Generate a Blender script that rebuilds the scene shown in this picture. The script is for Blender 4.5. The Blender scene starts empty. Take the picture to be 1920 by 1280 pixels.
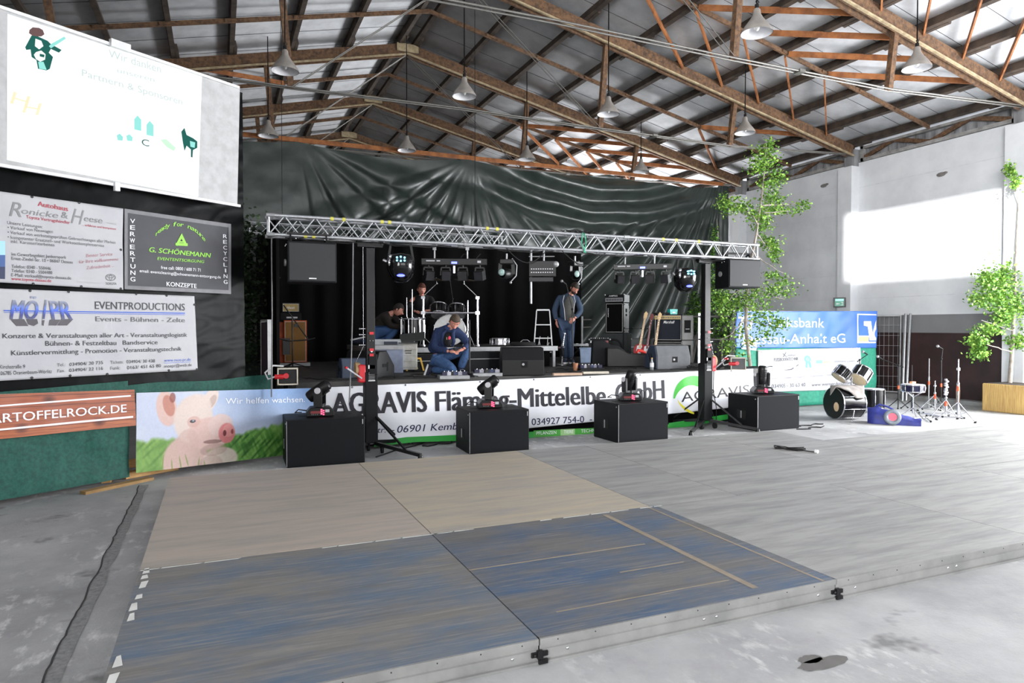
import bpy, math, random
import numpy as np
from mathutils import Vector, Matrix, noise
random.seed(7); rng = np.random.default_rng(5)
SC = bpy.context.scene; COL = SC.collection
PI = math.pi; rad = math.radians

# ------------------------------------------------------------------ camera, world, lights, exposure
F_PX = 1275.0; YAW = rad(23.3); PITCH = rad(-1.2); EYE = Vector((0, 0, 1.7))
cd = bpy.data.cameras.new('camera'); cam = bpy.data.objects.new('camera', cd); COL.objects.link(cam)
cam.location = EYE; cam.rotation_euler = (PI/2 + PITCH, 0, -YAW)
cd.sensor_width = 36; cd.lens = 36*F_PX/1920; cd.clip_start = .05; cd.clip_end = 300
SC.camera = cam
SC.view_settings.view_transform = 'Standard'; SC.view_settings.look = 'None'
SC.view_settings.gamma = 1; SC.view_settings.use_curve_mapping = False
SC.view_settings.exposure = 0.0
try:
    SC.cycles.use_denoising = True; SC.cycles.max_bounces = 7; SC.cycles.diffuse_bounces = 5
    SC.cycles.sample_clamp_indirect = 6
except Exception: pass
W = bpy.data.worlds.new('world'); SC.world = W; W.use_nodes = True
W.node_tree.nodes['Background'].inputs[0].default_value = (.93, .96, 1, 1)
W.node_tree.nodes['Background'].inputs[1].default_value = 1.6
def light(name, kind, loc, d, energy, size=(1, 1), col=(1, 1, 1), spread=None):
    l = bpy.data.lights.new(name, kind); o = bpy.data.objects.new(name, l); COL.objects.link(o)
    o.location = loc; o.rotation_euler = Vector(d).to_track_quat('-Z', 'Y').to_euler()
    l.energy = energy; l.color = col
    if kind == 'AREA':
        l.shape = 'RECTANGLE'; l.size, l.size_y = size
        if spread: l.spread = rad(spread)
    return o
sun = light('sun', 'SUN', (-20, -20, 12), (.8, .6, -.0505), 9.0, col=(1, .985, .96)); sun.data.angle = rad(.5)
light('assumed_gate_daylight', 'AREA', (15.75, 4.4, 2.3), (-1, .25, -.12), 3300, (6.4, 4.2), (.97, .985, 1))  # assumed daylight; the gate opening is added out of frame on the right
light('left_fill_light', 'AREA', (-6.2, -3.2, 3.4), (1, .32, .1), 3200, (14, 4.6), (.98, .99, 1), 100)  # added fill for assumed daylight from the left; the wall behind is mostly solid
light('front_fill_light', 'AREA', (4, -11.5, 3.6), (.05, 1, -.02), 900, (14, 4.5), (.98, .99, 1))  # added fill from the camera side; the end wall behind it is closed
light('rear_fill_light', 'AREA', (15.2, 21.5, 3.4), (-1, -.1, .5), 2200, (6, 3.6), (.98, .99, 1))  # added uplight for the roof behind the tarpaulin; the wall there is closed

# ------------------------------------------------------------------ helpers
_F = Vector((math.sin(YAW)*math.cos(PITCH), math.cos(YAW)*math.cos(PITCH), math.sin(PITCH)))
_R = Vector((math.cos(YAW), -math.sin(YAW), 0)); _U = _R.cross(_F)
def ray(x, y): return _F + _R*((x-960)/F_PX) - _U*((y-640)/F_PX)
def at(x, y, Y=None, z=None, X=None):
    d = ray(x, y)
    t = (Y/d.y) if Y is not None else ((z-1.7)/d.z if z is not None else X/d.x)
    return EYE + d*t
def ppm(p): return F_PX/((Vector(p)-EYE).dot(_F))        # pixels per metre at a point
def facing(x, y): return -math.atan2(x, y)               # z rotation that makes local x run along the picture
def s(r, g, b):
    f = lambda c: ((c/255)/12.92 if c/255 <= .04045 else ((c/255+.055)/1.055)**2.4)
    return (f(r), f(g), f(b), 1)
MATS = {}
def mat(name, c, rough=.6, metal=0, spec=.5, emit=None, es=1, c2=None, ns=8, nb=0, stretch=None, bs=None, alpha=None, trans=0, bd=.01):
    if name in MATS: return MATS[name]
    m = bpy.data.materials.new(name); m.use_nodes = True; nt = m.node_tree; N = nt.nodes; L = nt.links
    b = N['Principled BSDF']; c = tuple(c) if len(c) == 4 else (*c, 1)
    b.inputs['Base Color'].default_value = c; b.inputs['Roughness'].default_value = rough
    b.inputs['Metallic'].default_value = metal; b.inputs['Specular IOR Level'].default_value = spec
    if trans: b.inputs['Transmission Weight'].default_value = trans
    if emit: b.inputs['Emission Color'].default_value = (*emit[:3], 1); b.inputs['Emission Strength'].default_value = es
    tc = N.new('ShaderNodeTexCoord'); mp = N.new('ShaderNodeMapping'); L.new(tc.outputs['Object'], mp.inputs[0])
    if stretch: mp.inputs['Scale'].default_value = stretch
    nz = N.new('ShaderNodeTexNoise'); nz.inputs['Scale'].default_value = ns; nz.inputs['Detail'].default_value = 6
    nz.inputs['Roughness'].default_value = .6; L.new(mp.outputs[0], nz.inputs[0])
    mx = N.new('ShaderNodeMix'); mx.data_type = 'RGBA'
    mx.inputs[6].default_value = c; c2 = c2 if c2 else tuple(v*.82 for v in c[:3])+(1,)
    mx.inputs[7].default_value = c2
    rp = N.new('ShaderNodeValToRGB'); rp.color_ramp.elements[0].position = .38; rp.color_ramp.elements[1].position = .64
    L.new(nz.outputs[0], rp.inputs[0]); L.new(rp.outputs[0], mx.inputs[0]); L.new(mx.outputs[2], b.inputs['Base Color'])
    if nb:
        bm = N.new('ShaderNodeBump'); bm.inputs['Strength'].default_value = nb; bm.inputs['Distance'].default_value = bd
        if bs:
            n2 = N.new('ShaderNodeTexNoise'); n2.inputs['Scale'].default_value = bs; n2.inputs['Detail'].default_value = 4
            L.new(mp.outputs[0], n2.inputs[0]); L.new(n2.outputs[0], bm.inputs['Height'])
        else: L.new(nz.outputs[0], bm.inputs['Height'])
        L.new(bm.outputs[0], b.inputs['Normal'])
    MATS[name] = m; return m
def tag(o, label=None, cat=None, group=None, kind=None):
    if label: o['label'] = label
    if cat: o['category'] = cat
    if group: o['group'] = group
    if kind: o['kind'] = kind
    return o
def thing(name, label, cat, loc=(0, 0, 0), rz=0, group=None):
    o = bpy.data.objects.new(name, None); COL.objects.link(o); o.location = loc; o.rotation_euler = (0, 0, rz)
    o.empty_display_size = .1
    return tag(o, label, cat, group)
def kids(o): return [c for c in bpy.data.objects if c.parent == o]
def copy_tree(o, parent=None):
    c = o.copy(); COL.objects.link(c)
    if parent: c.parent = parent
    for ch in kids(o): copy_tree(ch, c)
    return c
def basis(d):
    d = Vector(d).normalized(); a = Vector((0, 0, 1)) if abs(d.z) < .9 else Vector((1, 0, 0))
    u = d.cross(a).normalized(); return u, d.cross(u).normalized()
class MB:
    def __init__(s): s.v = []; s.f = []; s.m = []; s.sm = []
    def add(s, vs, fs, m=0, smooth=False):
        o = len(s.v); s.v += [tuple(v) for v in vs]
        for f in fs: s.f.append(tuple(i+o for i in f)); s.m.append(m); s.sm.append(smooth)
        return s
    def box(s, c, d, m=0, rot=None, taper=None):
        hx, hy, hz = d[0]/2, d[1]/2, d[2]/2; vs = []
        for k, (x, y, z) in enumerate([(-1,-1,-1),(1,-1,-1),(1,1,-1),(-1,1,-1),(-1,-1,1),(1,-1,1),(1,1,1),(-1,1,1)]):
            t = taper if (taper and z > 0) else 1
            p = Vector((x*hx*t, y*hy*t, z*hz))
            if rot is not None: p = rot @ p
            vs.append(p+Vector(c))
        return s.add(vs, [(0,3,2,1),(4,5,6,7),(0,1,5,4),(1,2,6,5),(2,3,7,6),(3,0,4,7)], m)
    def bar(s, a, b, w, h, m=0, up=(0, 0, 1)):          # rectangular bar from a to b
        a = Vector(a); b = Vector(b); d = (b-a).normalized(); x = d.cross(Vector(up))
        if x.length < 1e-4: x = d.cross(Vector((1, 0, 0)))
        x.normalize(); y = x.cross(d).normalized(); vs = []
        for p in (a, b):
            for i, j in ((-1,-1),(1,-1),(1,1),(-1,1)): vs.append(p+x*(i*w/2)+y*(j*h/2))
        return s.add(vs, [(0,1,2,3),(7,6,5,4),(0,4,5,1),(1,5,6,2),(2,6,7,3),(3,7,4,0)], m)
    def cyl(s, a, b, r, r2=None, m=0, n=14, cap=True):
        r2 = r if r2 is None else r2; a = Vector(a); b = Vector(b); u, w = basis(b-a); vs = []
        for p, q in ((a, r), (b, r2)):
            for i in range(n): t = 2*PI*i/n; vs.append(p+(u*math.cos(t)+w*math.sin(t))*q)
        s.add(vs, [(i, (i+1)%n, n+(i+1)%n, n+i) for i in range(n)], m, True)
        if cap: s.add(vs, [tuple(range(n-1, -1, -1)), tuple(range(n, 2*n))], m)
        return s
    def tube(s, pts, r, m=0, n=8):
        pts = [Vector(p) for p in pts]; vs = []; u = None
        for i, p in enumerate(pts):
            d = (pts[min(i+1, len(pts)-1)]-pts[max(i-1, 0)]); d = d.normalized() if d.length > 1e-6 else Vector((0,0,1))
            if u is None: u, w = basis(d)
            else: u = (u-d*u.dot(d)); u = u.normalized() if u.length > 1e-5 else basis(d)[0]; w = d.cross(u)
            q = r[i] if isinstance(r, (list, tuple)) else r
            for k in range(n): t = 2*PI*k/n; vs.append(p+(u*math.cos(t)+w*math.sin(t))*q)
        fs = [(i*n+k, i*n+(k+1)%n, (i+1)*n+(k+1)%n, (i+1)*n+k) for i in range(len(pts)-1) for k in range(n)]
        s.add(vs, fs, m, True); s.add(vs, [tuple(range(n-1, -1, -1)), tuple(range((len(pts)-1)*n, len(pts)*n))], m); return s
    def lathe(s, prof, c=(0, 0, 0), axis=(0, 0, 1), m=0, n=24, mats=None):
        c = Vector(c); ax = Vector(axis).normalized(); u, w = basis(ax); vs = []
        for r, h in prof:
            for i in range(n): t = 2*PI*i/n; vs.append(c+ax*h+(u*math.cos(t)+w*math.sin(t))*max(r, 1e-4))
        for j in range(len(prof)-1):
            s.add(vs if j == 0 else [], [], m)
            o = len(s.v)-len(vs)
            for i in range(n):
                s.f.append((o+j*n+i, o+j*n+(i+1)%n, o+(j+1)*n+(i+1)%n, o+(j+1)*n+i)); s.m.append(mats[j] if mats else m); s.sm.append(True)
        return s
    def ball(s, c, r, m=0, n=14, rot=None):
        r = (r, r, r) if not isinstance(r, (tuple, list)) else r; vs = []; k = n//2+1
        for j in range(k):
            a = PI*j/(k-1)
            for i in range(n):
                t = 2*PI*i/n; p = Vector((math.sin(a)*math.cos(t)*r[0], math.sin(a)*math.sin(t)*r[1], math.cos(a)*r[2]))
                if rot is not None: p = rot @ p
                vs.append(p+Vector(c))
        return s.add(vs, [(j*n+i, (j+1)*n+i, (j+1)*n+(i+1)%n, j*n+(i+1)%n) for j in range(k-1) for i in range(n)], m, True)
    def prism(s, poly, a, b, m=0, fn=None):              # polygon in (x,z), from y=a to y=b
        n = len(poly); vs = [(x, a, z) for x, z in poly]+[(x, b, z) for x, z in poly]
        if fn: vs = [fn(Vector(v)) for v in vs]
        return s.add(vs, [tuple(range(n)), tuple(range(2*n-1, n-1, -1))]+[(i, n+i, n+(i+1)%n, (i+1)%n) for i in range(n)], m)
    def grid(s, P, nu, nv, m=0, th=0):
        vs = [P(i/nu, j/nv) for j in range(nv+1) for i in range(nu+1)]
        return s.add(vs, [(j*(nu+1)+i, j*(nu+1)+i+1, (j+1)*(nu+1)+i+1, (j+1)*(nu+1)+i) for j in range(nv) for i in range(nu)], m, True)
    def build(s, name, mats, parent=None, bevel=0, solid=0, label=None):
        me = bpy.data.meshes.new(name); me.from_pydata(s.v, [], s.f)
        mats = mats if isinstance(mats, (list, tuple)) else [mats]
        for m in mats: me.materials.append(m)
        me.polygons.foreach_set('material_index', s.m); me.polygons.foreach_set('use_smooth', s.sm); me.update()
        o = bpy.data.objects.new(name, me); COL.objects.link(o)
        if parent: o.parent = parent
        if solid: q = o.modifiers.new('solid', 'SOLIDIFY'); q.thickness = solid; q.offset = 0
        if bevel: q = o.modifiers.new('bevel', 'BEVEL'); q.width = bevel; q.segments = 2; q.limit_method = 'ANGLE'
        if label: o['label'] = label
        return o
class Multi:
    """collects separate pieces of print: every add is a piece of its own unless between begin and end"""
    def __init__(s): s.p = []; s.open = False
    def begin(s): s.p.append(MB()); s.open = True
    def end(s): s.open = False
    def add(s, vs, fs, m=0, smooth=False):
        if not s.open: s.p.append(MB())
        s.p[-1].add(vs, fs, m, smooth); return s
    def grid(s, P, nu, nv, m=0):
        q = MB(); q.grid(P, nu, nv, m); return s.add(q.v, q.f, m)
    def pieces(s, name, mats, parent):
        out = []
        for q in s.p:
            used = sorted(set(q.m)); q.m = [used.index(k) for k in q.m]; out.append(q.build(name, [mats[k] for k in used], parent))
        return out
def RZ(a): return Matrix.Rotation(a, 3, 'Z')
def RX(a): return Matrix.Rotation(a, 3, 'X')
def RY(a): return Matrix.Rotation(a, 3, 'Y')
def at_origin(o, p, rz=0):
    """shift a single-mesh thing so that its origin sits at its base"""
    M = Matrix.Translation(Vector(p)) @ Matrix.Rotation(rz, 4, 'Z'); o.data.transform(M.inverted()); o.matrix_world = M
    o.location = p; o.rotation_euler = (0, 0, rz); return o

# ---- lettering
_txt = {}
def glyphs(t, shear=0, bold=0):
    k = (t, shear, bold)
    if k in _txt: return _txt[k]
    c = bpy.data.curves.new('lettering', 'FONT'); c.body = t; c.size = 1; c.shear = shear; c.offset = bold; c.resolution_u = 3; c.fill_mode = 'FRONT'
    o = bpy.data.objects.new('lettering', c); COL.objects.link(o)
    dg = bpy.context.evaluated_depsgraph_get(); dg.update(); me = bpy.data.meshes.new_from_object(o.evaluated_get(dg))
    v = [(q.co.x, q.co.y) for q in me.vertices]; f = [tuple(p.vertices) for p in me.polygons]
    bpy.data.objects.remove(o); bpy.data.curves.remove(c); bpy.data.meshes.remove(me)
    xs = [a for a, b in v] or [0, 1]; x0 = min(xs); w = max(xs)-x0
    _txt[k] = ([(a-x0, b) for a, b in v], f, w); return _txt[k]
CAP = max(b for a, b in glyphs('H')[0])
class Panel:
    """a vertical banner plane: u runs along it, v is height"""
    def __init__(s, P0, ang, disp=None):
        s.P = Vector((*P0, 0)); s.d = Vector((math.sin(ang), math.cos(ang), 0)); s.n = Vector((s.d.y, -s.d.x, 0)); s.disp = disp or (lambda u, v: 0)
        if s.n.dot(EYE-s.P) < 0: s.n = -s.n
    def uv(s, x, y):
        r = ray(x, y); t = s.n.dot(s.P-EYE)/s.n.dot(r); q = EYE+r*t; return ((q-s.P).dot(s.d), q.z)
    def w(s, u, v, off=0): return s.P+s.d*u+Vector((0, 0, v))+s.n*(off+s.disp(u, v))
    def banner(s, mb, corners, off, nu=30, nv=12, m=0, px=True):   # corners: TL TR BR BL
        c = [s.uv(*p) if px else p for p in corners]
        def P(a, b):
            top = [c[0][i]*(1-a)+c[1][i]*a for i in (0, 1)]; bot = [c[3][i]*(1-a)+c[2][i]*a for i in (0, 1)]
            return s.w(bot[0]*(1-b)+top[0]*b, bot[1]*(1-b)+top[1]*b, off)
        mb.grid(P, nu, nv, m); return mb
    def text(s, mb, t, p0, p1, cap, off, m=0, shear=0, bold=0, px=True):
        vs, fs, w = glyphs(t, shear, 0)
        a = s.uv(*p0) if px else p0; b = s.uv(*p1) if px else p1
        h = (s.uv(p0[0], p0[1]-cap)[1]-a[1]) if px else cap
        L = math.hypot(b[0]-a[0], b[1]-a[1]); ux, uy = (b[0]-a[0])/L, (b[1]-a[1])/L; sx = L/w; sy = h/CAP
        V, Fc = [], []                    # a heavier weight is the same outline set down again a hair to each side
        for k in ((-1, 0, 1) if bold else (0,)):
            o = len(V); q = k*bold*sy*.9; V += [s.w(a[0]+(x*sx+q)*ux, a[1]+x*sx*uy+y*sy, off+.0002*k) for x, y in vs]; Fc += [tuple(i+o for i in g) for g in fs]
        mb.add(V, Fc, m); return mb
    def poly(s, mb, pts, off, m=0, px=True):
        q = [s.uv(*p) if px else p for p in pts]; mb.add([s.w(u, v, off) for u, v in q], [tuple(range(len(q)))], m); return mb

# ---- bodies
def skinned(bones, rads):
    """bones: list of joint chains (names); rads: name -> (pos, radius or (rx,ry)). returns mesh data"""
    names = []; 
    for ch in bones:
        for n in ch:
            if n not in names: names.append(n)
    idx = {n: i for i, n in enumerate(names)}
    ed = [(idx[a], idx[b]) for ch in bones for a, b in zip(ch, ch[1:])]
    me = bpy.data.meshes.new('body'); me.from_pydata([rads[n][0] for n in names], ed, [])
    o = bpy.data.objects.new('body', me); COL.objects.link(o)
    md = o.modifiers.new('skin', 'SKIN'); md.use_smooth_shade = True; md.branch_smoothing = .6
    sv = me.skin_vertices[0].data
    for i, n in enumerate(names):
        r = rads[n][1]; sv[i].radius = r if isinstance(r, tuple) else (r, r); sv[i].use_root = (i == 0)
    sb = o.modifiers.new('sub', 'SUBSURF'); sb.levels = 2; sb.render_levels = 2
    dg = bpy.context.evaluated_depsgraph_get(); dg.update(); m2 = bpy.data.meshes.new_from_object(o.evaluated_get(dg))
    v = [tuple(q.co) for q in m2.vertices]; f = [tuple(p.vertices) for p in m2.polygons]
    bpy.data.objects.remove(o); bpy.data.meshes.remove(me); bpy.data.meshes.remove(m2)
    return v, f
def head(mb, hair, c, yaw, tilt, roll=0, k=1.0, hm=0, beard=None):
    """a head 0.23 m high looking along local -y turned by yaw, bent forward by tilt"""
    M = RZ(yaw) @ RY(roll) @ RX(tilt)
    P = lambda x, y, z: M @ Vector((x*k, y*k, z*k)) + Vector(c)
    n = 22; vs = []; kk = 15
    for j in range(kk):
        a = PI*j/(kk-1)
        for i in range(n):
            t = 2*PI*i/n; x = math.sin(a)*math.sin(t)*.076; y = -math.sin(a)*math.cos(t)*.098; z = math.cos(a)*.118
            if z < 0: x *= 1-.32*(-z/.118)**1.5; y *= (1-.2*(-z/.118)) if y > 0 else (1+.02)
            if y < 0:
                y *= .93
                if abs(x) < .02 and -.045 < z < .012: y -= .022*(1-abs(x)/.02)*(1-abs(z+.022)/.036 if abs(z+.022) < .036 else 0)
                if abs(z-.02) < .02: y += .006
            vs.append(P(x, y, z))
    mb.add(vs, [(j*n+i, (j+1)*n+i, (j+1)*n+(i+1)%n, j*n+(i+1)%n) for j in range(kk-1) for i in range(n)], 0, True)
    mb.cyl(P(0, -.092, -.004), P(0, -.112, -.04), .008*k, .016*k, 0, 8)
    for sx in (-1, 1):
        mb.ball(P(sx*.078, .01, -.01), (.012*k, .022*k, .032*k), 0, 8, M)
        mb.ball(P(sx*.03, -.08, .008), (.012*k, .009*k, .0045*k), 1, 8, M); mb.ball(P(sx*.03, -.087, .0085), .0048*k, 2, 6)
        mb.ball(P(sx*.03, -.08, .014), (.015*k, .0115*k, .006*k), 0, 8, M)
        mb.bar(P(sx*.014, -.094, .028), P(sx*.048, -.084, .028), .006*k, .006*k, 2)
    mb.ball(P(0, -.088, -.06), (.024*k, .01*k, .007*k), 3, 10, M)
    if beard: mb_b = beard; mb_b.ball(P(0, -.045, -.075), (.06*k, .058*k, .045*k), 0, 14, M)
    # hair cap
    vs = []; fs = []
    for j in range(9):
        a = PI*.58*j/8
        for i in range(n):
            t = 2*PI*i/n; front = math.cos(t) > .25
            aa = min(a, PI*.36) if front else a
            x = math.sin(aa)*math.sin(t)*.085; y = -math.sin(aa)*math.cos(t)*.106+.004; z = math.cos(aa)*.128
            r_ = 1+.035*noise.noise(Vector((x*60, y*60, z*60)))
            vs.append(P(x*r_, y*r_, z*r_))
    hair.add(vs, [(j*n+i, (j+1)*n+i, (j+1)*n+(i+1)%n, j*n+(i+1)%n) for j in range(8) for i in range(n)], 0, True)
def hand(mb, w, d, up, side, k=1.0, curl=.6, m=0):
    """palm at w pointing along d, back of the hand towards up, thumb on the given side"""
    w = Vector(w); d = Vector(d).normalized(); up = Vector(up); up = (up-d*up.dot(d)).normalized(); x = d.cross(up)*side
    R_ = Matrix((x, d, up)).transposed()
    mb.ball(w+d*.045*k, (.04*k, .052*k, .018*k), m, 12, R_)
    for i, L in enumerate((.068, .078, .072, .056)):
        b = w+d*.075*k+x*(.028-.0187*i)*k
        a1 = curl*.5; a2 = curl*1.3; p1 = b+(d*math.cos(a1)-up*math.sin(a1))*L*.5*k; p2 = p1+(d*math.cos(a2)-up*math.sin(a2))*L*.5*k
        mb.tube([b-d*.02*k, b, p1, p2], [.0085*k, .009*k, .008*k, .0065*k], m, 7)
    b = w+d*.02*k+x*.03*k; p1 = b+(x*.8+d*.6-up*.3).normalized()*.034*k; p2 = p1+(x*.2+d-up*.5).normalized()*.03*k
    mb.tube([b-x*.015*k, b, p1, p2], [.012*k, .011*k, .01*k, .008*k], m, 7)

# ---- leaves
def foliage(clusters, n, size, m=0, mb=None, droop=.0, mats=1):
    """clusters: (centre, radii, weight); n leaves, small folded diamonds of random bearing"""
    mb = mb or MB(); w = np.array([c[2] for c in clusters], float); w /= w.sum(); pick = rng.choice(len(clusters), n, p=w)
    for k in pick:
        c, r, _ = clusters[k]; p = rng.normal(0, .5, 3)*np.array(r)+np.array(c)
        p = Vector(p); u = Vector(rng.normal(0, 1, 3)); u.z = u.z*.5-droop; u.normalize(); a, b = basis(u)
        t = rng.uniform(0, 2*PI); a, b = a*math.cos(t)+b*math.sin(t), b*math.cos(t)-a*math.sin(t)
        L = size*rng.uniform(.7, 1.25); wd = L*.42
        mb.add([p, p+u*L*.45+a*wd+b*L*.1, p+u*L, p+u*L*.45-a*wd+b*L*.1], [(0, 1, 2), (0, 2, 3)], m+int(rng.integers(0, mats)))
    return mb
# ------------------------------------------------------------------ materials
black = mat('black_painted_wood', s(18, 19, 22), .6, spec=.2, ns=60, c2=s(14, 15, 17))
blackp = mat('black_plastic', s(15, 15, 17), .4, spec=.3)
grille = mat('dark_steel_grille', s(42, 43, 46), .6, ns=300, c2=s(26, 27, 29))
steel = mat('chrome', s(215, 215, 220), .18, 1)
alu = mat('aluminium', s(196, 198, 202), .35, .85, ns=30)
alud = mat('dull_aluminium', s(165, 166, 168), .5, .5, ns=12)
dmetal = mat('black_metal', s(22, 22, 24), .4, .3)
rubber = mat('black_rubber', s(16, 16, 17), .8)
whitep = mat('white_paint', s(230, 231, 232), .6)
redp = mat('red_plastic', s(200, 28, 40), .4)
timber = mat('old_roof_timber', s(118, 88, 62), .8, stretch=(3, 3, 3), ns=5, c2=s(72, 54, 42), nb=.3)
timber2 = mat('orange_brown_boards', s(160, 100, 54), .75, ns=6, c2=s(120, 72, 38))
timber_p = mat('dark_purlin_timber', s(74, 62, 52), .85, ns=5, c2=s(48, 40, 35))
pine = mat('pine_wood', s(214, 172, 112), .65, ns=9, stretch=(1, 6, 6), c2=s(190, 142, 84))
sheet = mat('fibre_cement_sheet', s(206, 208, 212), .85, ns=2.2, c2=s(184, 186, 190), nb=.2)
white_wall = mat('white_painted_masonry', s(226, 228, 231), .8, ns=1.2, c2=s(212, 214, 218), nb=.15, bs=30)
grey_band = mat('grey_plaster_band', s(128, 128, 130), .8, ns=1.5, c2=s(120, 120, 122))
brown_board = mat('dark_brown_boards', s(64, 44, 44), .55, ns=2, c2=s(48, 36, 36))
fascia = mat('weathered_fibre_panel', s(150, 150, 152), .85, ns=5, stretch=(1, 1, .3), c2=s(110, 110, 113))
tarp_b = mat('black_plastic_sheet', s(11, 12, 13), .36, spec=.06, ns=3, c2=s(9, 10, 11), nb=.2, bs=9, bd=.01)
tarp_g = mat('green_black_tarpaulin', s(52, 62, 58), .36, spec=.7, ns=2, c2=s(36, 45, 42), nb=.12, bs=14, bd=.02)
drape = mat('black_stage_cloth', s(11, 11, 12), .95, spec=.1)
green_f = mat('dark_green_net_fabric', s(24, 84, 72), .75, ns=30, c2=s(16, 66, 58), nb=.5, bs=18, bd=.01)
green_l = mat('sea_green_tarpaulin', s(32, 134, 108), .7, ns=14, c2=s(24, 114, 94), nb=.4, bs=12)
pvc_l = mat('dull_white_banner_fabric', s(184, 184, 188), .6, spec=.3, ns=2, c2=s(176, 176, 181), nb=.15, bs=3, bd=.06)
pvc = mat('white_banner_fabric', s(236, 237, 243), .5, ns=2, c2=s(228, 229, 236), nb=.12, bs=3, bd=.05)
pvc_g = mat('grey_banner_fabric', s(84, 84, 88), .7, spec=.3, ns=3, c2=s(79, 79, 83), nb=.15, bs=3, bd=.04)
pvc_e = mat('light_grey_hem', s(122, 122, 126), .6)
ink = lambda n, r, g, b: mat('print_'+n, s(r, g, b), .55, c2=s(r, g, b))
bark = mat('birch_bark', s(160, 150, 140), .8, ns=20, stretch=(1, 1, .4), c2=s(112, 104, 96))
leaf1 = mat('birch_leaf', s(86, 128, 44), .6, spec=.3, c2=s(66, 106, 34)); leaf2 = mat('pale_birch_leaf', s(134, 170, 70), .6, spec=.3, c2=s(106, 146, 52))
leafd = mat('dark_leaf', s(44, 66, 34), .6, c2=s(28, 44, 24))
for m_ in (leaf1, leaf2):
    m_.node_tree.nodes['Principled BSDF'].inputs['Subsurface Weight'].default_value = 0
skin = mat('skin', s(222, 160, 140), .55, c2=s(206, 138, 120)); eyew = mat('eye_white', s(235, 232, 228), .3); eyed = mat('dark_brow', s(46, 36, 30), .6); lips = mat('lips', s(176, 92, 88), .5)
denim = mat('dark_denim', s(34, 52, 92), .85, ns=40, c2=s(26, 40, 74), nb=.3); jeans = mat('blue_jeans', s(62, 92, 134), .85, ns=20, c2=s(44, 70, 110), nb=.3)
PEO = [skin, eyew, eyed, lips]

def floor_material():
    m = bpy.data.materials.new('worn_concrete'); m.use_nodes = True; nt = m.node_tree; N = nt.nodes; L = nt.links; b = N['Principled BSDF']
    tc = N.new('ShaderNodeTexCoord')
    def nz(sc, det=8, st=(1, 1, 1), loc=(0, 0, 0)):
        mp = N.new('ShaderNodeMapping'); mp.inputs['Scale'].default_value = st; mp.inputs['Location'].default_value = loc; L.new(tc.outputs['Object'], mp.inputs[0])
        n = N.new('ShaderNodeTexNoise'); n.inputs['Scale'].default_value = sc; n.inputs['Detail'].default_value = det; n.inputs['Roughness'].default_value = .65; L.new(mp.outputs[0], n.inputs[0]); return n.outputs[0]
    def ramp(i, p0, p1, c0=(0, 0, 0, 1), c1=(1, 1, 1, 1)):
        r = N.new('ShaderNodeValToRGB'); e = r.color_ramp.elements; e[0].position = p0; e[1].position = p1; e[0].color = c0; e[1].color = c1; L.new(i, r.inputs[0]); return r.outputs[0]
    def mix(f, a, c):
        x = N.new('ShaderNodeMix'); x.data_type = 'RGBA'
        L.new(f, x.inputs[0])
        for k, q in ((6, a), (7, c)):
            if isinstance(q, tuple): x.inputs[k].default_value = q
            else: L.new(q, x.inputs[k])
        return x.outputs[2]
    base = ramp(nz(.9), .35, .68, s(144, 144, 145), s(182, 182, 182))
    sp = ramp(nz(9, 10, (1, .5, 1)), .52, .66); area = ramp(nz(.5, 3, (1, 1, 1), (4, 2, 0)), .5, .62)
    mm = N.new('ShaderNodeMath'); mm.operation = 'MULTIPLY'; L.new(sp, mm.inputs[0]); L.new(area, mm.inputs[1])
    c = mix(mm.outputs[0], base, s(214, 214, 213))
    c = mix(ramp(nz(1.5, 4, (1, 1, 1), (9, 9, 0)), .62, .7), c, s(118, 118, 118))
    L.new(c, b.inputs['Base Color']); b.inputs['Roughness'].default_value = .75
    bm = N.new('ShaderNodeBump'); bm.inputs['Strength'].default_value = .35; bm.inputs['Distance'].default_value = .01; L.new(nz(40, 6), bm.inputs['Height']); L.new(bm.outputs[0], b.inputs['Normal'])
    return m
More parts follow.
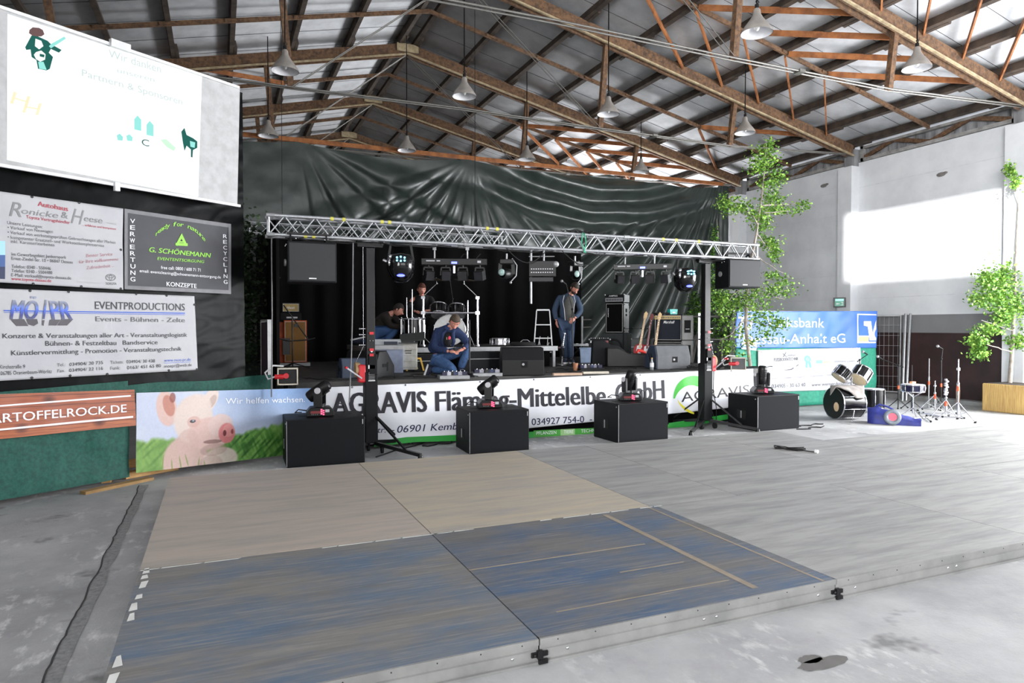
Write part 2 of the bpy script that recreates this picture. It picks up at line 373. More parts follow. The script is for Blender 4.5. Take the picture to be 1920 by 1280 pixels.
def panel_material(name, base, stain, paint=None, amount=.5, edge=None):
    """plywood deck: grain streaks along x, optional worn blue paint"""
    m = bpy.data.materials.new(name); m.use_nodes = True; nt = m.node_tree; N = nt.nodes; L = nt.links; b = N['Principled BSDF']
    tc = N.new('ShaderNodeTexCoord')
    def nz(sc, st, det=8, loc=(0, 0, 0)):
        mp = N.new('ShaderNodeMapping'); mp.inputs['Scale'].default_value = st; mp.inputs['Location'].default_value = loc; L.new(tc.outputs['Object'], mp.inputs[0])
        n = N.new('ShaderNodeTexNoise'); n.inputs['Scale'].default_value = sc; n.inputs['Detail'].default_value = det; n.inputs['Roughness'].default_value = .7; L.new(mp.outputs[0], n.inputs[0]); return n.outputs[0]
    def ramp(i, p0, p1, c0=(0, 0, 0, 1), c1=(1, 1, 1, 1)):
        r = N.new('ShaderNodeValToRGB'); e = r.color_ramp.elements; e[0].position = p0; e[1].position = p1; e[0].color = c0; e[1].color = c1; L.new(i, r.inputs[0]); return r.outputs[0]
    def mix(f, a, c):
        x = N.new('ShaderNodeMix'); x.data_type = 'RGBA'; L.new(f, x.inputs[0])
        for k, q in ((6, a), (7, c)):
            if isinstance(q, tuple): x.inputs[k].default_value = q
            else: L.new(q, x.inputs[k])
        return x.outputs[2]
    c = mix(ramp(nz(2.5, (.5, 4, 1)), .4, .65), base, stain)
    if paint:
        p = mix(ramp(nz(3, (1, 3, 1), loc=(3, 1, 0)), .35, .7), paint, tuple(v*.78+.01 for v in paint[:3])+(1,))
        c = mix(ramp(nz(1.3, (.8, 2.0, 1), 14, (7, 3, 0)), .42, .64), c, p)
        c = mix(ramp(nz(9, (.25, 5, 1), 10, (2, 8, 0)), .5, .72), c, tuple(v*1.25 for v in base[:3])+(1,))
        c = mix(ramp(nz(6, (.3, 10, 1), 8, (1, 5, 0)), .6, .72), c, s(150, 144, 134))
    c = mix(ramp(nz(14, (.4, 3, 1), 6, (5, 0, 0)), .68, .76), c, tuple(v*.6 for v in base[:3])+(1,))
    L.new(c, b.inputs['Base Color']); b.inputs['Roughness'].default_value = .6
    bm = N.new('ShaderNodeBump'); bm.inputs['Strength'].default_value = .2; bm.inputs['Distance'].default_value = .004; L.new(nz(30, (.5, 3, 1)), bm.inputs['Height']); L.new(bm.outputs[0], b.inputs['Normal'])
    return m

# ------------------------------------------------------------------ the hall
RX0, ZR0, SL = 4.42, 8.72, .228                      # ridge x, rafter centre at the ridge, slope
def zr(x): return ZR0-SL*abs(x-RX0)
XR, XL = 15.42, -6.58
FR = [4.55, 8.70, 12.88, 17.02, 21.2, 25.4]
def struct(o): o['kind'] = 'structure'; return o
fm = floor_material()
b = MB(); b.add([(XL-.3, -12.3, 0), (XR+6, -12.3, 0), (XR+6, 29.5, 0), (XL-.3, 29.5, 0)], [(0, 1, 2, 3)], 0)
b.add([(XL-.3, -12.3, -.25), (XR+6, -12.3, -.25), (XR+6, 29.5, -.25), (XL-.3, 29.5, -.25)], [(3, 2, 1, 0)], 0)
struct(b.build('floor', fm))
# filled joint in the slab left of the deck
b = MB(); pts = []
for i in range(90):
    y = 2.2+i*.068; w = .035+.02*noise.noise(Vector((0, y*3, 0))); x = -.75+.012*noise.noise(Vector((5, y*1.3, 0))); pts.append((x-w, x+w, y))
vs = [(p[k], p[2], .004) for p in pts for k in (0, 1)]
b.add(vs, [(2*i, 2*i+1, 2*i+3, 2*i+2) for i in range(89)], 0)
vs = [(p[0]-.012+.01*noise.noise(Vector((1, p[2]*9, 0)))+k*.011, p[2], .006) for p in pts for k in (0, 1)]
b.add(vs, [(2*i, 2*i+1, 2*i+3, 2*i+2) for i in range(89)], 1)
struct(b.build('trim_1', [mat('rough_mortar', s(146, 146, 146), .95, ns=30, c2=s(122, 122, 122), nb=.8), mat('open_crack', s(62, 62, 62), .9)]))
# dark wet patch in front of the deck
b = MB()
for (px, py, rx_, ry_) in ((1545, 1243, .16, .05), (1520, 1236, .07, .04)):
    c = at(px, py, z=0); n = 26
    b.add([(c.x+rx_*math.cos(2*PI*i/n)*(1+.25*noise.noise(Vector((i*.9, px, 0)))), c.y+ry_*math.sin(2*PI*i/n)*(1+.3*noise.noise(Vector((i*.7, 3, px)))), .003) for i in range(n)], [tuple(range(n))])
tag(b.build('damp_stain', mat('damp_concrete', s(104, 102, 100), .5)), 'small dark damp stain on the concrete in front of the deck', 'stain')

# right wall: white above, grey band, dark brown boards below; assumed gate opening nearer than the frame edge
def wall_seg(b, x, y0, y1, z0, z1, m, t=.25): b.box((x+t/2, (y0+y1)/2, (z0+z1)/2), (t, y1-y0, z1-z0), m)
b = MB()
for y0, y1 in ((-12, 1.2), (7.6, 29.3)):
    wall_seg(b, XR, y0, y1, 2.0, 6.0, 0)
    for zz in (4.75, 3.95, 3.15): pass
for y0, y1 in ((-12, 1.2), (7.6, 18.2), (24.5, 29.3)):
    pass
for y0, y1 in ((-12, 1.2), (7.6, 29.3)):
    wall_seg(b, XR, y0, y1, 1.57, 2.0, 1, .24); wall_seg(b, XR+.02, y0, y1, 0, 1.57, 2, .22)
wall_seg(b, XR, 1.2, 7.6, 4.5, 6.0, 0)
for y in FR: b.box((XR-.11, y+.16, 2.95), (.34, .42, 5.9), 0)
for y in FR: b.box((XR-.02, y+.12, 6.12), (.3, .3, .45), 3)
struct(b.build('wall_right', [white_wall, grey_band, brown_board, fascia]))
b = MB()   # faint mortar lines / board courses and wall nests
for z in (5.35, 4.72, 3.9, 3.1, 2.45):
    for k in range(5): b.box((XR-.002, FR[k]+2.28, z), (.008, 3.7, .012), 0)
b2 = struct(b.build('trim_2', mat('wall_course_line', s(218, 220, 223), .8)))
b = MB(); b.box((XR-.2, 10.8, .04), (.3, 6.4, .08), 0); b.box((XR-.2, 20, .04), (.3, 10, .08), 0)
struct(b.build('baseboard_right', mat('concrete_kerb', s(150, 150, 150), .85)))
b = MB()
for (px, py) in ((1765, 327), (1545, 348)):
    c = at(px, py, X=XR-.01)
    b.ball((XR-.02, c.y, c.z), (.04, .11, .05), 0, 10); b.ball((XR-.02, c.y-.1, c.z+.02), (.03, .06, .03), 0, 8)
tag(b.build('mud_nest', mat('dried_mud', s(120, 116, 114), .9)), 'two small grey mud nests stuck high on the white wall', 'nest')

# fascia above the right wall and its timber girders
for k in range(5):
    y0, y1 = FR[k]+.28, FR[k+1]-.1
    b = MB(); n = int((y1-y0)/.06)
    vs = []; fs = []
    for i in range(n+1):
        y = y0+(y1-y0)*i/n; x = XR+.12+(.02 if i % 4 in (0, 1) else 0); vs += [(x, y, 5.95), (x, y, 6.44)]
    fs = [(2*i, 2*i+1, 2*i+3, 2*i+2) for i in range(n)]
    b.add(vs, fs, 0)
    struct(b.build('trim_%d' % (3+k), fascia, solid=.01))
def girder(k, first=False):
    y0, y1 = FR[k]+.3, FR[k+1]-.12
    t = thing('eave_girder', ['', '', '', '', ''][k] or 'x', 'girder', (XR, (y0+y1)/2, 6.0), group='timber girders on top of the right wall')
    L_ = (y1-y0)/2
    b = MB(); b.box((.02, 0, .05), (.14, 2*L_, .08)); b.box((.0, 0, .36), (.1, 2*L_, .06)); b.build('chord', mat('grey_weathered_timber', s(160, 158, 156), .85, ns=6, c2=s(126, 124, 122)), t)
    for i in range(4):
        a = -L_+.05+i*L_/2
        p, q = ((0, a, .08), (0, a+L_/2-.05, .35)) if i % 2 == 0 else ((0, a, .35), (0, a+L_/2-.05, .08))
        b = MB(); b.bar(p, q, .04, .1); b.build('diagonal', timber, t)
    b = MB(); b.box((0, -L_+.03, .21), (.1, .1, .4)); b.box((0, L_-.03, .21), (.1, .1, .4)); b.build('post', MATS['grey_weathered_timber'], t)
    return t
names_g = ['timber lattice girder above the white wall, nearest the camera and mostly out of frame', 'zigzag timber girder above the sunlit stretch of white wall', 'zigzag timber girder above the wall behind the tall birch', 'timber girder above the wall just behind the dark curtain', 'timber girder above the wall at the far end of the hall']
for k in range(5):
    g = girder(k); g['label'] = names_g[k]

# ceiling sheets
b = MB()
for sgn in (1, -1):
    xe = XR+.34 if sgn > 0 else XL-.1
    def P(a, c, sgn=sgn, xe=xe):
        x = RX0+(xe-RX0)*a; y = -12.3+41.6*c; return (x, y, zr(x)+.31)
    b.grid(P, 1, 1, 0)
struct(b.build('ceiling', sheet, solid=.02))
b = MB()      # lap joints of the sheets, thin dark lines down the slope
for sgn in (1, -1):
    for y in [1.0+.95*i for i in range(28)]:
        x1 = XR if sgn > 0 else XL+.2
        b.bar((RX0, y, ZR0+.293), (x1, y, zr(x1)+.293), .006, .006)
struct(b.build('trim_8', mat('joint_line', s(60, 60, 62), .9)))
b = MB(); wall_seg(b, XL-.25, -3.3, 29.3, 0, 6.5, 0); wall_seg(b, XL-.25, -12, -3.3, 0, 4.28, 0); wall_seg(b, XL-.25, -12, -3.3, 6.02, 6.5, 0)  # unseen high opening, assumed and shaped to let the sun reach the right wall
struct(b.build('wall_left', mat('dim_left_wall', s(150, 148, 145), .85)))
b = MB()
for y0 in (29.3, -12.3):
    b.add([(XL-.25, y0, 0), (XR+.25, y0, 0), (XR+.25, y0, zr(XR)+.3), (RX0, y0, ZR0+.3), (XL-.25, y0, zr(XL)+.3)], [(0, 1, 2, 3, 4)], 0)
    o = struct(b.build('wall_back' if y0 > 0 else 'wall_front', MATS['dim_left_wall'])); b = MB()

# purlins
px_off = [.2, 1.5, 2.8, 4.12, 5.3, 6.42, 7.53, 8.64, 9.75, 10.75]
b = MB()
def purlin(sgn, off):
    x = RX0+sgn*off; z = zr(x)+.15+.065
    b = MB(); b.box((0, 6.3, 0), (.09, 46, .15))
    return b.build('roof_purlin', timber_p), x, z
side = {1: 'right', -1: 'left'}
base_p = None
ordn = ['first', 'second', 'third', 'fourth', 'fifth', 'sixth', 'seventh', 'eighth', 'ninth', 'tenth']
for sgn in (1, -1):
    for i, off in enumerate(px_off):
        x = RX0+sgn*off; z = zr(x)+.215
        if base_p is None:
            b = MB(); b.box((0, 0, 0), (.1, 41, .16), 0)
            for y in FR:
                b.box((.075, y-8.5+.1, -.01), (.07, 1.3, .15), 0); b.box((0, y-8.5, -.1), (.2, .12, .05), 0)
            o = base_p = b.build('roof_purlin', timber_p)
        else: o = base_p.copy(); COL.objects.link(o)
        o.location = (x, 8.5, z); o.rotation_euler = (0, sgn*math.atan(SL), 0)
        tag(o, f'long dark purlin under the {side[sgn]} roof slope, {ordn[i]} one down from the ridge', 'purlin', 'purlins under the roof sheets')

# roof trusses: paired rafters, struts, steel tie
tn = ['timber roof truss nearest the camera, above and out of frame', 'timber roof truss crossing the upper right corner', 'timber roof truss in the middle above the lighting rig', 'timber roof truss directly above the dark curtain', 'timber roof truss behind the dark curtain, next to last', 'farthest timber roof truss at the end wall']
rod = mat('grey_steel_rod', s(128, 126, 122), .5, .6)
def truss():
    t = thing('roof_truss', 'x', 'roof truss', group='timber roof trusses')
    for sgn in (1, -1):
        xe = XR-.3 if sgn > 0 else XL+.3; dx = xe-RX0
        b = MB()
        for dy in (-.075, .075): b.bar((0, dy, 0), (dx, dy, zr(xe)-ZR0), .05, .28)
        b.build('rafter', timber, t)
        b = MB()
        for q in (.03, ):
            b.bar((0, -.12, -.135), (dx, -.12, zr(xe)-ZR0-.135), .045, .035)
        b.build('edge_batten', mat('pale_dusty_batten', s(176, 160, 128), .85, ns=9, c2=s(140, 124, 98)), t)
        for off in (3.2, 6.75):
            x = sgn*off; b = MB(); b.bar((x+sgn*.18, 0, zr(RX0+x)-ZR0+.1), (x, 0, 6.0-ZR0), .1, .11); b.build('strut', timber, t)
        b = MB()
        for dy in (-.05, .05):
            pts = [(0, dy, 6.0-ZR0+.03), (sgn*3.2, dy, 6.0-ZR0), (sgn*6.75, dy, 6.0-ZR0), (dx, dy, zr(xe)-ZR0-.08)]
            b.tube(pts, .016, 0, 6)
            b.tube([(sgn*3.2, dy, 6.0-ZR0), (0, dy, -.12)], .009, 0, 5)
        b.box((sgn*4.6, 0, 6.0-ZR0), (.12, .16, .05)); b.build('tie_rod', rod, t)
    b = MB(); b.box((0, -.13, 0), (.55, .03, .2)); b.box((0, .13, 0), (.55, .03, .2)); b.build('ridge_plate', MATS['pale_dusty_batten'], t)
    return t
t0 = truss()
for i, y in enumerate(FR):
    t = t0 if i == 0 else copy_tree(t0)
    t.location = (RX0, y, ZR0); t['label'] = tn[i]
# mid-bay rails with plank braces rising to them
bn = ['out-of-frame roof brace set, nearest bay', 'orange plank bracing fan between the upper right truss and the middle truss', 'orange plank bracing between the middle truss and the curtain truss', 'pale plank bracing seen above the curtain top', 'plank bracing in the last roof bay']
br0 = None
def bracing(Lb, right, left):
    t = thing('roof_bracing', 'x', 'bracing', group='plank bracing between the roof trusses')
    for sgn in (1, -1):
        xe = (XR-.2 if sgn > 0 else XL+.2)-RX0
        b = MB(); b.bar((0, 0, .1), (xe, 0, zr(RX0+xe)-ZR0+.1), .04, .09)
        for off in px_off[1:-1]: b.bar((sgn*(off-.14), 0, zr(RX0+off)-ZR0+.13), (sgn*(off+.14), 0, zr(RX0+off)-ZR0+.07), .09, .05)
        b.build('mid_rail', timber, t)
        for i in (right if sgn > 0 else left):
            xm = sgn*px_off[i]; xl = sgn*px_off[i+2]
            for dy in ((-1, 1) if sgn > 0 else (-1,)):
                b = MB(); b.bar((xm, dy*.05, zr(RX0+xm)-ZR0+.08), (xl, dy*(Lb/2-.1), zr(RX0+xl)-ZR0+.1), .03, .11); b.build('plank', timber2, t)
    return t
for k in range(5):
    t = bracing(4.15, ([2, 3, 4, 5, 6], [2, 3, 4, 5, 6], [6], [3, 4, 5, 6], [4, 6])[k], ([], [], [], [2, 3, 4, 5], [3, 5])[k])
    t.location = (RX0, (FR[k]+FR[k+1])/2, ZR0); t['label'] = bn[k]

# hanging enamel lamps
lampm = mat('grey_enamel', s(150, 144, 138), .5); lampw = mat('white_enamel_inside', s(226, 226, 230), .35)
def bell():
    t = thing('pendant_lamp', 'x', 'lamp', group='bell-shaped hall lamps')
    prof = [(.035, .36), (.05, .34), (.06, .27), (.1, .2), (.17, .11), (.22, .03), (.228, 0)]
    b = MB(); b.lathe(prof, n=28); b.lathe([(.222, .002), (.165, .105), (.095, .195), (.05, .26), (.001, .27)], m=1, n=28); b.build('shade', [lampm, lampw], t)
    b = MB(); b.ball((0, 0, .1), (.045, .045, .07), 0, 10); b.cyl((0, 0, .15), (0, 0, .24), .02); b.build('bulb', mat('unlit_bulb', s(215, 215, 210), .15), t)
    b = MB(); b.cyl((0, 0, .35), (0, 0, .42), .03); b.tube([(0, 0, .42), (.04, 0, .46), (0, 0, .5), (-.02, 0, .45)], .008); b.build('mount', dmetal, t)
    return t
L0 = bell(); li = 0
lab = {(1.06, 12.15): 'dark bell lamp hanging at upper left beside the projection screen', (4.26, 12.15): 'bell lamp on a long rod left of centre under the middle truss', (7.3, 12.0): 'bell lamp hanging in front of the middle truss, by its inner right strut', (10.8, 11.95): 'bell lamp at the outer right strut of the middle truss, above the tall birch',
       (7.3, 7.85): 'largest bell lamp, cut by the top edge of the picture', (10.75, 7.85): 'bell lamp hanging below the upper right corner truss', (1.06, 16.4): 'dim bell lamp just above the left end of the dark curtain', (4.26, 16.4): 'small bell lamp over the curtain left of centre', (7.33, 16.05): 'small bell lamp over the middle of the curtain top', (10.82, 16.05): 'smallest bell lamp over the right part of the curtain'}
for (x, y), lb in lab.items():
    t = L0 if li == 0 else copy_tree(L0); li += 1
    t.location = (x, y, 6.02); t['label'] = lb
    top = zr(x)+.3
    o = MB().tube([(0, 0, .4), (0, 0, top-6.02)], .011, 0, 6).build('rod', dmetal, t)
# ------------------------------------------------------------------ deck of platform panels in front
PT = .13
grey_pl = panel_material('grey_plywood', s(150, 149, 147), s(122, 122, 122))
beige_pl = panel_material('beige_plywood', s(170, 158, 147), s(152, 146, 138))
tan_pl = panel_material('sandy_plywood', s(172, 161, 142), s(151, 146, 140))
blue_pl = panel_material('worn_blue_paint', s(122, 119, 115), s(102, 101, 100), s(84, 103, 125), .55)
blue_pd = panel_material('dark_worn_blue_paint', s(108, 106, 104), s(88, 88, 89), s(64, 88, 117), .55)
railm = mat('deck_edge_aluminium', s(144, 144, 142), .5, .2, ns=4, c2=s(126, 126, 125))
tapew = mat('chipped_white_paint', s(226, 226, 222), .7); seal = mat('pale_sealant', s(176, 170, 158), .8)
def deck(x0, x1, y0, y1, m, label, front=False, extra=None, clamp=False):
    t = thing('platform_panel', label, 'platform', ((x0+x1)/2, (y0+y1)/2, 0), group='stage panels laid on the hall floor')
    hx, hy = (x1-x0)/2-.004, (y1-y0)/2-.004
    b = MB(); b.box((0, 0, PT-.01), (2*hx, 2*hy, .02)); b.build('deck_board', m, t)
    b = MB()
    if front:
        prof = [(-hy-.012, PT-.001), (-hy-.012, .098), (-hy-.004, .094), (-hy-.004, .078), (-hy-.014, .074), (-hy-.014, .03), (-hy-.004, .026), (-hy-.004, .018), (-hy-.014, .014), (-hy-.014, 0), (-hy+.03, 0), (-hy+.03, PT-.001)]
        vs = [(x, y, z) for x in (-hx, hx) for y, z in prof]; n = len(prof)
        b.add(vs, [(i, (i+1) % n, n+(i+1) % n, n+i) for i in range(n)]+[tuple(range(n-1, -1, -1)), tuple(range(n, 2*n))])
        for q in (-.5, 0, .05, .5): b.ball((q*2*hx*.85, -hy-.014, .056), (.009, .006, .009), 1, 8)
        for q in range(9): b.ball((-hx+.1+q*.22, -hy-.012, .112), .004, 2, 6)
    else: b.box((0, -hy+.015, PT/2-.01), (2*hx, .03, PT-.02))
    b.box((0, hy-.015, PT/2-.01), (2*hx, .03, PT-.02)); b.box((-hx+.015, 0, PT/2-.01), (.03, 2*hy, PT-.02)); b.box((hx-.015, 0, PT/2-.01), (.03, 2*hy, PT-.02))
    b.build('edge_rail', [railm, steel, dmetal], t)
    if clamp:
        b = MB(); b.box((hx, -hy-.02, .058), (.09, .012, .024)); b.box((hx, -hy-.024, .058), (.03, .02, .04)); b.box((hx+.02, -hy-.02, .018), (.05, .014, .022)); b.ball((hx-.03, -hy-.03, .058), .008, 0, 6); b.build('latch', dmetal, t)
    if extra: extra(t, hx, hy)
    return t
def white_edge(t, hx, hy):
    b = MB(); y = -hy+.05
    while y < hy-.05:
        w = rng.uniform(.06, .14)
        if rng.random() < .8:
            x = -hx+.02+rng.uniform(-.01, .01); b.add([(x, y, PT+.002), (x+rng.uniform(.025, .05), y+.01, PT+.002), (x+rng.uniform(.02, .045), y+w, PT+.002), (x+.004, y+w-.01, PT+.002)], [(0, 1, 2, 3)])
        y += w+rng.uniform(.01, .06)
    top_edge(t, hx, hy, b); b.build('edge_paint', tapew, t)
def top_edge(t, hx, hy, b=None):
    own = b is None; b = b or MB(); x = -hx
    while x < hx:
        w = rng.uniform(.08, .3)
        if rng.random() < .75: b.add([(x, hy-.03, PT+.002), (x+w*.9, hy-.028, PT+.002), (x+w, hy-.014, PT+.002), (x+.01, hy-.012, PT+.002)], [(0, 1, 2, 3)])
        x += w
    if own: b.build('edge_paint', tapew, t)
def stripes(t, hx, hy):
    top_edge(t, hx, hy)
    b = MB(); b.box((.46, 0, PT+.0005), (.045, 2*hy-.16, .003)); b.box((-.35, .1, PT+.0005), (1.35, .014, .003)); b.box((.1, -.32, PT), (.5, .012, .003)); b.box((-.2, -.7, PT), (1.2, .01, .003)); b.box((.93, 0, PT), (.02, 2*hy, .003))
    b.build('scraped_strip', mat('scraped_wood', s(140, 128, 112), .8), t)
deck(-.49, 1.47, 3.07, 4.97, blue_pl, 'worn blue painted platform panel in the left foreground, white chipped left edge', True, white_edge, True)
deck(1.47, 3.52, 3.07, 4.97, blue_pd, 'worn dark blue platform panel with a bare stripe across it, centre foreground', True, stripes, True)
deck(3.52, 5.6, 3.07, 4.97, grey_pl, 'grey platform panel at the front edge, right of the blue panels', True, None, True)
deck(5.6, 7.65, 3.07, 4.97, grey_pl, 'grey front-row platform panel cut by the right edge of the picture', True, None, True)
deck(7.65, 9.7, 3.07, 4.97, grey_pl, 'grey front-row platform panel mostly beyond the right picture edge', True, None, True)
deck(-.49, 1.47, 4.98, 7.9, beige_pl, 'beige platform panel behind the left blue panel')
deck(1.47, 3.46, 4.98, 7.9, tan_pl, 'sandy beige platform panel behind the striped blue panel')
deck(3.46, 4.44, 4.98, 7.9, grey_pl, 'narrow grey platform panel between the sandy panel and the wide grey ones')
deck(4.44, 6.45, 4.98, 7.9, grey_pl, 'grey rear-row platform panel left of the black cable coil')
deck(6.45, 7.72, 4.98, 7.9, grey_pl, 'grey rear-row platform panel under the black cable coil')
deck(7.72, 9.8, 4.98, 6.95, grey_pl, 'pale rear-row platform panel in front of the drum parts')
deck(9.8, 12.3, 4.98, 6.95, grey_pl, 'pale rear-row platform panel at the far right below the planter')

# ------------------------------------------------------------------ left partition with tarps, screen and banners
PA = rad(56.1)
def smooth(a, b_, x): t = max(0, min(1, (x-a)/(b_-a))); return t*t*(3-2*t)
def crease(u, v): return .012*noise.noise(Vector((u*1.1, v*1.3, 3)))+.006*noise.noise(Vector((u*4, v*4, 8)))
LP = Panel((-.86, 8.51), PA); LPb = Panel((-.86, 8.51), PA, crease)
def rzp(P=LP): return math.atan2(P.d.y, P.d.x)
def own(o, P, u, v, off=0): return at_origin(o, P.P+P.d*u+Vector((0, 0, v)), rzp(P))
def wrinkles(u, v):
    q = .02*noise.noise(Vector((u*.5, v*1.2, 1)))+.008*noise.noise(Vector((u*2.0+v*1.2, v*3-u*.6, 7)))
    r = abs(noise.noise(Vector((u*1.1+v*2.2, v*5.0-u*2.2, 4)))); return q-.035*min(r, .2)*(.25+.75*smooth(.2, 1.0, u))
LPw = Panel((-.86, 8.51), PA, wrinkles)
b = MB(); b.grid(lambda a, c: LPw.w(-3.0+4.47*a, .98+3.72*c, -.1), 150, 110)
o = b.build('black_plastic_sheet', tarp_b); tag(o, 'shiny black plastic sheeting on the slanted partition behind the left banners', 'tarpaulin'); own(o, LP, -1, .9)
b = MB()
for u in (-2.6, -1.4, -.2, 1.35): b.box((0, 0, 0), (0, 0, 0)); b.bar(LP.w(u, 0, -.22), LP.w(u, 4.78 if u > 1 else 4.6, -.22), .07, .09)
for v in (.15, 1.2, 2.6, 4.3): b.bar(LP.w(-3, v, -.28), LP.w(1.42, v, -.28), .05, .09)
o = b.build('timber_frame', pine); tag(o, 'pale timber frame whose post top sticks out above the black sheeting by the screen', 'frame'); own(o, LP, -1, 0)
def gd(u, v): return .03*noise.noise(Vector((u*2, v*2, 2)))+.015*noise.noise(Vector((u*7, v*4, 5)))
LG = Panel((-.86, 8.51), PA, gd)
b = MB(); b.grid(lambda a, c: LG.w(-3.0+(2.96 if c < .999 else 2.96)*a, .05+(1.0+.06*a)*c, -.05), 90, 36)
o = b.build('green_fabric', green_f); tag(o, 'dark green net fabric hanging to the floor below the brown wood-print banner', 'fabric'); own(o, LP, -1.5, 0)
b = MB(); b.grid(lambda a, c: LG.w(-.04+1.9*a, .86+(.2+.012*math.sin(a*9))*c, -.06), 50, 10)
o = b.build('green_fabric', green_f); tag(o, 'strip of dark green net fabric showing above the pig banner', 'fabric'); own(o, LP, .8, .86)

# projection screen
t = thing('projection_screen', 'large white projection screen with a bright projected slide at upper left', 'screen', LP.w(0, 3.2, .1), rzp())
def loc(o, t):
    o.data.transform(Matrix.Rotation(-t.rotation_euler.z, 4, 'Z') @ Matrix.Translation(-t.location)); return o
SC_ = .12
q = [(-2.7, 4.66), (1.27, 4.66), (1.22, 3.2), (-2.7, 3.2)]
b = MB(); b.add([LP.w(u, v, SC_) for u, v in q]+[LP.w(u, v, SC_-.05) for u, v in q], [(0, 1, 2, 3), (7, 6, 5, 4), (0, 4, 5, 1), (1, 5, 6, 2), (2, 6, 7, 3), (3, 7, 4, 0)])
loc(b.build('screen_board', mat('matte_white_screen', s(186, 186, 187), .7), t), t)
e0 = LP.uv(3, 32); e1 = LP.uv(367, 147); e2 = LP.uv(360, 371); e3 = LP.uv(2, 303)
b = MB(); b.add([LP.w(u, v, SC_+.003) for u, v in (e0, e1, e2, e3)], [(0, 1, 2, 3)])
loc(b.build('projected_slide', mat('projected_light', s(140, 144, 144), .9, spec=.1, emit=(.96, 1, 1), es=.95), t), t)
b = MB()
for v in (4.655, 3.2): b.bar(LP.w(-2.7, v, SC_+.01), LP.w(1.25, v, SC_+.01), .03, .03)
u_, v_ = LP.uv(212, 85); b.box(LP.w(u_, 4.67, SC_+.02), (.2, .05, .08), rot=RZ(rzp()))
u_, v_ = LP.uv(206, 350); b.box(LP.w(u_, 3.18, SC_+.02), (.05, .04, .09), rot=RZ(rzp()))
loc(b.build('screen_frame', whitep, t), t)
e = lambda n, r, g, bb: mat('slide_'+n, tuple(v*.25 for v in s(r, g, bb)[:3]), .9, spec=.1, emit=s(r, g, bb), es=.85)
sl = [e('faint_grey', 200, 214, 212), e('dark_green', 34, 96, 88), e('gold', 246, 232, 196), e('teal', 150, 224, 216), e('maroon', 110, 84, 84), e('white', 248, 252, 252), e('light_green', 200, 240, 208)]
b = Multi(); O_ = SC_+.007
LP.text(b, 'Wir danken', (192, 112), (290, 141), 15, O_, 0); LP.text(b, 'unseren', (208, 140), (278, 158), 9, O_, 0); LP.text(b, 'Partnern & Sponsoren', (142, 147), (330, 200), 13, O_, 0)
b.begin(); LP.text(b, 'H', (8, 198), (46, 209), 24, O_, 2, .2, .01); LP.text(b, 'H', (31, 215), (67, 221), 23, O_, 2, .2, .01); b.end()
# guitarist clip art: hat, jacket, guitar, shirt
b.begin()
LP.poly(b, [(44, 62), (50, 57), (62, 58), (69, 62), (72, 70), (66, 74), (52, 74), (43, 68)], O_, 4)
LP.poly(b, [(48, 72), (60, 74), (78, 82), (84, 88), (97, 95), (104, 99), (99, 104), (84, 97), (80, 104), (88, 112), (82, 134), (76, 137), (60, 134), (57, 118), (48, 112), (46, 98), (38, 99), (36, 94)], O_, 1)
LP.poly(b, [(55, 78), (66, 82), (70, 92), (62, 98), (54, 92)], O_+.001, 5); LP.poly(b, [(56, 103), (66, 100), (74, 107), (73, 117), (64, 121), (56, 116), (52, 108)], O_+.001, 5)
LP.poly(b, [(63, 106), (72, 108), (71, 113), (63, 111)], O_+.002, 1); LP.poly(b, [(80, 92), (84, 88), (109, 74), (112, 78), (84, 96)], O_+.002, 3); LP.poly(b, [(60, 121), (70, 121), (76, 136), (62, 134)], O_+.002, 3)
b.end()
for x, y in ((246, 233), (269, 243)): LP.poly(b, [(x-6, y-6), (x, y-13), (x+7, y-5), (x+7, y+16), (x-6, y+13)], O_, 3)
b.begin(); LP.poly(b, [(328, 250), (334, 243), (338, 256), (350, 262), (358, 268), (358, 280), (350, 284), (349, 298), (346, 297), (346, 283), (338, 276), (334, 286), (331, 270)], O_, 1)
LP.poly(b, [(344, 267), (354, 270), (353, 280), (345, 278)], O_+.001, 3); b.end(); LP.poly(b, [(289, 265), (300, 264), (318, 280), (314, 286), (300, 278)], O_, 6)
for x, y in ((213, 260), (231, 261)): LP.poly(b, [(x-6, y-3), (x, y-6), (x+6, y), (x+5, y+7), (x-4, y+6)], O_, 3)
LP.text(b, 'C', (254, 275), (268, 278), 12, O_, 1)
[loc(o, t) for o in b.pieces('slide_picture', sl, t)]

def banner(name, label, P, corners, off, mats, m=0, nu=30, nv=12, cat='banner', px=True):
    c = [P.uv(*p) if px else p for p in corners]
    t = thing(name, label, cat, P.P+P.d*c[3][0]+Vector((0, 0, min(c[2][1], c[3][1]))), rzp(P))
    b = MB(); P.banner(b, c, off, nu, nv, m, px=False); loc(b.build('fabric', mats, t, solid=.002), t); return t
def part(b, name, mats, t, label=None):
    if isinstance(b, Multi): return [loc(o, t) for o in b.pieces(name, mats if isinstance(mats, (list, tuple)) else [mats], t)]
    return loc(b.build(name, mats, t, label=label), t)
def eyelets(P, t, pts, off):
    b = MB()
    for p in pts:
        u, v = P.uv(*p); b.lathe([(.004, .0), (.009, .003), (.013, .0)], P.w(u, v, off), P.n, 0, 10)
    part(b, 'eyelet', dmetal, t)
gr = ink('grey', 128, 128, 130); gr2 = ink('dark_grey', 92, 92, 96); rd = ink('red', 176, 58, 74); rd2 = ink('dull_red', 172, 120, 128); blk = ink('black', 34, 34, 44); blu = ink('blue', 52, 92, 190); nav = ink('navy', 30, 32, 72); wht = ink('white', 236, 238, 244); lime = ink('lime', 140, 206, 62); lgr = ink('light_grey', 176, 176, 180)
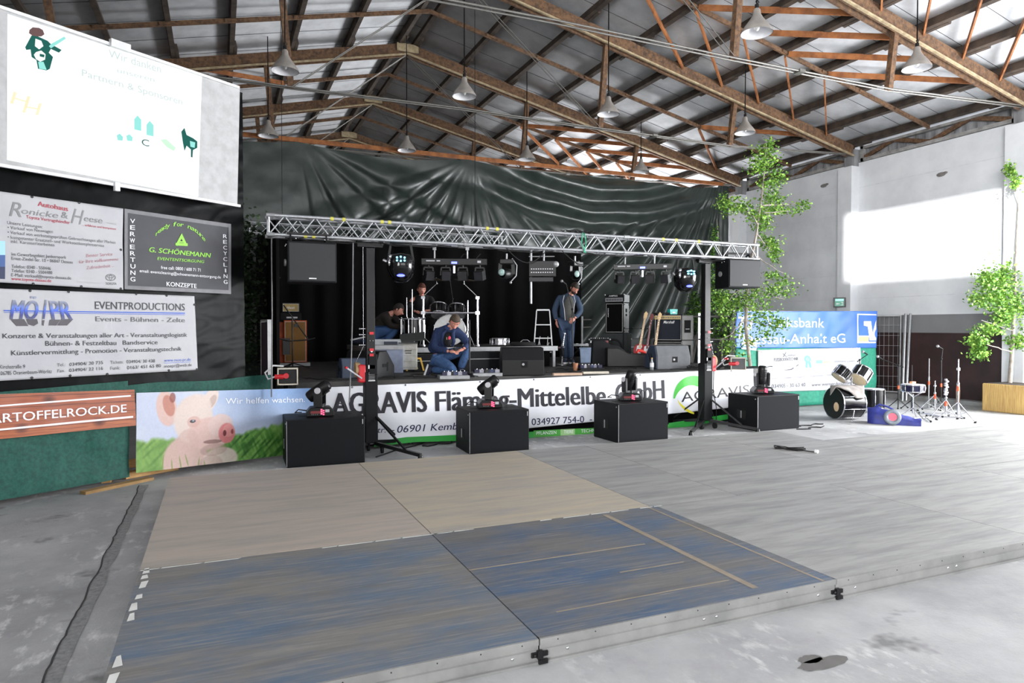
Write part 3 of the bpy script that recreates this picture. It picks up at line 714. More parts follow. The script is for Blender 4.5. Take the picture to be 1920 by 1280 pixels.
# car dealer banner
t = banner('sponsor_banner', 'creased white car dealer banner with grey script lettering and red words', LPb, [(-120, 342), (231, 391), (231, 543), (-120, 522)], 0, pvc_l, nu=90, nv=40)
b = Multi(); T = LPb.text; o_ = .005
for a in (('Autohaus', 71, 386, 127, 396, 9, 2, 0, .02), ('R', 17, 405, 40, 407, 27, 0, .25, .0), ('onicke', 40, 400, 109, 409, 11, 0, .2, 0), ('&', 115, 408, 127, 410, 12, 0, 0, .01), ('H', 133, 418, 158, 422, 28, 0, .35, .0), ('eese', 158, 414, 192, 419, 11, 0, .2, .01), ('GmbH', 201, 419, 219, 422, 4, 4, 0, 0), ('Toyota Vertragshändler', 49, 409, 131, 420, 6, 2, 0, .01), ('... erfahren und kompetent', 154, 423, 218, 431, 4, 2, 0, .01),
          ('Unsere Leistungen:', 13, 420, 80, 428, 6, 1, 0, 0), ('• Verkauf von Neuwagen', 14, 429, 99, 437, 6, 1, 0, 0), ('• Verkauf von werkstattgeprüften Gebrauchtwagen aller Marken', 14, 438, 217, 457, 6, 1, 0, 0), ('• kompetenter Ersatzteil- und Werkstattkomplettservice', 14, 447, 195, 463, 6, 1, 0, 0), ('inkl. Karosseriearbeiten', 20, 455, 102, 462, 6, 1, 0, 0),
          ('im Gewerbegebiet Junkerspark', 21, 479, 124, 485, 6, 1, 0, .01), ('Ernst-Zindel-Str. 12 • 06847 Dessau', 21, 487, 136, 494, 6, 1, 0, .01), ('Telefon: 0340 - 550446', 21, 502, 95, 506, 6, 1, 0, .01), ('Telefax: 0340 - 5504480', 21, 510, 98, 514, 6, 1, 0, .01), ('E-Mail: verkauf@toyota-dessau.de', 21, 518, 133, 524, 6, 1, 0, .01), ('www.toyota-dessau.de', 21, 525, 96, 529, 6, 2, 0, .01),
          ('Bester Service', 162, 482, 211, 479, 6, 3, 0, 0), ('für Ihre vollkommene', 148, 494, 222, 488, 6, 3, 0, 0), ('Zufriedenheit ...', 162, 505, 214, 500, 6, 3, 0, 0), ('Telefon: fair und kompetent', 143, 529, 190, 532, 2.5, 4, 0, 0), ('TOYOTA', 197, 534, 218, 534, 4.5, 1, 0, .01)):
    T(b, a[0], (a[1], a[2]), (a[3], a[4]), a[5], o_, a[6], a[7], a[8])
def ring(P, b, cx, cy, rx_, ry_, w, off, m, n=24, a0=0, a1=2*PI):
    if isinstance(b, Multi): b.begin()
    for i in range(n):
        p = a0+(a1-a0)*i/n; q = a0+(a1-a0)*(i+1)/n
        P.poly(b, [(cx+rx_*math.cos(p), cy+ry_*math.sin(p)), (cx+rx_*math.cos(q), cy+ry_*math.sin(q)), (cx+(rx_-w)*math.cos(q), cy+(ry_-w)*math.sin(q)), (cx+(rx_-w)*math.cos(p), cy+(ry_-w)*math.sin(p))], off, m)
    if isinstance(b, Multi): b.end()
ring(LPb, b, 207, 520, 9.5, 6.5, 1, o_, 1); ring(LPb, b, 207, 518.5, 6.5, 2.6, .8, o_, 1, 18); ring(LPb, b, 207, 520, 3, 5.5, .8, o_, 1, 16)
part(b, 'lettering', [gr, gr2, rd, rd2, lgr], t)
b = Multi(); LPb.poly(b, [(-60, 448), (9, 452), (9, 478), (-60, 478)], o_, 0); LPb.poly(b, [(-60, 478), (9, 478), (9, 500), (-60, 500)], o_, 1); LPb.poly(b, [(-60, 500), (9, 500), (9, 523), (-60, 520)], o_, 2)
part(b, 'printed_photo', [ink('sky', 160, 208, 232), ink('car_blue', 60, 92, 150), ink('dark_blue', 40, 48, 84)], t)
eyelets(LPb, t, [(60, 369), (148, 380), (227, 468), (62, 532), (152, 537), (226, 541)], o_)
# grey recycling banner
t = banner('sponsor_banner', 'dark grey recycling company banner with lime green lettering', LPb, [(233, 391), (433, 420), (432, 551), (233, 542)], 0, [pvc_g], nu=70, nv=40)
b = MB()
for c in ([(233, 391), (433, 420), (433, 427), (233, 398)], [(233, 535), (432, 544), (432, 551), (233, 542)], [(233, 391), (239, 392), (239, 542), (233, 542)], [(428, 419), (433, 420), (432, 551), (427, 551)]): LPb.banner(b, c, .004, 24, 1)
part(b, 'hem', pvc_e, t)
b = Multi(); b.begin()
for i, ch in enumerate('VERWERTUNG'): T(b, ch, (244, 418+i*12.1), (253, 418.6+i*12.1), 8, .006, 1, 0, .015)
b.end(); b.begin()
for i, ch in enumerate('RECYCLING'): T(b, ch, (418.5+(2.4 if ch == 'I' else 0), 446+i*10.7), (425.5-(2.4 if ch == 'I' else 0), 446.6+i*10.7), 7, .006, 1, 0, .015)
b.end(); b.begin()
s_ = 'ready for nature'
for i, ch in enumerate(s_):
    if ch == ' ': continue
    a = -1.02+2.04*(i+.5)/len(s_); cx, cy, R_ = 338, 474, 54
    px, py = cx+R_*.98*math.sin(a), cy-R_*.92*math.cos(a)+(.11*R_*math.sin(a)); sl_ = math.tan(a*.8)*.8+.12
    T(b, ch, (px-3, py-3*sl_), (px+3.2, py+3.2*sl_), 8, .006, 0, .1, .012)
b.end()
T(b, 'G. SCHÖNEMANN', (280, 472), (395, 483), 9, .006, 0, .2, .03); T(b, 'EVENTENTSORGUNG', (295, 487), (383, 493), 5.5, .006, 0, .2, .012)
T(b, 'free call: 0800 / 600 71 71', (302, 504), (376, 509), 6, .006, 1, 0, 0); T(b, 'email: eventcleaning@schoenemann-entsorgung.de', (261, 510), (413, 522), 5.5, .006, 1, 0, 0); T(b, 'KONZEPTE', (312, 536), (368, 540), 8, .006, 1, 0, .015)
b.begin()
for p in ([(341, 437), (329, 459), (333, 461), (342, 444)], [(341, 437), (352, 461), (347, 461), (339, 444)], [(329, 455), (329, 460), (352, 461), (352, 456)], [(336, 452), (336, 454.5), (346, 455), (346, 452.5)]): LPb.poly(b, p, .006, 0)
part(b, 'lettering', [lime, wht], t)
# event production banner
t = banner('sponsor_banner', 'white event production banner with blue and silver block logo and black lines of text', LPb, [(-150, 535), (363, 555), (370, 693), (-150, 722)], .01, pvc_l, nu=110, nv=40)
b = Multi(); o_ = .016
for a in (('EVENTPRODUCTIONS', 177, 579, 345, 582, 14, 0, 0, 0), ('Events - Bühnen - Zelte', 178, 602, 345, 604, 9, 1, 0, .005), ('Konzerte & Veranstaltungen aller Art - Veranstaltungslogistik', 4, 634, 349, 631, 9, 0, 0, 0), ('Bühnen- & Festzeltbau', 84, 648, 217, 646.5, 9, 0, 0, 0), ('Bandservice', 229, 646, 294, 645, 8, 0, 0, 0), ('Künstlervermittlung - Promotion - Veranstaltungstechnik', 20, 666, 339, 657, 9, 0, 0, 0),
          ('Kirchstraße 9', -2, 691, 46, 690, 7, 0, 0, 0), ('06785 Oranienbaum-Wörlitz', 0, 703, 96, 699, 7, 0, 0, 0), ('Tel.:', 106, 687, 121, 686, 6, 1, 0, 0), ('034904/ 20 735', 129, 686, 192, 682, 6, 0, 0, 0), ('Fax.', 107, 698, 121, 697, 6, 1, 0, 0), ('034904/ 22 116', 129, 697, 192, 693, 6, 0, 0, 0),
          ('Tickets:', 206, 682, 230, 681, 6, 1, 0, 0), ('034904/ 30 438', 236, 681, 289, 679, 6, 0, 0, 0), ('Funk:', 206, 693, 224, 692, 6, 1, 0, 0), ('0163/ 451 65 80', 237, 692, 300, 688, 6, 0, 0, 0), ('www.moe-pr.de', 306, 678, 356, 676, 5.5, 2, 0, 0), ('moepr@web.de', 306, 689, 358, 686, 5.5, 0, 0, 0)):
    T(b, a[0], (a[1], a[2]), (a[3], a[4]), a[5], o_, a[6], a[7], a[8])
LPb.banner(b, [(6, 581), (345, 586), (345, 588), (6, 583.3)], o_, 20, 1, 2); LPb.banner(b, [(6, 585), (345, 589.5), (345, 590.5), (6, 586)], o_, 20, 1, 2)
LPb.poly(b, [(306, 680), (356, 678), (356, 678.7), (306, 680.7)], o_, 2)
part(b, 'lettering', [blk, gr2, blu], t)
b = Multi()      # block logo: perspective sides below, shaded faces
for poly, m in (([(18, 598), (26, 598), (38, 611), (30, 611)], 1), ([(26, 598), (44, 598), (52, 611), (38, 611)], 1), ([(48, 598), (68, 598), (70, 606), (62, 611), (52, 608)], 1), ([(78, 600), (82, 600), (80, 611), (77, 608)], 1), ([(92, 599), (112, 599), (104, 610), (90, 610)], 1), ([(114, 598), (136, 598), (124, 610), (106, 610)], 1)): LPb.poly(b, poly, o_, m)
T(b, 'MÖ', (18, 598), (70, 599), 36, o_+.0015, 0, .25, .02); T(b, 'PR', (92, 599), (134, 599), 35, o_+.0015, 0, -.2, .02)
LPb.poly(b, [(78, 598), (84, 562), (87, 562), (82, 598)], o_+.0015, 0)
gm = mat('blue_silver_print', s(120, 130, 180), .5); nt_ = gm.node_tree; tc_ = nt_.nodes.new('ShaderNodeTexCoord'); sp_ = nt_.nodes.new('ShaderNodeSeparateXYZ'); mr_ = nt_.nodes.new('ShaderNodeMapRange'); cr_ = nt_.nodes.new('ShaderNodeValToRGB')
v0_ = LPb.uv(45, 600)[1]-t.location.z; v1_ = LPb.uv(45, 562)[1]-t.location.z; mr_.inputs[1].default_value = v0_; mr_.inputs[2].default_value = v1_
for p_, c_ in ((.25, s(40, 54, 130)), (.5, s(62, 96, 205)), (.62, s(96, 124, 205)), (.8, s(104, 110, 134))): e_ = cr_.color_ramp.elements.new(p_); e_.color = c_
cr_.color_ramp.elements[0].color = s(90, 92, 110); cr_.color_ramp.elements[-1].color = s(140, 146, 168)
nt_.links.new(tc_.outputs['Object'], sp_.inputs[0]); nt_.links.new(sp_.outputs[2], mr_.inputs[0]); nt_.links.new(mr_.outputs[0], cr_.inputs[0]); nt_.links.new(cr_.outputs[0], nt_.nodes['Principled BSDF'].inputs['Base Color'])
part(b, 'block_logo', [gm, ink('logo_shade', 78, 74, 80), ink('silver', 180, 186, 204)], t)

eyelets(LPb, t, [(55, 545), (127, 547), (254, 551), (311, 554), (363, 571), (368, 692), (315, 694), (200, 701), (131, 704), (59, 708)], o_)
# potato festival banner on printed boards
t = banner('website_banner', 'brown wood-print banner with a white web address, lower left', LPb, [(-160, 744), (250, 730), (253, 797), (-160, 838)], .02, pvc, nu=30)
def paint(P, mb_name, corners, nu, nv, off, fn, t, rough=.5):
    """a printed picture: one colour per vertex of a fine grid, fn(a, c) -> rgb arrays (a along, c up)"""
    c = [P.uv(*p) for p in corners]
    A, B_ = np.meshgrid(np.linspace(0, 1, nu+1), np.linspace(0, 1, nv+1))
    b = MB()
    def Q(a, e):
        top = [c[0][i]*(1-a)+c[1][i]*a for i in (0, 1)]; bot = [c[3][i]*(1-a)+c[2][i]*a for i in (0, 1)]
        return P.w(bot[0]*(1-e)+top[0]*e, bot[1]*(1-e)+top[1]*e, off)
    b.grid(Q, nu, nv)
    m = mat('print_'+mb_name, (.5, .5, .5, 1), rough); nt = m.node_tree; at_ = nt.nodes.new('ShaderNodeVertexColor'); at_.layer_name = 'print'
    nt.links.new(at_.outputs[0], nt.nodes['Principled BSDF'].inputs['Base Color'])
    o = b.build('printed_picture', m, t); loc(o, t)
    rgb = fn(A.ravel(), B_.ravel()); lin = .82*np.where(rgb <= .04045, rgb/12.92, ((rgb+.055)/1.055)**2.4)
    ca = o.data.color_attributes.new('print', 'FLOAT_COLOR', 'POINT'); ca.data.foreach_set('color', np.hstack([lin, np.ones((len(lin), 1))]).ravel().astype(np.float32))
    return o
def vnoise(x, y, seed):
    r = np.random.default_rng(seed).random((64, 64)); xi = np.floor(x).astype(int); yi = np.floor(y).astype(int); fx = x-xi; fy = y-yi; fx = fx*fx*(3-2*fx); fy = fy*fy*(3-2*fy)
    g = lambda i, j: r[(xi+i) % 64, (yi+j) % 64]
    return (g(0, 0)*(1-fx)+g(1, 0)*fx)*(1-fy)+(g(0, 1)*(1-fx)+g(1, 1)*fx)*fy
def lerp(a, b, t): return a*(1-t[:, None])+b*t[:, None]
C3 = lambda *a: np.array(a)/255.
def woodprint(a, c):
    col = np.tile(C3(172, 92, 60), (len(a), 1)); board = np.floor(c*4+.3); k = (np.sin(board*37)*.5+.5)
    col = lerp(col, C3(204, 122, 66), k*.8); g = vnoise(a*14, c*60+board*9, 3); col = lerp(col, C3(118, 54, 36), np.clip(g-.45, 0, 1)*1.2)
    fr = (c*4+.3) % 1; col = lerp(col, C3(80, 34, 24), ((fr < .05) | (fr > .97))*.8)
    for kx, ky in ((.42, .2), (.55, .83), (.8, .18)): d = np.hypot((a-kx)*9, (c-ky)*2.6); col = lerp(col, C3(84, 34, 20), np.clip(1.1-d*3, 0, 1))
    return col
paint(LPb, 'wood_boards', [(-160, 744), (250, 730), (253, 797), (-160, 838)], 220, 60, .026, woodprint, t)
b = Multi(); LPb.text(b, 'KARTOFFELROCK.DE', (-42, 795), (235, 772), 17, .029, 0, 0, .012)
for p in ([(-160, 771), (243, 740), (243, 743), (-160, 774)], [(-160, 818), (247, 779), (247, 782.5), (-160, 821.5)]): LPb.banner(b, p, .029, 60, 1, 0)
part(b, 'lettering', wht, t)
# pig banner: from the partition corner to the stage corner
PB = Panel((-.86, 8.51), math.atan2(1.16+.86, 9.47-8.51), lambda u, v: .01*noise.noise(Vector((u*2, v*2, 6))))
pc = [(254, 736), (586, 727), (586, 846), (254, 886)]
t = banner('pig_banner', 'banner with a pink pig photographed in green grass under blue sky, left of the stage', PB, pc, .02, pvc, nu=30)
cu = [PB.uv(*p) for p in pc]
def pigprint(a, c):
    U = cu[0][0]+(cu[1][0]-cu[0][0])*a; top = cu[0][1]*(1-a)+cu[1][1]*a; bot = cu[3][1]*(1-a)+cu[2][1]*a; V = bot+(top-bot)*c
    S_ = lambda lo, hi, x: np.clip((x-lo)/(hi-lo), 0, 1)
    col = lerp(np.tile(C3(206, 214, 236), (len(a), 1)), C3(112, 156, 216), S_(.2, .95, a)*S_(.3, 1, c)); col = lerp(col, C3(236, 238, 246), np.clip(vnoise(a*7, c*4, 2)-.5, 0, 1)*.9)
    hz = .36+.18*S_(.55, 1, a)+.06*vnoise(a*40, a*0, 9)
    g = vnoise(a*90+c*14, c*10, 4); g2 = vnoise(a*55-c*22, c*9, 5); gc = lerp(np.tile(C3(70, 132, 50), (len(a), 1)), C3(160, 206, 110), np.clip(g*.6+g2*.6-.25, 0, 1)); gc = lerp(gc, C3(38, 84, 34), np.clip(.42-g2, 0, 1)*1.8)
    gc = lerp(gc, C3(142, 176, 96), (1-S_(.15, .3, a))*.6)
    col = lerp(col, gc, S_(-.02, .03, hz-c))
    def ell(px, py, rx_, ry_, ang=0, soft=.12):
        u, v = PB.uv(px, py); u2, _ = PB.uv(px+rx_, py); _, v2 = PB.uv(px, py-ry_); ru, rv = u2-u, v2-v
        dx, dy = U-u, V-v; ca, sa = math.cos(ang), math.sin(ang); X_ = (dx*ca+dy*sa)/ru; Y_ = (-dx*sa+dy*ca)/rv; d = np.hypot(X_, Y_); return np.clip((1-d)/soft, 0, 1), X_, Y_, d
    def put(colr, *args, k=1.0, **kw):
        nonlocal col; m, *_ = ell(*args, **kw); col = lerp(col, colr, m*k)
    pink = C3(226, 192, 184); pale = C3(232, 214, 206); shade = C3(176, 146, 136); dk = C3(140, 104, 98)
    put(C3(210, 180, 170), 348, 862, 44, 50); put(pale, 412, 860, 34, 24, k=.9)          # body
    put(shade, 395, 872, 24, 22, k=.5)
    put(pink, 311, 765, 20, 36, ang=.15); put(C3(196, 128, 110), 315, 760, 11, 22, ang=.25, k=.8); put(C3(140, 70, 62), 322, 745, 6, 10, k=.7)   # ear
    put(pale, 392, 750, 14, 26, ang=-.5); put(shade, 396, 752, 7, 14, ang=-.5, k=.5)
    put(pale, 362, 785, 38, 48); put(pink, 392, 812, 42, 32, ang=-.1); put(pale, 370, 760, 26, 24, k=.8)   # head, cheek
    put(C3(214, 180, 172), 352, 830, 22, 28, k=.6); put(shade, 400, 842, 26, 12, k=.55)
    put(C3(216, 172, 162), 362, 790, 13, 11, k=.7); put(C3(70, 60, 66), 360, 789, 6, 3.2, k=.95); put(C3(150, 170, 190), 361, 788, 2.2, 1.6)
    put(C3(230, 202, 196), 412, 796, 24, 22, k=.9); put(C3(222, 132, 132), 424, 811, 16, 20, ang=.1); put(C3(234, 158, 154), 427, 806, 11, 13, k=.8); put(C3(120, 48, 54), 420, 811, 3.4, 6); put(C3(150, 70, 72), 434, 808, 2.6, 5)
    put(dk, 398, 827, 18, 4, ang=-.05, k=.8)
    for px, py, h, l in ((338, 868, 26, .3), (350, 862, 22, .5), (372, 868, 20, -.3), (384, 872, 18, .4), (305, 868, 30, -.2), (322, 872, 22, .1)): put(C3(120, 150, 70), px, py, 1.6, h*.7, ang=l*.5, k=.7, soft=.5)
    put(C3(96, 150, 66), 452, 872, 60, 10, k=.5)
    return np.clip(col+(vnoise(a*160, c*60, 8)-.5)[:, None]*.03, 0, 1)
paint(PB, 'pig_in_grass', pc, 420, 170, .026, pigprint, t)
b = MB(); PB.text(b, 'Wir helfen wachsen.', (421, 757), (569, 753), 11, .03, 0); part(b, 'lettering', wht, t)
b = MB(); p = at(282, 888, z=0); b.box((0, 0, .035), (.62, .12, .07), 0); o = b.build('wooden_beam', pine, bevel=.004); o.location = p; o.rotation_euler = (0, 0, rzp()); tag(o, 'short pale wooden beam on the floor under the corner of the pig banner', 'beam')
b = MB(); b.box((0, 0, .015), (.75, .1, .03)); o = b.build('wooden_plank', mat('dirty_plank', s(164, 130, 84), .8)); p = at(222, 912, z=0); o.location = p; o.rotation_euler = (0, 0, rzp()+.1); tag(o, 'thin dirty plank on the floor at the foot of the green fabric', 'plank')

# ------------------------------------------------------------------ stage deck and its long front banner
SZ = .95; SY = 9.58
stm = mat('worn_black_stage_deck', s(66, 64, 62), .6, ns=3, c2=s(44, 43, 42), nb=.15)
b = MB(); b.box((5.075, (SY+16.0)/2, SZ-.05), (8.25, 16.0-SY, .1), 0)
for x in (1.1, 3.0, 5.0, 7.0, 9.0):
    for y in (SY+.25, 13, 15.9): b.box((x, y, (SZ-.1)/2), (.08, .08, SZ-.1), 1)
o = tag(b.build('stage_platform', [stm, dmetal]), 'raised dark stage deck with the band equipment on it', 'stage'); at_origin(o, (5.3, 13, 0))
SB = Panel((0, SY-.06), PI/2, lambda u, v: .012*noise.noise(Vector((u*1.5, v*1.2, 2)))+(.05*math.sin(max(0, min(1, (.9-v)/.9))*PI*.5)))
c0 = [(586, 727), (1415, 691), (1415, 790), (586, 850)]
t = banner('stage_front_banner', 'long white banner with black lettering along the whole stage front', SB, [SB.uv(586, 727), SB.uv(1412, 691), (SB.uv(1412, 691)[0], .3), (SB.uv(586, 727)[0], .04)], .0, pvc, nu=220, nv=26, px=False)
b = Multi(); o_ = .006
def T2(txt, x0, y0, x1, y1, h, m, sh=0, bo=0): SB.text(b, txt, (x0, y0), (x1, y1), h, o_, m, sh, bo)
T2('AGRAVIS', 622, 777, 798, 771, 40, 0, 0, .035); T2('Fläming-Mittelelbe', 816, 770, 1133, 756, 37, 0, 0, .035); T2('GmbH', 1153, 755, 1243, 746, 35, 0, 0, .035)
T2('Weststr.  -', 660, 812, 738, 809, 11, 1, .2, 0); T2('06901 Kemberg', 743, 810, 885, 802, 13, 1, .2, .01); T2('-  Tel. 034927 754-0  -  Fax', 945, 799, 1140, 788, 12.5, 1, 0, .01)
part(b, 'lettering', [ink('near_black', 28, 26, 38), nav], t)
b = Multi()
SB.banner(b, [(700, 826), (760, 818), (850, 819), (700, 836)], o_, 8, 1, 0)
SB.banner(b, [(760, 818), (998, 808), (998, 821), (760, 828)], o_, 14, 1, 0)
for x0, x1, m in ((998, 1048, 1), (1048, 1075, 2), (1075, 1250, 1)): SB.banner(b, [(x0, 806-.045*(x0-998)), (x1, 806-.045*(x1-998)), (x1, 818.5-.045*(x1-998)), (x0, 818.5-.045*(x0-998))], o_, 6, 1, m)
SB.banner(b, [(1250, 792), (1400, 770), (1400, 778), (1250, 805)], o_, 8, 1, 0)
part(b, 'green_band', [ink('green', 46, 158, 62), ink('leaf_green', 72, 160, 62), ink('pale_green', 150, 190, 130)], t)
b = Multi(); o_ = .009
T2('PFLANZEN', 1003, 814, 1040, 812, 6, 0); T2('TIERE', 1054, 811.5, 1072, 811, 6, 0); T2('TECHNIK', 1086, 810, 1120, 808, 6, 0)
part(b, 'band_lettering', wht, t)
b = MB(); o_ = .006
N_ = 22
for i in range(N_):           # green crescent
    a0 = rad(182+ (290-182)*i/N_); a1 = rad(182+(290-182)*(i+1)/N_)
    w = lambda a: 3+17*math.sin((math.degrees(a)-182)/108*PI*.5)
    pt = lambda a, k: (1300+(40-k*w(a))*math.cos(a)*1.0, 748+(44-k*w(a)*.95)*math.sin(a))
    SB.poly(b, [pt(a0, 0), pt(a1, 0), pt(a1, 1), pt(a0, 1)], o_, 0)
for i in range(12):
    a0 = rad(165-(165-100)*i/12); a1 = rad(165-(165-100)*(i+1)/12); w = lambda a: 5*math.sin((165-math.degrees(a))/65*PI*.8)
    pt = lambda a, k: (1304+(38-k*w(a))*math.cos(a), 738+(38-k*w(a))*math.sin(a)); SB.poly(b, [pt(a0, 0), pt(a1, 0), pt(a1, 1), pt(a0, 1)], o_, 1)
part(b, 'round_logo', [ink('logo_green', 80, 196, 76), ink('logo_yellow', 226, 216, 60)], t)
b = MB(); SB.text(b, 'AGRAVIS', (1275, 753), (1403, 738), 18, o_, 0); part(b, 'logo_lettering', ink('logo_black', 24, 24, 30), t)
eyelets(SB, t, [(x, 729-.043*(x-586)) for x in (600, 660, 760, 900, 1000, 1106, 1200, 1370)], .01)
# black edge cloth under the banner
b = MB(); b.grid(lambda a, c: (.97+8.15*a, SY+.06+.02*math.sin(a*40), .02+.85*c), 60, 2); o = b.build('skirt', drape); tag(o, 'black cloth skirt behind the stage front banner', 'cloth'); at_origin(o, (5.3, SY+.06, 0))

# ------------------------------------------------------------------ aluminium lighting truss
def box_truss(L, wd, name, label, loc_, n, r=.022):
    t = thing(name, label, 'truss', loc_)
    cs = [(0, 0), (wd, 0), (0, wd), (wd, wd)]         # (y, z)
    for y, z in cs: b = MB(); b.cyl((0, y, z), (L, y, z), r, n=12); b.build('chord', alu, t)
    b = MB(); st = L/n
    for i in range(n):
        x0, x1, xm = i*st, (i+1)*st, (i+.5)*st
        for (a, c) in (((0, 0), (0, wd)), ((wd, wd), (wd, 0)), ((0, wd), (wd, wd)), ((wd, 0), (0, 0))):
            p = (x0, *a); q = (xm, *c); rr = (x1, *a); b.cyl(p, q, r*.45, n=6, cap=False); b.cyl(q, rr, r*.45, n=6, cap=False)
    for x in (0, L):
        for (a, c) in zip(cs, (cs[1], cs[3], cs[0], cs[2])): b.cyl((x, *a), (x, *c), r*.6, n=6)
    b.build('lattice', alu, t)
    b = MB(); k = int(L/2)
    for i in range(1, k):
        for y, z in cs: b.cyl((i*L/k-.05, y, z), (i*L/k+.05, y, z), r*1.35, n=10)
    for x in (.02, L-.02):
        for y, z in cs: b.cyl((x-.05, y, z), (x+.05, y, z), r*1.2, n=10)
    b.build('coupler', alud, t)
    return t
TY, TZ = 9.02, 2.86
TR = box_truss(7.86, .24, 'lighting_truss', 'long aluminium box truss spanning above the front of the stage', (.58, TY, TZ), 21)
b = MB()
for x, z in ((.75, .24), (.9, .24), (1.4, .24), (1.5, .24), (.42, 0), (.52, 0), (2.9, .24), (3.05, .24), (5.9, .24), (6.15, .24), (5.2, 0), (6.6, .24)): b.cyl((x, 0, z), (x+.04, 0, z), .0255, n=12)
b.build('yellow_tape', mat('yellow_tape', s(214, 206, 84), .6), TR)
b = MB(); b.tube([(4.45, -.03, .27), (4.42, -.04, .1), (4.5, -.03, -.04)], .008); b.tube([(4.48, -.03, .26), (4.5, -.04, .1), (4.47, -.03, -.04)], .008); b.build('green_strap', mat('green_strap', s(60, 170, 130), .7), TR)
b = MB()
for k in range(7):
    x = 4.2+k*.09; b.tube([(x+.1*math.sin(i*.9+k), .05*math.cos(i+k), .24+.05*abs(math.sin(i*1.3+k*2))) for i in range(10)], .006, 0, 5)
for x0 in (.2, 1.3, 2.9, 4.5, 5.7, 6.6): b.tube([(x0+i*.16, .1, -.02-.035*math.sin(i/7*PI)+.01*math.sin(i*2.3)) for i in range(8)], .008, 0, 5)
for x0, x1 in ((3.2, 3.9), (4.1, 4.9)): b.tube([(x0+(x1-x0)*i/10, .02, -.0-.22*math.sin(i/10*PI)) for i in range(11)], .007, 0, 5)
b.build('cable', rubber, TR)
R2 = box_truss(5.2, .2, 'rear_truss', 'thinner dull aluminium truss behind the front truss, left part over the stage', (.55, 13.9, 3.5), 14, .016)

b = MB()
for x in (.6, 4.6): b.tube([(x, .1, .2), (x, .1, zr(.55+x)+.2-3.5)], .006, 0, 6); b.box((x, .1, .26), (.08, .08, .12))
b.build('hoist_chain', dmetal, R2)
def lift_stand(name, label, loc_, up=True):
    t = thing(name, label, 'stand', loc_, 0, 'black lifting stands carrying the truss')
    b = MB(); b.box((0, 0, 1.45), (.11, .11, 2.62)); 
    for k in range(14): b.cyl((-.056, 0, 1.2+k*.11), (-.058, 0, 1.2+k*.11), .008, n=8); b.cyl((0, -.056, 1.25+k*.11), (0, -.058, 1.25+k*.11), .006, n=8)
    b.build('mast', dmetal, t, bevel=.006)
    b = MB(); b.box((0, 0, .62), (.17, .17, .96)); b.box((.02, -.08, 1.2), (.12, .03, .28)); b.build('sleeve', black, t, bevel=.01)
    b = MB(); b.box((0, 0, 2.8), (.34, .07, .05)); b.box((-.16, 0, 2.84), (.03, .1, .08)); b.box((.16, 0, 2.84), (.03, .1, .08)); b.build('fork', dmetal, t)
    for k in range(4):
        a = PI/4+k*PI/2-.15; d = Vector((math.cos(a), math.sin(a), 0))
        b = MB(); b.bar(d*.08+Vector((0, 0, .14)), d*.85+Vector((0, 0, .05)), .045, .045); b.bar(d*.09+Vector((0, 0, .5)), d*.6+Vector((0, 0, .1)), .025, .025); b.cyl(d*.85, d*.85+Vector((0, 0, .05)), .04, .03); lg = b.build('leg', dmetal, t)
    for k in range(3):
        a = PI/2+k*2.1; d = Vector((math.cos(a), math.sin(a), 0)); b = MB(); b.cyl(d*.16+Vector((-.015, 0, .05)), d*.16+Vector((.015, 0, .05)), .05, n=16); b.box(d*.16+Vector((0, 0, .1)), (.05, .04, .06)); b.build('castor', rubber, t)
    sx = -1 if up else 1
    b = MB(); b.box((sx*.12, -.02, 1.08), (.1, .12, .24), 0); b.build('winch_housing', redp, t, bevel=.02)
    b = MB(); b.cyl((sx*.2, .03, 1.13), (sx*.14, .03, 1.13), .1, n=24); b.build('winch_drum', mat('rope_drum', s(178, 148, 108), .7), t)
    b = MB(); b.bar((sx*.13, -.1, 1.02), (sx*.34, -.12, 1.17), .012, .02, 1); b.cyl((sx*.34, -.16, 1.17), (sx*.34, -.08, 1.17), .016, m=0); b.build('crank', [redp, steel], t)
    b = MB(); b.tube([(sx*.2, .03, 1.2), (sx*.09, -.02, 1.45)], .005); b.tube([(sx*.09, 0, 1.45), (sx*.09, 0, 2.8)], .003); b.build('wire_rope', steel, t)
    b = MB()
    for z in (1.62, 1.4, 1.33): b.box((.0, -.095, z), (.055, .012, .035), 0)
    b.box((.0, -.092, 1.17), (.09, .006, .05), 1); b.cyl((0, -.09, 1.38), (0, -.1, 1.38), .014, m=1)
    for k in range(5): b.box((0, -.0925, 1.09-k*.022), (.08, .004, .006), 2)
    for x in (-.02, .02): b.ball((x, -.09, 1.52), .008, 2, 6)
    b.box((0, -.093, .985), (.09, .004, .012), 1); b.build('sticker', [redp, whitep, alud], t)
    b = MB()
    for z in (1.68, 1.6, 1.46): b.cyl((sx*.06, 0, z), (sx*.14, 0, z), .008); b.ball((sx*.14, 0, z), .014, 0, 8)
    b.build('locking_pin', steel, t)
    return t
lift_stand('lifting_stand', 'black lifting stand with red winch at the left end of the truss', (1.87, 9.18, 0))
lift_stand('lifting_stand', 'black lifting stand on castors right of the round green logo', (7.5, 9.2, 0), False)

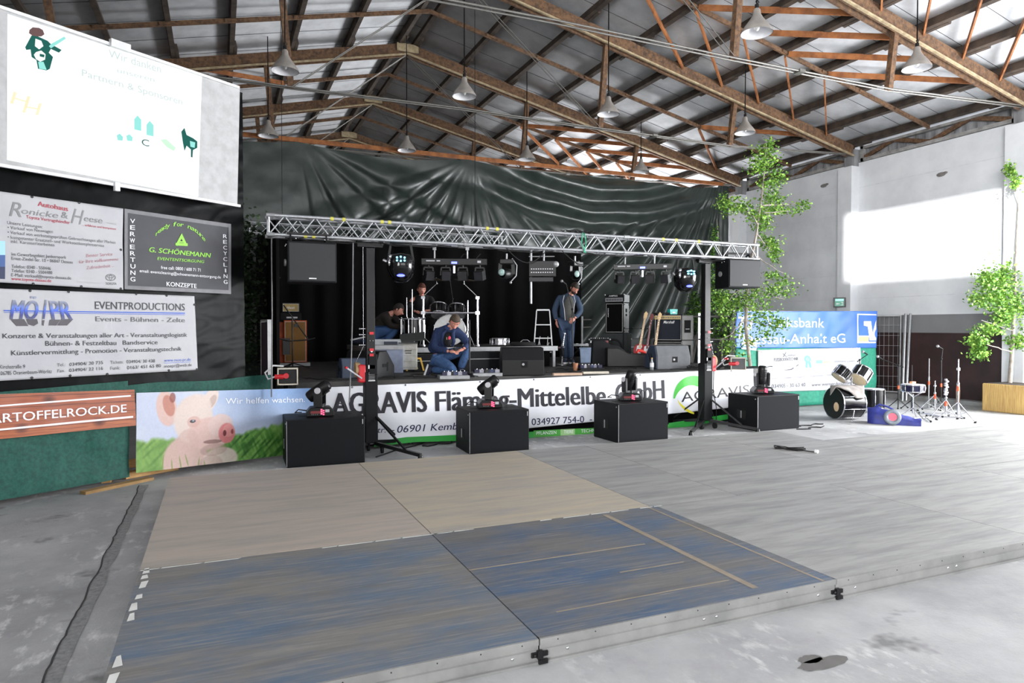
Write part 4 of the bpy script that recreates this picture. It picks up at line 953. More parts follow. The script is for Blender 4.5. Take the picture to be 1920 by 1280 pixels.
# ------------------------------------------------------------------ subwoofers and moving heads on them
def sub(label, c, dx, dy, h, rz, handles=True):
    t = thing('subwoofer', label, 'speaker', c, rz, 'black subwoofer boxes in front of the stage')
    b = MB(); b.box((0, 0, h/2), (dx, dy, h)); b.build('cabinet', black, t, bevel=.008)
    b = MB(); b.box((0, -dy/2-.004, h/2), (dx-.02, .012, h-.02)); b.build('front_grille', mat('black_foam_grille', s(22, 23, 26), .9, spec=.2, ns=200), t, bevel=.004)
    b = MB(); b.box((-dx/2-.001, .02, h*.42), (.006, .2, .14)); b.box((-dx/2-.004, .02, h*.42), (.012, .025, .12), 1)
    for x in (-.2, .25): b.box((x, .02, h+.001), (.2, .1, .004), 0)
    b.build('handle_recess', [mat('deep_black', s(8, 8, 9), .9), alud], t)
    b = MB(); b.box((-dx/2+.003, -dy/2-.011, h/2), (.006, .006, h-.03)); b.ball((-dx/2-.002, -dy/2+.04, h-.05), .01, 0, 8); b.box((dx/2-.03, -dy/2-.012, h-.06), (.012, .003, .06), 0); b.build('edge_trim', alud, t)
    return t
def moving_head(label, c, rz, tilt, yaw, lens='dark', cable=True):
    t = thing('moving_head_lamp', label, 'stage light', c, rz, 'moving head lamps standing on the subwoofers')
    b = MB(); b.prism([(-.17, 0), (.17, 0), (.17, .05), (.12, .11), (-.12, .11), (-.17, .05)], -.13, .13); b.build('base', blackp, t, bevel=.01)
    b = MB(); b.box((-.055, -.136, .055), (.12, .008, .03), 2); 
    for k, z in enumerate((.035, .06, .085)): b.box((.015, -.138, z), (.022, .008, .016), 0); b.box((.04, -.138, z-.01), (.018, .008, .014), 0)
    b.box((.085, -.137, .07), (.05, .006, .035), 1)
    for k in range(4): b.ball((-.1+k*.022, -.138, .028), .004, 1, 6)
    b.build('display', [mat('red_led_digits', s(255, 60, 90), .4, emit=(1, .1, .22), es=2.2), mat('pale_label', s(190, 190, 195), .5), mat('dim_red_panel', s(70, 20, 22), .4, emit=(.3, .02, .02), es=.35)], t)
    M = RZ(yaw); b = MB()
    b.cyl((0, 0, .1), (0, 0, .15), .06, n=18)
    for sx in (-1, 1): b.prism([(sx*.085, .13), (sx*.115, .13), (sx*.12, .34), (sx*.085, .34)], -.05, .05, fn=lambda v: M @ v); b.cyl(M @ Vector((sx*.11, 0, .32)), M @ Vector((sx*.132, 0, .32)), .038, m=1, n=16)
    b.prism([(-.11, .12), (.11, .12), (.11, .15), (-.11, .15)], -.05, .05, fn=lambda v: M @ v); b.build('yoke', [blackp, mat('pale_pivot_cap', s(196, 196, 200), .4)], t)
    H = M @ RX(tilt); b = MB(); pr_ = [(.0, -.14), (.055, -.14), (.07, -.12), (.075, -.04), (.082, .06), (.076, .15), (.066, .17)]
    b.lathe(pr_, (0, 0, .32), H @ Vector((0, 0, 1)), n=20)
    b.lathe([(.066, .165), (.05, .155), (.001, .165)], (0, 0, .32), H @ Vector((0, 0, 1)), 1, 20)
    for k in range(5): b.box(Vector((0, 0, .32))+H @ Vector((0, .075, -.08+k*.025)), (.09, .02, .01), 0, H)
    b.build('head', [blackp, mat('glass_lens', s(170, 176, 190), .08, spec=1)], t)
    if cable: b = MB(); b.tube([(.16, .05, .06), (.22, .1, .14), (.3, .24, .1), (.33, .38, -.05), (.34, .42, -.5)], .007); b.tube([(-.16, .05, .06), (-.26, .1, .07), (-.3, .2, .02), (-.22, .28, .012)], .007); b.build('cable', rubber, t)
    return t
sub('black subwoofer nearest the camera, in front of the pig banner', (1.21, 8.9, 0), .94, .66, .58, -.02)
sub('black subwoofer in front of the middle of the long banner', (3.5, 8.84, 0), .86, .66, .575, -.05)
sub('black subwoofer in front of the second half of the lettering', (5.8, 8.86, 0), .9, .68, .575, .02)
sub('black subwoofer at the right end, in front of the tall birch', (8.5, 8.92, 0), .93, .68, .575, .02)
moving_head('moving head lamp tilted left on the nearest subwoofer, red display lit', (1.16, 8.82, .59), -.1, -2.2, 1.3)
moving_head('moving head lamp pointing up left on the subwoofer beneath the word middle', (3.46, 8.84, .585), -.2, -2.25, 1.25)
moving_head('moving head lamp on the third subwoofer, seen from its side', (5.78, 8.86, .585), -.35, -2.7, .5)
moving_head('upright moving head lamp with square lens on the right-hand subwoofer', (8.45, 8.9, .585), -.45, -3.0, .15, cable=False)

# hanging full-range speakers
def flown(label, c, rz, w, h, d):
    t = thing('flown_speaker', label, 'speaker', c, rz, 'speakers hung under the truss ends')
    poly = [(-w/2, -d/2), (w/2, -d/2), (w/2*.8, d/2), (-w/2*.8, d/2)]
    b = MB(); vs = [(x, y, z) for z in (0, h) for x, y in poly]; b.add(vs, [(3, 2, 1, 0), (4, 5, 6, 7), (0, 1, 5, 4), (1, 2, 6, 5), (2, 3, 7, 6), (3, 0, 4, 7)]); b.build('cabinet', black, t, bevel=.012)
    b = MB(); b.box((0, -d/2-.004, h/2), (w-.04, .01, h-.05)); b.build('grille', grille, t)
    b = MB(); b.box((0, -d/2-.011, .05), (.09, .004, .014)); b.build('badge', whitep, t)
    b = MB(); 
    for x in (-w/2+.06, w/2-.1): b.bar((x, -.1, h), (x, -.05, h+.11), .02, .03); b.bar((x, .1, h), (x, -.05, h+.11), .02, .03)
    b.bar((-w/2+.02, -.05, h+.11), (w/2-.05, -.05, h+.11), .03, .03); b.build('hanging_bracket', dmetal, t)
    b = MB(); b.cyl((-w/2+.012, 0, h/2), (-w/2-.006, 0, h/2), .045, n=16); b.build('handle', alud, t)
    b = MB()
    for x, y, z in ((-w/2+.1, -d/2, h+.03), (w/2-.15, -d/2, h+.03), (-w/2, -.12, h-.04), (-w/2, -.05, h-.05)): b.ball((x, y, z), .011, 0, 8)
    b.build('bolt', steel, t); return t
flown('black speaker hanging under the left end of the truss', (1.07, 9.05, 2.26), .05, .6, .51, .45)
flown('black speaker hanging under the right end of the truss, turned inwards', (8.12, 9.18, 2.36), -.12, .62, .48, .5)

# ------------------------------------------------------------------ stage lights under the truss
blue_led = mat('blue_led', s(60, 70, 255), .3, emit=(.08, .1, 1), es=6); cyan_led = mat('cyan_led', s(120, 220, 255), .3, emit=(.25, .75, 1), es=2.5); white_led = mat('violet_white_led', s(235, 225, 255), .3, emit=(.85, .75, 1), es=3)
def scanner(label, c, rz):
    t = thing('disco_light', label, 'stage light', c, rz, 'round disco lights with glowing blue lens')
    b = MB(); b.lathe([(.001, -.24), (.09, -.23), (.16, -.16), (.19, -.04), (.18, .06), (.14, .13), (.001, .16)], (0, 0, 0), (0, -.25, .97), n=24); b.build('shell', mat('glossy_black', s(12, 12, 14), .12), t)
    b = MB()
    for x, z in ((-.05, .07), (0, .08), (.05, .07), (-.05, .03), (.0, .025), (.05, .03)): b.cyl((x, -.16+abs(z-.05)*.2, z+.01), (x, -.2, z+.01), .013, n=10)
    b.build('top_lamp', cyan_led, t)
    b = MB(); b.ball((.0, -.13, -.155), (.055, .05, .018), 0, 12); b.build('lens', blue_led, t)
    b = MB(); b.ball((-.15, -.1, .02), (.03, .02, .05), 0, 8); b.cyl((-.19, 0, .04), (-.24, 0, .06), .022); b.ball((-.14, -.08, .1), (.035, .03, .035), 0, 8); b.build('knob', steel, t)
    b = MB(); b.bar((-.17, 0, .05), (-.13, 0, .3), .02, .03); b.bar((.17, 0, .05), (.13, 0, .3), .02, .03); b.bar((-.13, 0, .3), (.13, 0, .3), .03, .03); b.build('bracket', dmetal, t)
    return t
hz_ = TZ+.02
scanner('round disco light with blue lens hanging left, beside the left lifting stand', (2.28, 9.12, 2.55), facing(2.3, 9.1))
scanner('round disco light with blue lens hanging right, tilted before the tarpaulin', (7.02, 9.12, 2.52), facing(7, 9.1)+.5)
def par_bar(label, c, rz, n=4, w=.92):
    t = thing('spotlight_bar', label, 'stage light', c, rz, 'bars of four small spotlights under the truss')
    b = MB(); b.box((0, 0, 0), (w, .07, .09)); b.build('bar', blackp, t, bevel=.006)
    b = MB(); b.box((-w*.36, -.038, .01), (.12, .004, .016), 0); b.box((-w*.24, -.038, .01), (.05, .004, .016), 0); b.box((w*.38, -.038, .0), (.05, .004, .03), 0) ; b.build('label_strip', mat('pale_label', s(190, 190, 195), .5), t)
    b = MB(); b.box((0, -.04, -.015), (.08, .006, .03), 0); b.box((.0, -.03, -.11), (.025, .03, .1), 1); b.build('indicator', [blue_led, white_led], t)
    for k in range(n):
        x = -w/2+.1+k*(w-.2)/(n-1); a = (.5-k/(n-1))*.9
        p = thing('spot', None, None, (x, 0, -.16)); del_ = None
        b = MB(); M = RZ(a) @ RX(.25)
        b.box((x, 0, -.19), (.13, .12, .13), 0, M); b.box(Vector((x, 0, -.19))+M @ Vector((0, -.065, 0)), (.115, .01, .115), 1, M); b.bar((x-.06, 0, -.08), (x-.07, 0, -.19), .012, .02); b.bar((x+.06, 0, -.08), (x+.07, 0, -.19), .012, .02); b.bar((x-.06, 0, -.08), (x+.06, 0, -.08), .012, .02); b.cyl((x, 0, -.08), (x, 0, -.04), .012)
        bpy.data.objects.remove(p)
        b.build('spotlight', [blackp, mat('dark_lens', s(40, 40, 44), .2)], t)
    b = MB()
    for x in (-w*.3, w*.2): b.cyl((x, 0, .04), (x, 0, .2), .012); b.box((x, 0, .19), (.05, .05, .05))
    b.build('clamp', alud, t)
    b = MB(); b.tube([(w*.1+i*.04, .03, .06+.06*math.sin(i*1.1)) for i in range(8)], .006, 0, 5); b.build('cable', rubber, t)
    return t
par_bar('bar of four small spotlights hanging left of centre in front of the black cloth', (3.05, 9.14, 2.62), facing(3.1, 9.1))
par_bar('bar of four small spotlights hanging right of centre before the grey tarpaulin', (6.2, 9.14, 2.66), facing(6.2, 9.1)-.0)
def small_head(label, c, rz, w=.2):
    t = thing('hanging_moving_head', label, 'stage light', c, rz)
    b = MB(); b.box((0, 0, .1), (w, .16, .07)); b.build('base', blackp, t, bevel=.01)
    b = MB(); b.bar((-.09, 0, .08), (-.1, 0, -.08), .025, .05); b.bar((.09, 0, .08), (.1, 0, -.08), .025, .05); b.build('yoke', blackp, t)
    b = MB(); b.lathe([(.001, -.12), (.06, -.1), (.075, 0), (.07, .1), (.055, .12)], (0, 0, -.07), (-.5, -.8, -.1), n=16); b.build('head', blackp, t)
    b = MB(); b.ball((-.07, -.11, -.06), (.05, .03, .05), 0, 12); b.build('lens', mat('pale_green_glass', s(150, 176, 172), .1), t)
    b = MB(); b.cyl((0, 0, .13), (0, 0, .22), .014); b.tube([(.08, 0, .15), (.15, 0, .05), (.14, 0, -.1), (.05, 0, -.2)], .008); b.ball((.06, -.02, -.2), .02, 0, 8); b.build('clamp', alud, t); return t
small_head('small moving head lamp hanging at the centre of the truss', (3.85, 9.14, 2.55), facing(3.85, 9.1))
small_head('small black lamp hanging right of centre at the edge of the black cloth', (4.98, 9.14, 2.56), facing(5, 9.1)+.8)
t = thing('led_panel_light', 'rectangular lamp with two rows of small lights hanging right of centre', 'stage light', (4.42, 9.12, 2.55), facing(4.4, 9.1))
b = MB(); b.prism([(-.2, -.1), (.2, -.1), (.2, .13), (-.2, .13)], -.06, .06); b.box((-.02, .02, -.14), (.36, .1, .07)); b.build('housing', blackp, t, bevel=.006)
b = MB()
for k in range(10):
    for z in (.01, -.04): b.box((-.16+k*.034, -.063, z), (.018, .006, .012))
b.build('diode', mat('faint_glow_diode', s(180, 180, 186), .3, emit=(.5, .5, .5), es=.5), t)  # weak grey emission put into the diodes to make them pale
b = MB(); b.cyl((-.17, 0, .13), (-.17, 0, .3), .018); b.cyl((.02, 0, .13), (.02, 0, .3), .014); b.cyl((-.2, 0, .2), (.18, 0, .2), .008); b.ball((.2, -.05, .08), .045, 0, 10); b.build('clamp', alud, t)
b = MB(); b.cyl((-.17, 0, -.5), (-.17, 0, -.1), .018, n=10); b.build('hanging_tube', alud, t)
# hanging ropes / wires
b = MB(); b.tube([(0, 0, 0), (-.01, 0, -.8), (-.03, 0, -1.5), (-.06, 0, -2.1)], .009, 0, 6); o = b.build('hanging_cable', mat('grey_cable', s(120, 120, 122), .6)); o.location = Y_ = at(662, 455, Y=9.1); tag(o, 'grey cable hanging from the truss left of the left lifting stand', 'cable')
b = MB(); b.tube([(0, 0, 0), (-.0, 0, -1.), (-.015, 0, -2.05)], .009, 0, 6); o = b.build('hanging_cable', MATS['grey_cable']); o.location = at(509, 440, Y=9.1); tag(o, 'grey cable hanging down past the left speaker to the stage edge', 'cable')
# ------------------------------------------------------------------ back curtain and black cloth
def folds(x, z):
    # fan of creases from the upper right nail, swags in the middle, fans from two nails on the left
    d = 0
    def fan(px, pz, k, amp, a0, a1, ph=0, fall=.9):
        dx, dz = x-px, z-pz; r = math.hypot(dx, dz); a = math.atan2(dz, dx)
        wgt = smooth(a0-.15, a0+.1, a)*(1-smooth(a1-.1, a1+.15, a))*smooth(.2, 1.6, r)
        n = noise.noise(Vector((a*k*.22, r*.12, ph)))
        v = math.sin(a*k+ph+2.2*n); v = math.copysign(abs(v)**.75, v)
        return wgt*amp*min(r, 6)*.35*v*(.6+.5*n+.3)
    right = smooth(8.0, 9.6, x+.35*(5.2-z))
    d += right*fan(14.2, 6.9, 62, .085, -2.62, -1.62)
    d += right*.03*math.sin(30*math.atan2(z-6.9, x-14.2)+1)*smooth(1, 5, math.hypot(x-14.2, z-6.9))
    mid = (1-right)
    d += mid*fan(6.0, 6.1, 26, .07, -2.7, -.7, 1.3); d += mid*fan(1.7, 6.2, 20, .06, -1.4, -.2, 2.1)
    # swags
    cx, cz = 10.0, 8.4; r = math.hypot((x-cx)*.62, z-cz); ang = abs((x-cx)/(cz-z+.01))
    sw = smooth(3.3, 1.9, 0) if False else 1
    band = (1-smooth(3.6, 4.3, r))*smooth(2.0, 2.5, r)*(1-smooth(.9, 1.5, ang))
    d = d*(1-band)+band*.11*math.sin(r*9.5+.5*noise.noise(Vector((x, z, 2))))
    d += .012*noise.noise(Vector((x*3, z*3, 0)))
    return d
CY = 16.75
def ctop(x): return 6.02
def CP(a, c):
    x = .3+14.1*a; sag = .16*abs(math.sin((x-1.7)*PI/4.25)) if x < 14 else 0
    z = .1+(ctop(x)-.1-sag)*c; return (x, CY-.12-folds(x, z), z)
b = MB(); b.grid(CP, 620, 190)
o = tag(b.build('back_tarpaulin', tarp_g), 'huge creased dark tarpaulin hung across the hall behind the stage', 'tarpaulin'); at_origin(o, (7, CY, 0))
b = MB(); b.box((7.1, CY-.06, 6.08), (14.3, .06, .1), 0); o = tag(b.build('curtain_batten', timber2), 'long orange-brown wooden batten holding up the back tarpaulin', 'batten'); at_origin(o, (7.1, CY-.06, 6.03))
def DP(a, c):
    x = .75+7.75*a; return (x, 15.3+.05*math.sin(x*11+.6*math.sin(x*3)), .95+2.68*c)
b = MB(); b.grid(DP, 300, 2); o = tag(b.build('black_backdrop', drape), 'matt black stage cloth hanging behind the drummer', 'cloth'); at_origin(o, (4.6, 15.3, .95))
b = MB(); b.grid(lambda a, c: (.78+.06*math.sin(a*30), 10.6+4.6*a, .95+2.4*c), 100, 2); o = tag(b.build('black_side_cloth', drape), 'matt black cloth closing off the left side of the stage', 'cloth'); at_origin(o, (.78, 13, .95))

# ------------------------------------------------------------------ things on the stage
def S(px, py, z=SZ): return at(px, py, z=z)
def stage_thing(name, label, cat, p, rz=None, group=None): return thing(name, label, cat, p, facing(p[0], p[1]) if rz is None else rz, group)
RIZ = 1.34
t = thing('drum_riser', 'low riser with silver front edge carrying the drum kit', 'platform', (4.15, 12.75, SZ))
b = MB(); b.box((0, 0, .355), (3.5, 2.4, .06)); b.build('top', stm, t)
b = MB(); b.box((0, -1.21, .35), (3.52, .03, .085)); b.box((-1.76, 0, .35), (.03, 2.4, .085)); b.box((1.76, 0, .35), (.03, 2.4, .085)); b.build('edge_rail', alud, t)
for x in (-1.7, -.55, .6, 1.7): b = MB(); b.box((x, -1.17, .155), (.05, .05, .31)); b.build('leg', alud, t)
b = MB(); b.box((0, -1.0, .155), (3.4, .02, .3)); b.build('skirt', drape, t)
# black cases with yellow marks under / in front of the riser
def case(name, label, p, d, m, extra=None, rz=None, cat='case'):
    t = stage_thing(name, label, cat, p, rz)
    b = MB(); b.box((0, 0, d[2]/2), d); b.build('body', m, t, bevel=.008)
    b = MB(); 
    for x in (-1, 1):
        for z in (0, 1): b.ball((x*(d[0]/2-.01), -d[1]/2+.01, .012+z*(d[2]-.024)), .022, 0, 8)
    b.box((0, -d[1]/2-.004, d[2]*.62), (d[0]*.98, .008, .012)); b.build('corner_fitting', alud, t)
    if extra: extra(t, d)
    return t
yel = mat('yellow_stencil', s(214, 168, 60), .6)
def lettA(t, d):
    b = MB(); y = -d[1]/2-.012
    b.prism([(-.16, .02), (-.1, .24), (.1, .24), (.16, .02), (.13, .02), (.08, .21), (-.08, .21), (-.13, .02)], y, y+.004); b.prism([(-.05, .05), (0, .17), (.05, .05), (.03, .05), (0, .12), (-.03, .05)], y, y+.004); b.build('stencil_mark', yel, t)
def lettD(t, d):
    b = MB(); y = -d[1]/2-.012
    for z in (.04, .27): b.box((d[0]/2-.1, y, z), (.18, .004, .012))
    for x in (-.05, .0): b.box((d[0]/2-.1+x, y, .15), (.012, .004, .15))
    b.box((d[0]/2-.06, y, .22), (.07, .004, .01)); b.build('stencil_mark', yel, t)
case('flight_case', 'black flight case with a yellow stencilled letter under the riser, behind the kneeling man', (3.02, 11.3, SZ), (.75, .35, .29), black, lettA, 0)
case('flight_case', 'black flight case with yellow lines on its right end, below the drum riser', (4.3, 11.28, SZ), (1.0, .35, .32), black, lettD, 0)
p = S(973, 694); t = case('flight_case', 'small case with silver edges and dark side, left of the big black floor monitor', (p.x-.05, p.y+.25, SZ), (.32, .4, .36), black, None)
b = MB(); b.box((.16, -.2, .18), (.12, .012, .36)); b.box((.16, -.21, .18), (.05, .012, .28), 1); b.build('edge_frame', [alu, mat('maroon_strip', s(62, 30, 40), .6)], t)
# white drawer cabinet with open grey lid, and the pale table beside it
p = at(767, 690, Y=11.2); t = stage_thing('drawer_case', 'dirty white drawer case with an open dark lid on top', 'case', (p.x, 11.25, SZ))
b = MB(); b.box((0, 0, .26), (.3, .32, .44)); b.build('body', mat('dirty_white_laminate', s(206, 204, 196), .6, ns=9, c2=s(178, 176, 166)), t, bevel=.006)
for k in range(4): b = MB(); b.box((0, -.165, .12+k*.1), (.27, .01, .085)); b.build('drawer', MATS['dirty_white_laminate'], t, bevel=.004)
b = MB(); b.tube([(-.05, -.17, .36), (-.05, -.2, .36), (.05, -.2, .36), (.05, -.17, .36)], .006); b.tube([(-.05, -.17, .32), (.05, -.17, .32)], .006); b.build('handle', dmetal, t)
b = MB(); b.bar((-.16, -.1, .49), (.16, -.1, .49), .36, .02, 0, (0, 0, 1)); b.box((.07, .02, .58), (.42, .34, .03), 0, RX(.35) @ RY(-.12)); b.build('lid', mat('dark_grey_lid', s(62, 66, 64), .6), t)
b = MB(); 
for x in (-.11, .11):
    for y in (-.1, .1): b.cyl((x-.012, y, .02), (x+.012, y, .02), .022); b.box((x, y, .045), (.02, .02, .03))
b.build('castor', rubber, t)
p = at(724, 690, Y=11.2); t = stage_thing('work_table', 'pale blue-grey cabinet with a silver rail top behind the left floor monitor', 'cabinet', (p.x, 11.22, SZ))
b = MB(); b.box((0.05, 0, .2), (.46, .35, .4)); b.build('body', mat('pale_blue_laminate', s(150, 160, 186), .5), t, bevel=.005)
b = MB(); b.box((0, -.01, .42), (.56, .4, .07)); b.build('top_rail', alud, t)
b = MB(); b.prism([(-.22, .46), (.26, .46), (.24, .55), (-.22, .55)], -.12, .12); b.box((.08, -.13, .49), (.22, .02, .05), 1); b.build('mixer', [mat('light_grey_case', s(170, 174, 178), .5), mat('dark_blue_panel', s(28, 34, 56), .5)], t)

# floor monitors
def wedge(label, p, rz, w=.6, h=.34, d=.4, m=blackp, back=True):
    t = stage_thing('floor_monitor', label, 'speaker', p, rz, 'wedge monitors along the stage edge')
    prof = [(-d/2, 0), (d/2, 0), (d/2, h*.42), (d*.06, h), (-d/2*.7, h*.98), (-d/2, h*.55)]   # (y,z)
    b = MB(); n = len(prof); vs = [(x, y, z) for x in (-w/2, w/2) for y, z in prof]; b.add(vs, [tuple(range(n-1, -1, -1)), tuple(range(n, 2*n))]+[(i, (i+1) % n, n+(i+1) % n, n+i) for i in range(n)]); b.build('cabinet', m, t, bevel=.012)
    g = Vector((0, d/2, h*.42)); q = Vector((0, d*.06, h)); b = MB(); b.bar(g+Vector((-w/2+.02, 0, 0))+(q-g)*.5+Vector((0, .004, .004)), g+Vector((w/2-.02, 0, 0))+(q-g)*.5+Vector((0, .004, .004)), (q-g).length*.9, .01, 0, (q-g).cross(Vector((1, 0, 0)))); b.build('grille', grille, t)
    for sx in (-1, 1): b = MB(); b.box((sx*(w/2+.001), -.03, h*.45), (.008, .1, .05), 0, RX(.0)); b.box((sx*(w/2+.001), .04, h*.4), (.008, .03, .13), 0); b.build('side_handle', mat('deep_black', s(8, 8, 9), .9), t)
    b = MB(); b.box((.02, -d/2-.0, h*.4), (.1, .012, .1), 0); b.cyl((0, -d/2, h*.4), (0, -d/2-.01, h*.4), .02, m=1); b.build('socket_plate', [mat('deep_black', s(8, 8, 9), .9), alud], t); return t
slate = mat('blue_grey_plastic', s(52, 62, 80), .5); greyp = mat('grey_plastic', s(84, 86, 90), .55)
wedge('black floor monitor standing before the pale cabinet, beside the left lifting stand', (2.1, 10.35, SZ), 2.55+PI-.3, .62, .4, .42)
wedge('rounded blue-grey floor monitor half hidden behind the left lifting stand winch', (1.82, 10.15, SZ), .1, .42, .3, .3, slate)
wedge('large black floor monitor at the middle of the stage edge', (4.4, 9.85, SZ), facing(4.4, 9.8)+.12, .66, .44, .55)
wedge('blue-grey floor monitor at the right, in front of the guitar amplifiers', (7.5, 10.25, SZ), -.12, .66, .43, .46, greyp)
t = bpy.data.objects[[o.name for o in bpy.data.objects if o.get('label', '').startswith('blue-grey floor monitor at the right')][0]]
b = MB(); b.add([(-.333, y, z) for y, z in ((-.23, 0), (.23, 0), (.23, .18), (.03, .43), (-.16, .42), (-.23, .236))]+[(-.35, y*.94, .02+z*.94) for y, z in ((-.23, 0), (.23, 0), (.23, .18), (.03, .43), (-.16, .42), (-.23, .236))], [tuple(range(5, -1, -1)), tuple(range(6, 12))]+[(i, (i+1) % 6, 6+(i+1) % 6, 6+i) for i in range(6)]); b.build('end_cap', slate, t)
b = MB()
for y in (-.06, .02): b.box((-.352, y, .2), (.006, .03, .16), 0, RX(-.4))
b.build('vent_slot', mat('deep_black', s(8, 8, 9), .9), t)
# amplifiers
def amp(name, label, p, w, h, d, front, body, rz=None, cat='amplifier', grp=None):
    t = stage_thing(name, label, cat, p, rz, grp)
    b = MB(); b.box((0, 0, h/2), (w, d, h)); b.build('cabinet', body, t, bevel=.008)
    b = MB(); b.box((0, -d/2-.003, h/2), (w-.05, .008, h-.05)); b.build('front_cloth', front, t)
    b = MB(); 
    for z in (.025, h-.025): b.box((0, -d/2-.004, z), (w-.04, .01, .008))
    for x in (-w/2+.025, w/2-.025): b.box((x, -d/2-.004, h/2), (.008, .01, h-.04))
    b.build('piping', mat('pale_piping', s(190, 190, 186), .6), t); return t
orange = mat('orange_vinyl', s(206, 92, 30), .55, c2=s(186, 76, 24)); tan_g = mat('tan_speaker_cloth', s(150, 108, 50), .8, ns=200, c2=s(110, 76, 36))
t = amp('guitar_cabinet', 'orange guitar speaker cabinet with tan cloth front at the left of the stage', (1.35, 13.7, SZ+.08), .42, .8, .35, tan_g, orange)
b = MB(); b.box((-.33, .1, .38), (.24, .3, .78)); b.build('side_panel', orange, t, bevel=.01)
b = MB(); b.box((-.08, 0, -.04), (.7, .35, .06)); [b.cyl((x, -.1, -.05), (x+.02, -.1, -.05), .03) for x in (-.35, .1)]; b.build('trolley', alud, t)
t = amp('amplifier_head', 'gold-fronted amplifier head on top of the orange cabinet', (1.27, 13.7, SZ+1.03), .33, .19, .22, mat('gold_panel', s(168, 142, 84), .5), black)
b = MB(); 
gv, gf, gw = glyphs('Hughes', .3, .02)
def front_text(t, txt, c, w, h, y, m, sh=0, bo=0, name='lettering', vertical=False):
    vs, fs, gw = glyphs(txt, sh, bo); b = MB()
    if vertical: b.add([(c[0]+(-(yy/CAP)+.5)*h, y, c[1]-w/2+x/gw*w) for x, yy in vs], fs)
    else: b.add([(c[0]-w/2+x/gw*w, y, c[1]-h/2+yy/CAP*h) for x, yy in vs], fs)
    return b.build(name, m, t)
front_text(t, 'Hiwatt', (0, .095), .15, .05, -.118, whitep, .3, .01)
t = stage_thing('amplifier_head', 'small black amplifier with a pale label, between the orange cabinet and the gold head', 'amplifier', (1.27, 13.7, SZ+.885)); b = MB(); b.box((0, 0, .07), (.38, .24, .14)); b.build('cabinet', black, t, bevel=.006)
b = MB(); b.box((.02, -.122, .05), (.2, .004, .03)); b.build('label_strip', mat('pale_label', s(190, 190, 195), .5), t)
# bass stack
bp = (8.12, 13.0)
t = amp('bass_cabinet', 'tall black bass speaker cabinet with grey side and white lettering down its edge', (8.15, 13.0, 1.57), .42, .67, .38, drape, black, -.88)
b = MB(); b.box((.212, 0, .335), (.006, .36, .65), 0); b.box((.218, -.02, .5), (.006, .1, .08), 1); b.box((.218, -.02, .4), (.006, .1, .05), 1)
for y in (-.15, .15):
    for z in (.04, .63): b.ball((.215, y, z), .014, 1, 8)
b.build('side_panel', [mat('mid_grey_panel', s(150, 152, 152), .6), mat('deep_black', s(8, 8, 9), .9)], t)
front_text(t, 'AMPEG', (-.14, .45), .2, .02, -.202, whitep, 0, .02, vertical=True)
t = stage_thing('bass_amplifier', 'bass amplifier with a silver knob panel on top of the tall bass cabinet', 'amplifier', (8.15, 13.0, 2.245), -.88)
b = MB(); b.box((0, 0, .09), (.44, .38, .17)); b.build('cabinet', black, t, bevel=.006)
b = MB(); b.box((-.01, -.193, .06), (.4, .006, .085), 0); b.box((.222, 0, .09), (.006, .36, .16), 2)
for k in range(12): b.box((-.18+k*.031, -.198, .06), (.015, .006, .05), 1)
for x, z in ((.22, .01), (.22, .17), (-.22, .17)): b.ball((x, -.19, z), .02, 0, 8)
b.build('control_panel', [alu, dmetal, MATS['mid_grey_panel']], t); front_text(t, 'AMPEG', (-.03, .145), .2, .03, -.195, whitep, 0, .02)
t = stage_thing('bass_cabinet', 'lower grey-sided bass cabinet with an open round loudspeaker', 'amplifier', (8.15, 13.0, SZ), -.88)
b = MB(); b.box((0, 0, .31), (.56, .4, .615)); b.build('cabinet', mat('charcoal_carpet', s(50, 54, 54), .9), t, bevel=.01)
b = MB(); b.lathe([(.2, 0), (.19, .015), (.17, .012), (.07, -.05), (.001, -.03)], (0, -.2, .3), (0, -1, 0), n=28); b.build('loudspeaker', rubber, t)
case('equipment_crate', 'dark low crate standing right of the bass cabinets', (8.75, 12.9, SZ), (.5, .4, .5), mat('green_black_case', s(30, 38, 36), .5), None)
# guitar amps on the right
t = amp('guitar_amplifier', 'guitar combo amplifier with gold knob panel and white script logo, top of the right stack', (8.83, 12.05, 1.41), .58, .56, .32, mat('blue_black_cloth', s(26, 32, 44), .85), black, -.66)
b = MB(); b.box((-.01, -.166, .495), (.54, .008, .075), 0)
for k in range(14): b.cyl((-.24+k*.036, -.168, .495), (-.24+k*.036, -.185, .495), .011, m=1, n=8)
b.build('knob_panel', [mat('gold_knob_panel', s(176, 146, 62), .4), dmetal], t)
front_text(t, 'Marshall', (.02, .4), .23, .055, -.172, whitep, .3, .02)
t = amp('amplifier_head', 'thin black amplifier head squeezed between the two guitar cabinets', (8.83, 12.05, 1.315), .6, .09, .3, black, black, -.66)
t = amp('guitar_cabinet', 'black guitar cabinet with a white bar badge, bottom of the right stack', (8.81, 12.05, SZ), .62, .36, .34, drape, black, -.66); front_text(t, 'MARSHALL', (.14, .29), .16, .028, -.178, whitep, 0, .03)
b = MB(); b.prism([(-.09, 0), (.09, 0), (.1, .11), (-.1, .11)], -.05, .05); b.box((0, -.052, .04), (.08, .004, .03), 1); o = b.build('plastic_tub', [mat('turquoise_plastic', s(40, 176, 168), .4), whitep], bevel=.006); o.location = (8.9, 12.0, 1.975); tag(o, 'turquoise plastic tub on top of the right guitar amplifier', 'tub')
b = MB(); b.box((0, 0, .02), (.3, .2, .035)); o = b.build('folded_cloth', mat('black_fabric', s(24, 24, 25), .9), bevel=.012); o.location = (8.68, 12.08, 1.972); o.rotation_euler = (0, 0, -.3); tag(o, 'folded black cloth on the right guitar amplifier, left of the tub', 'cloth')
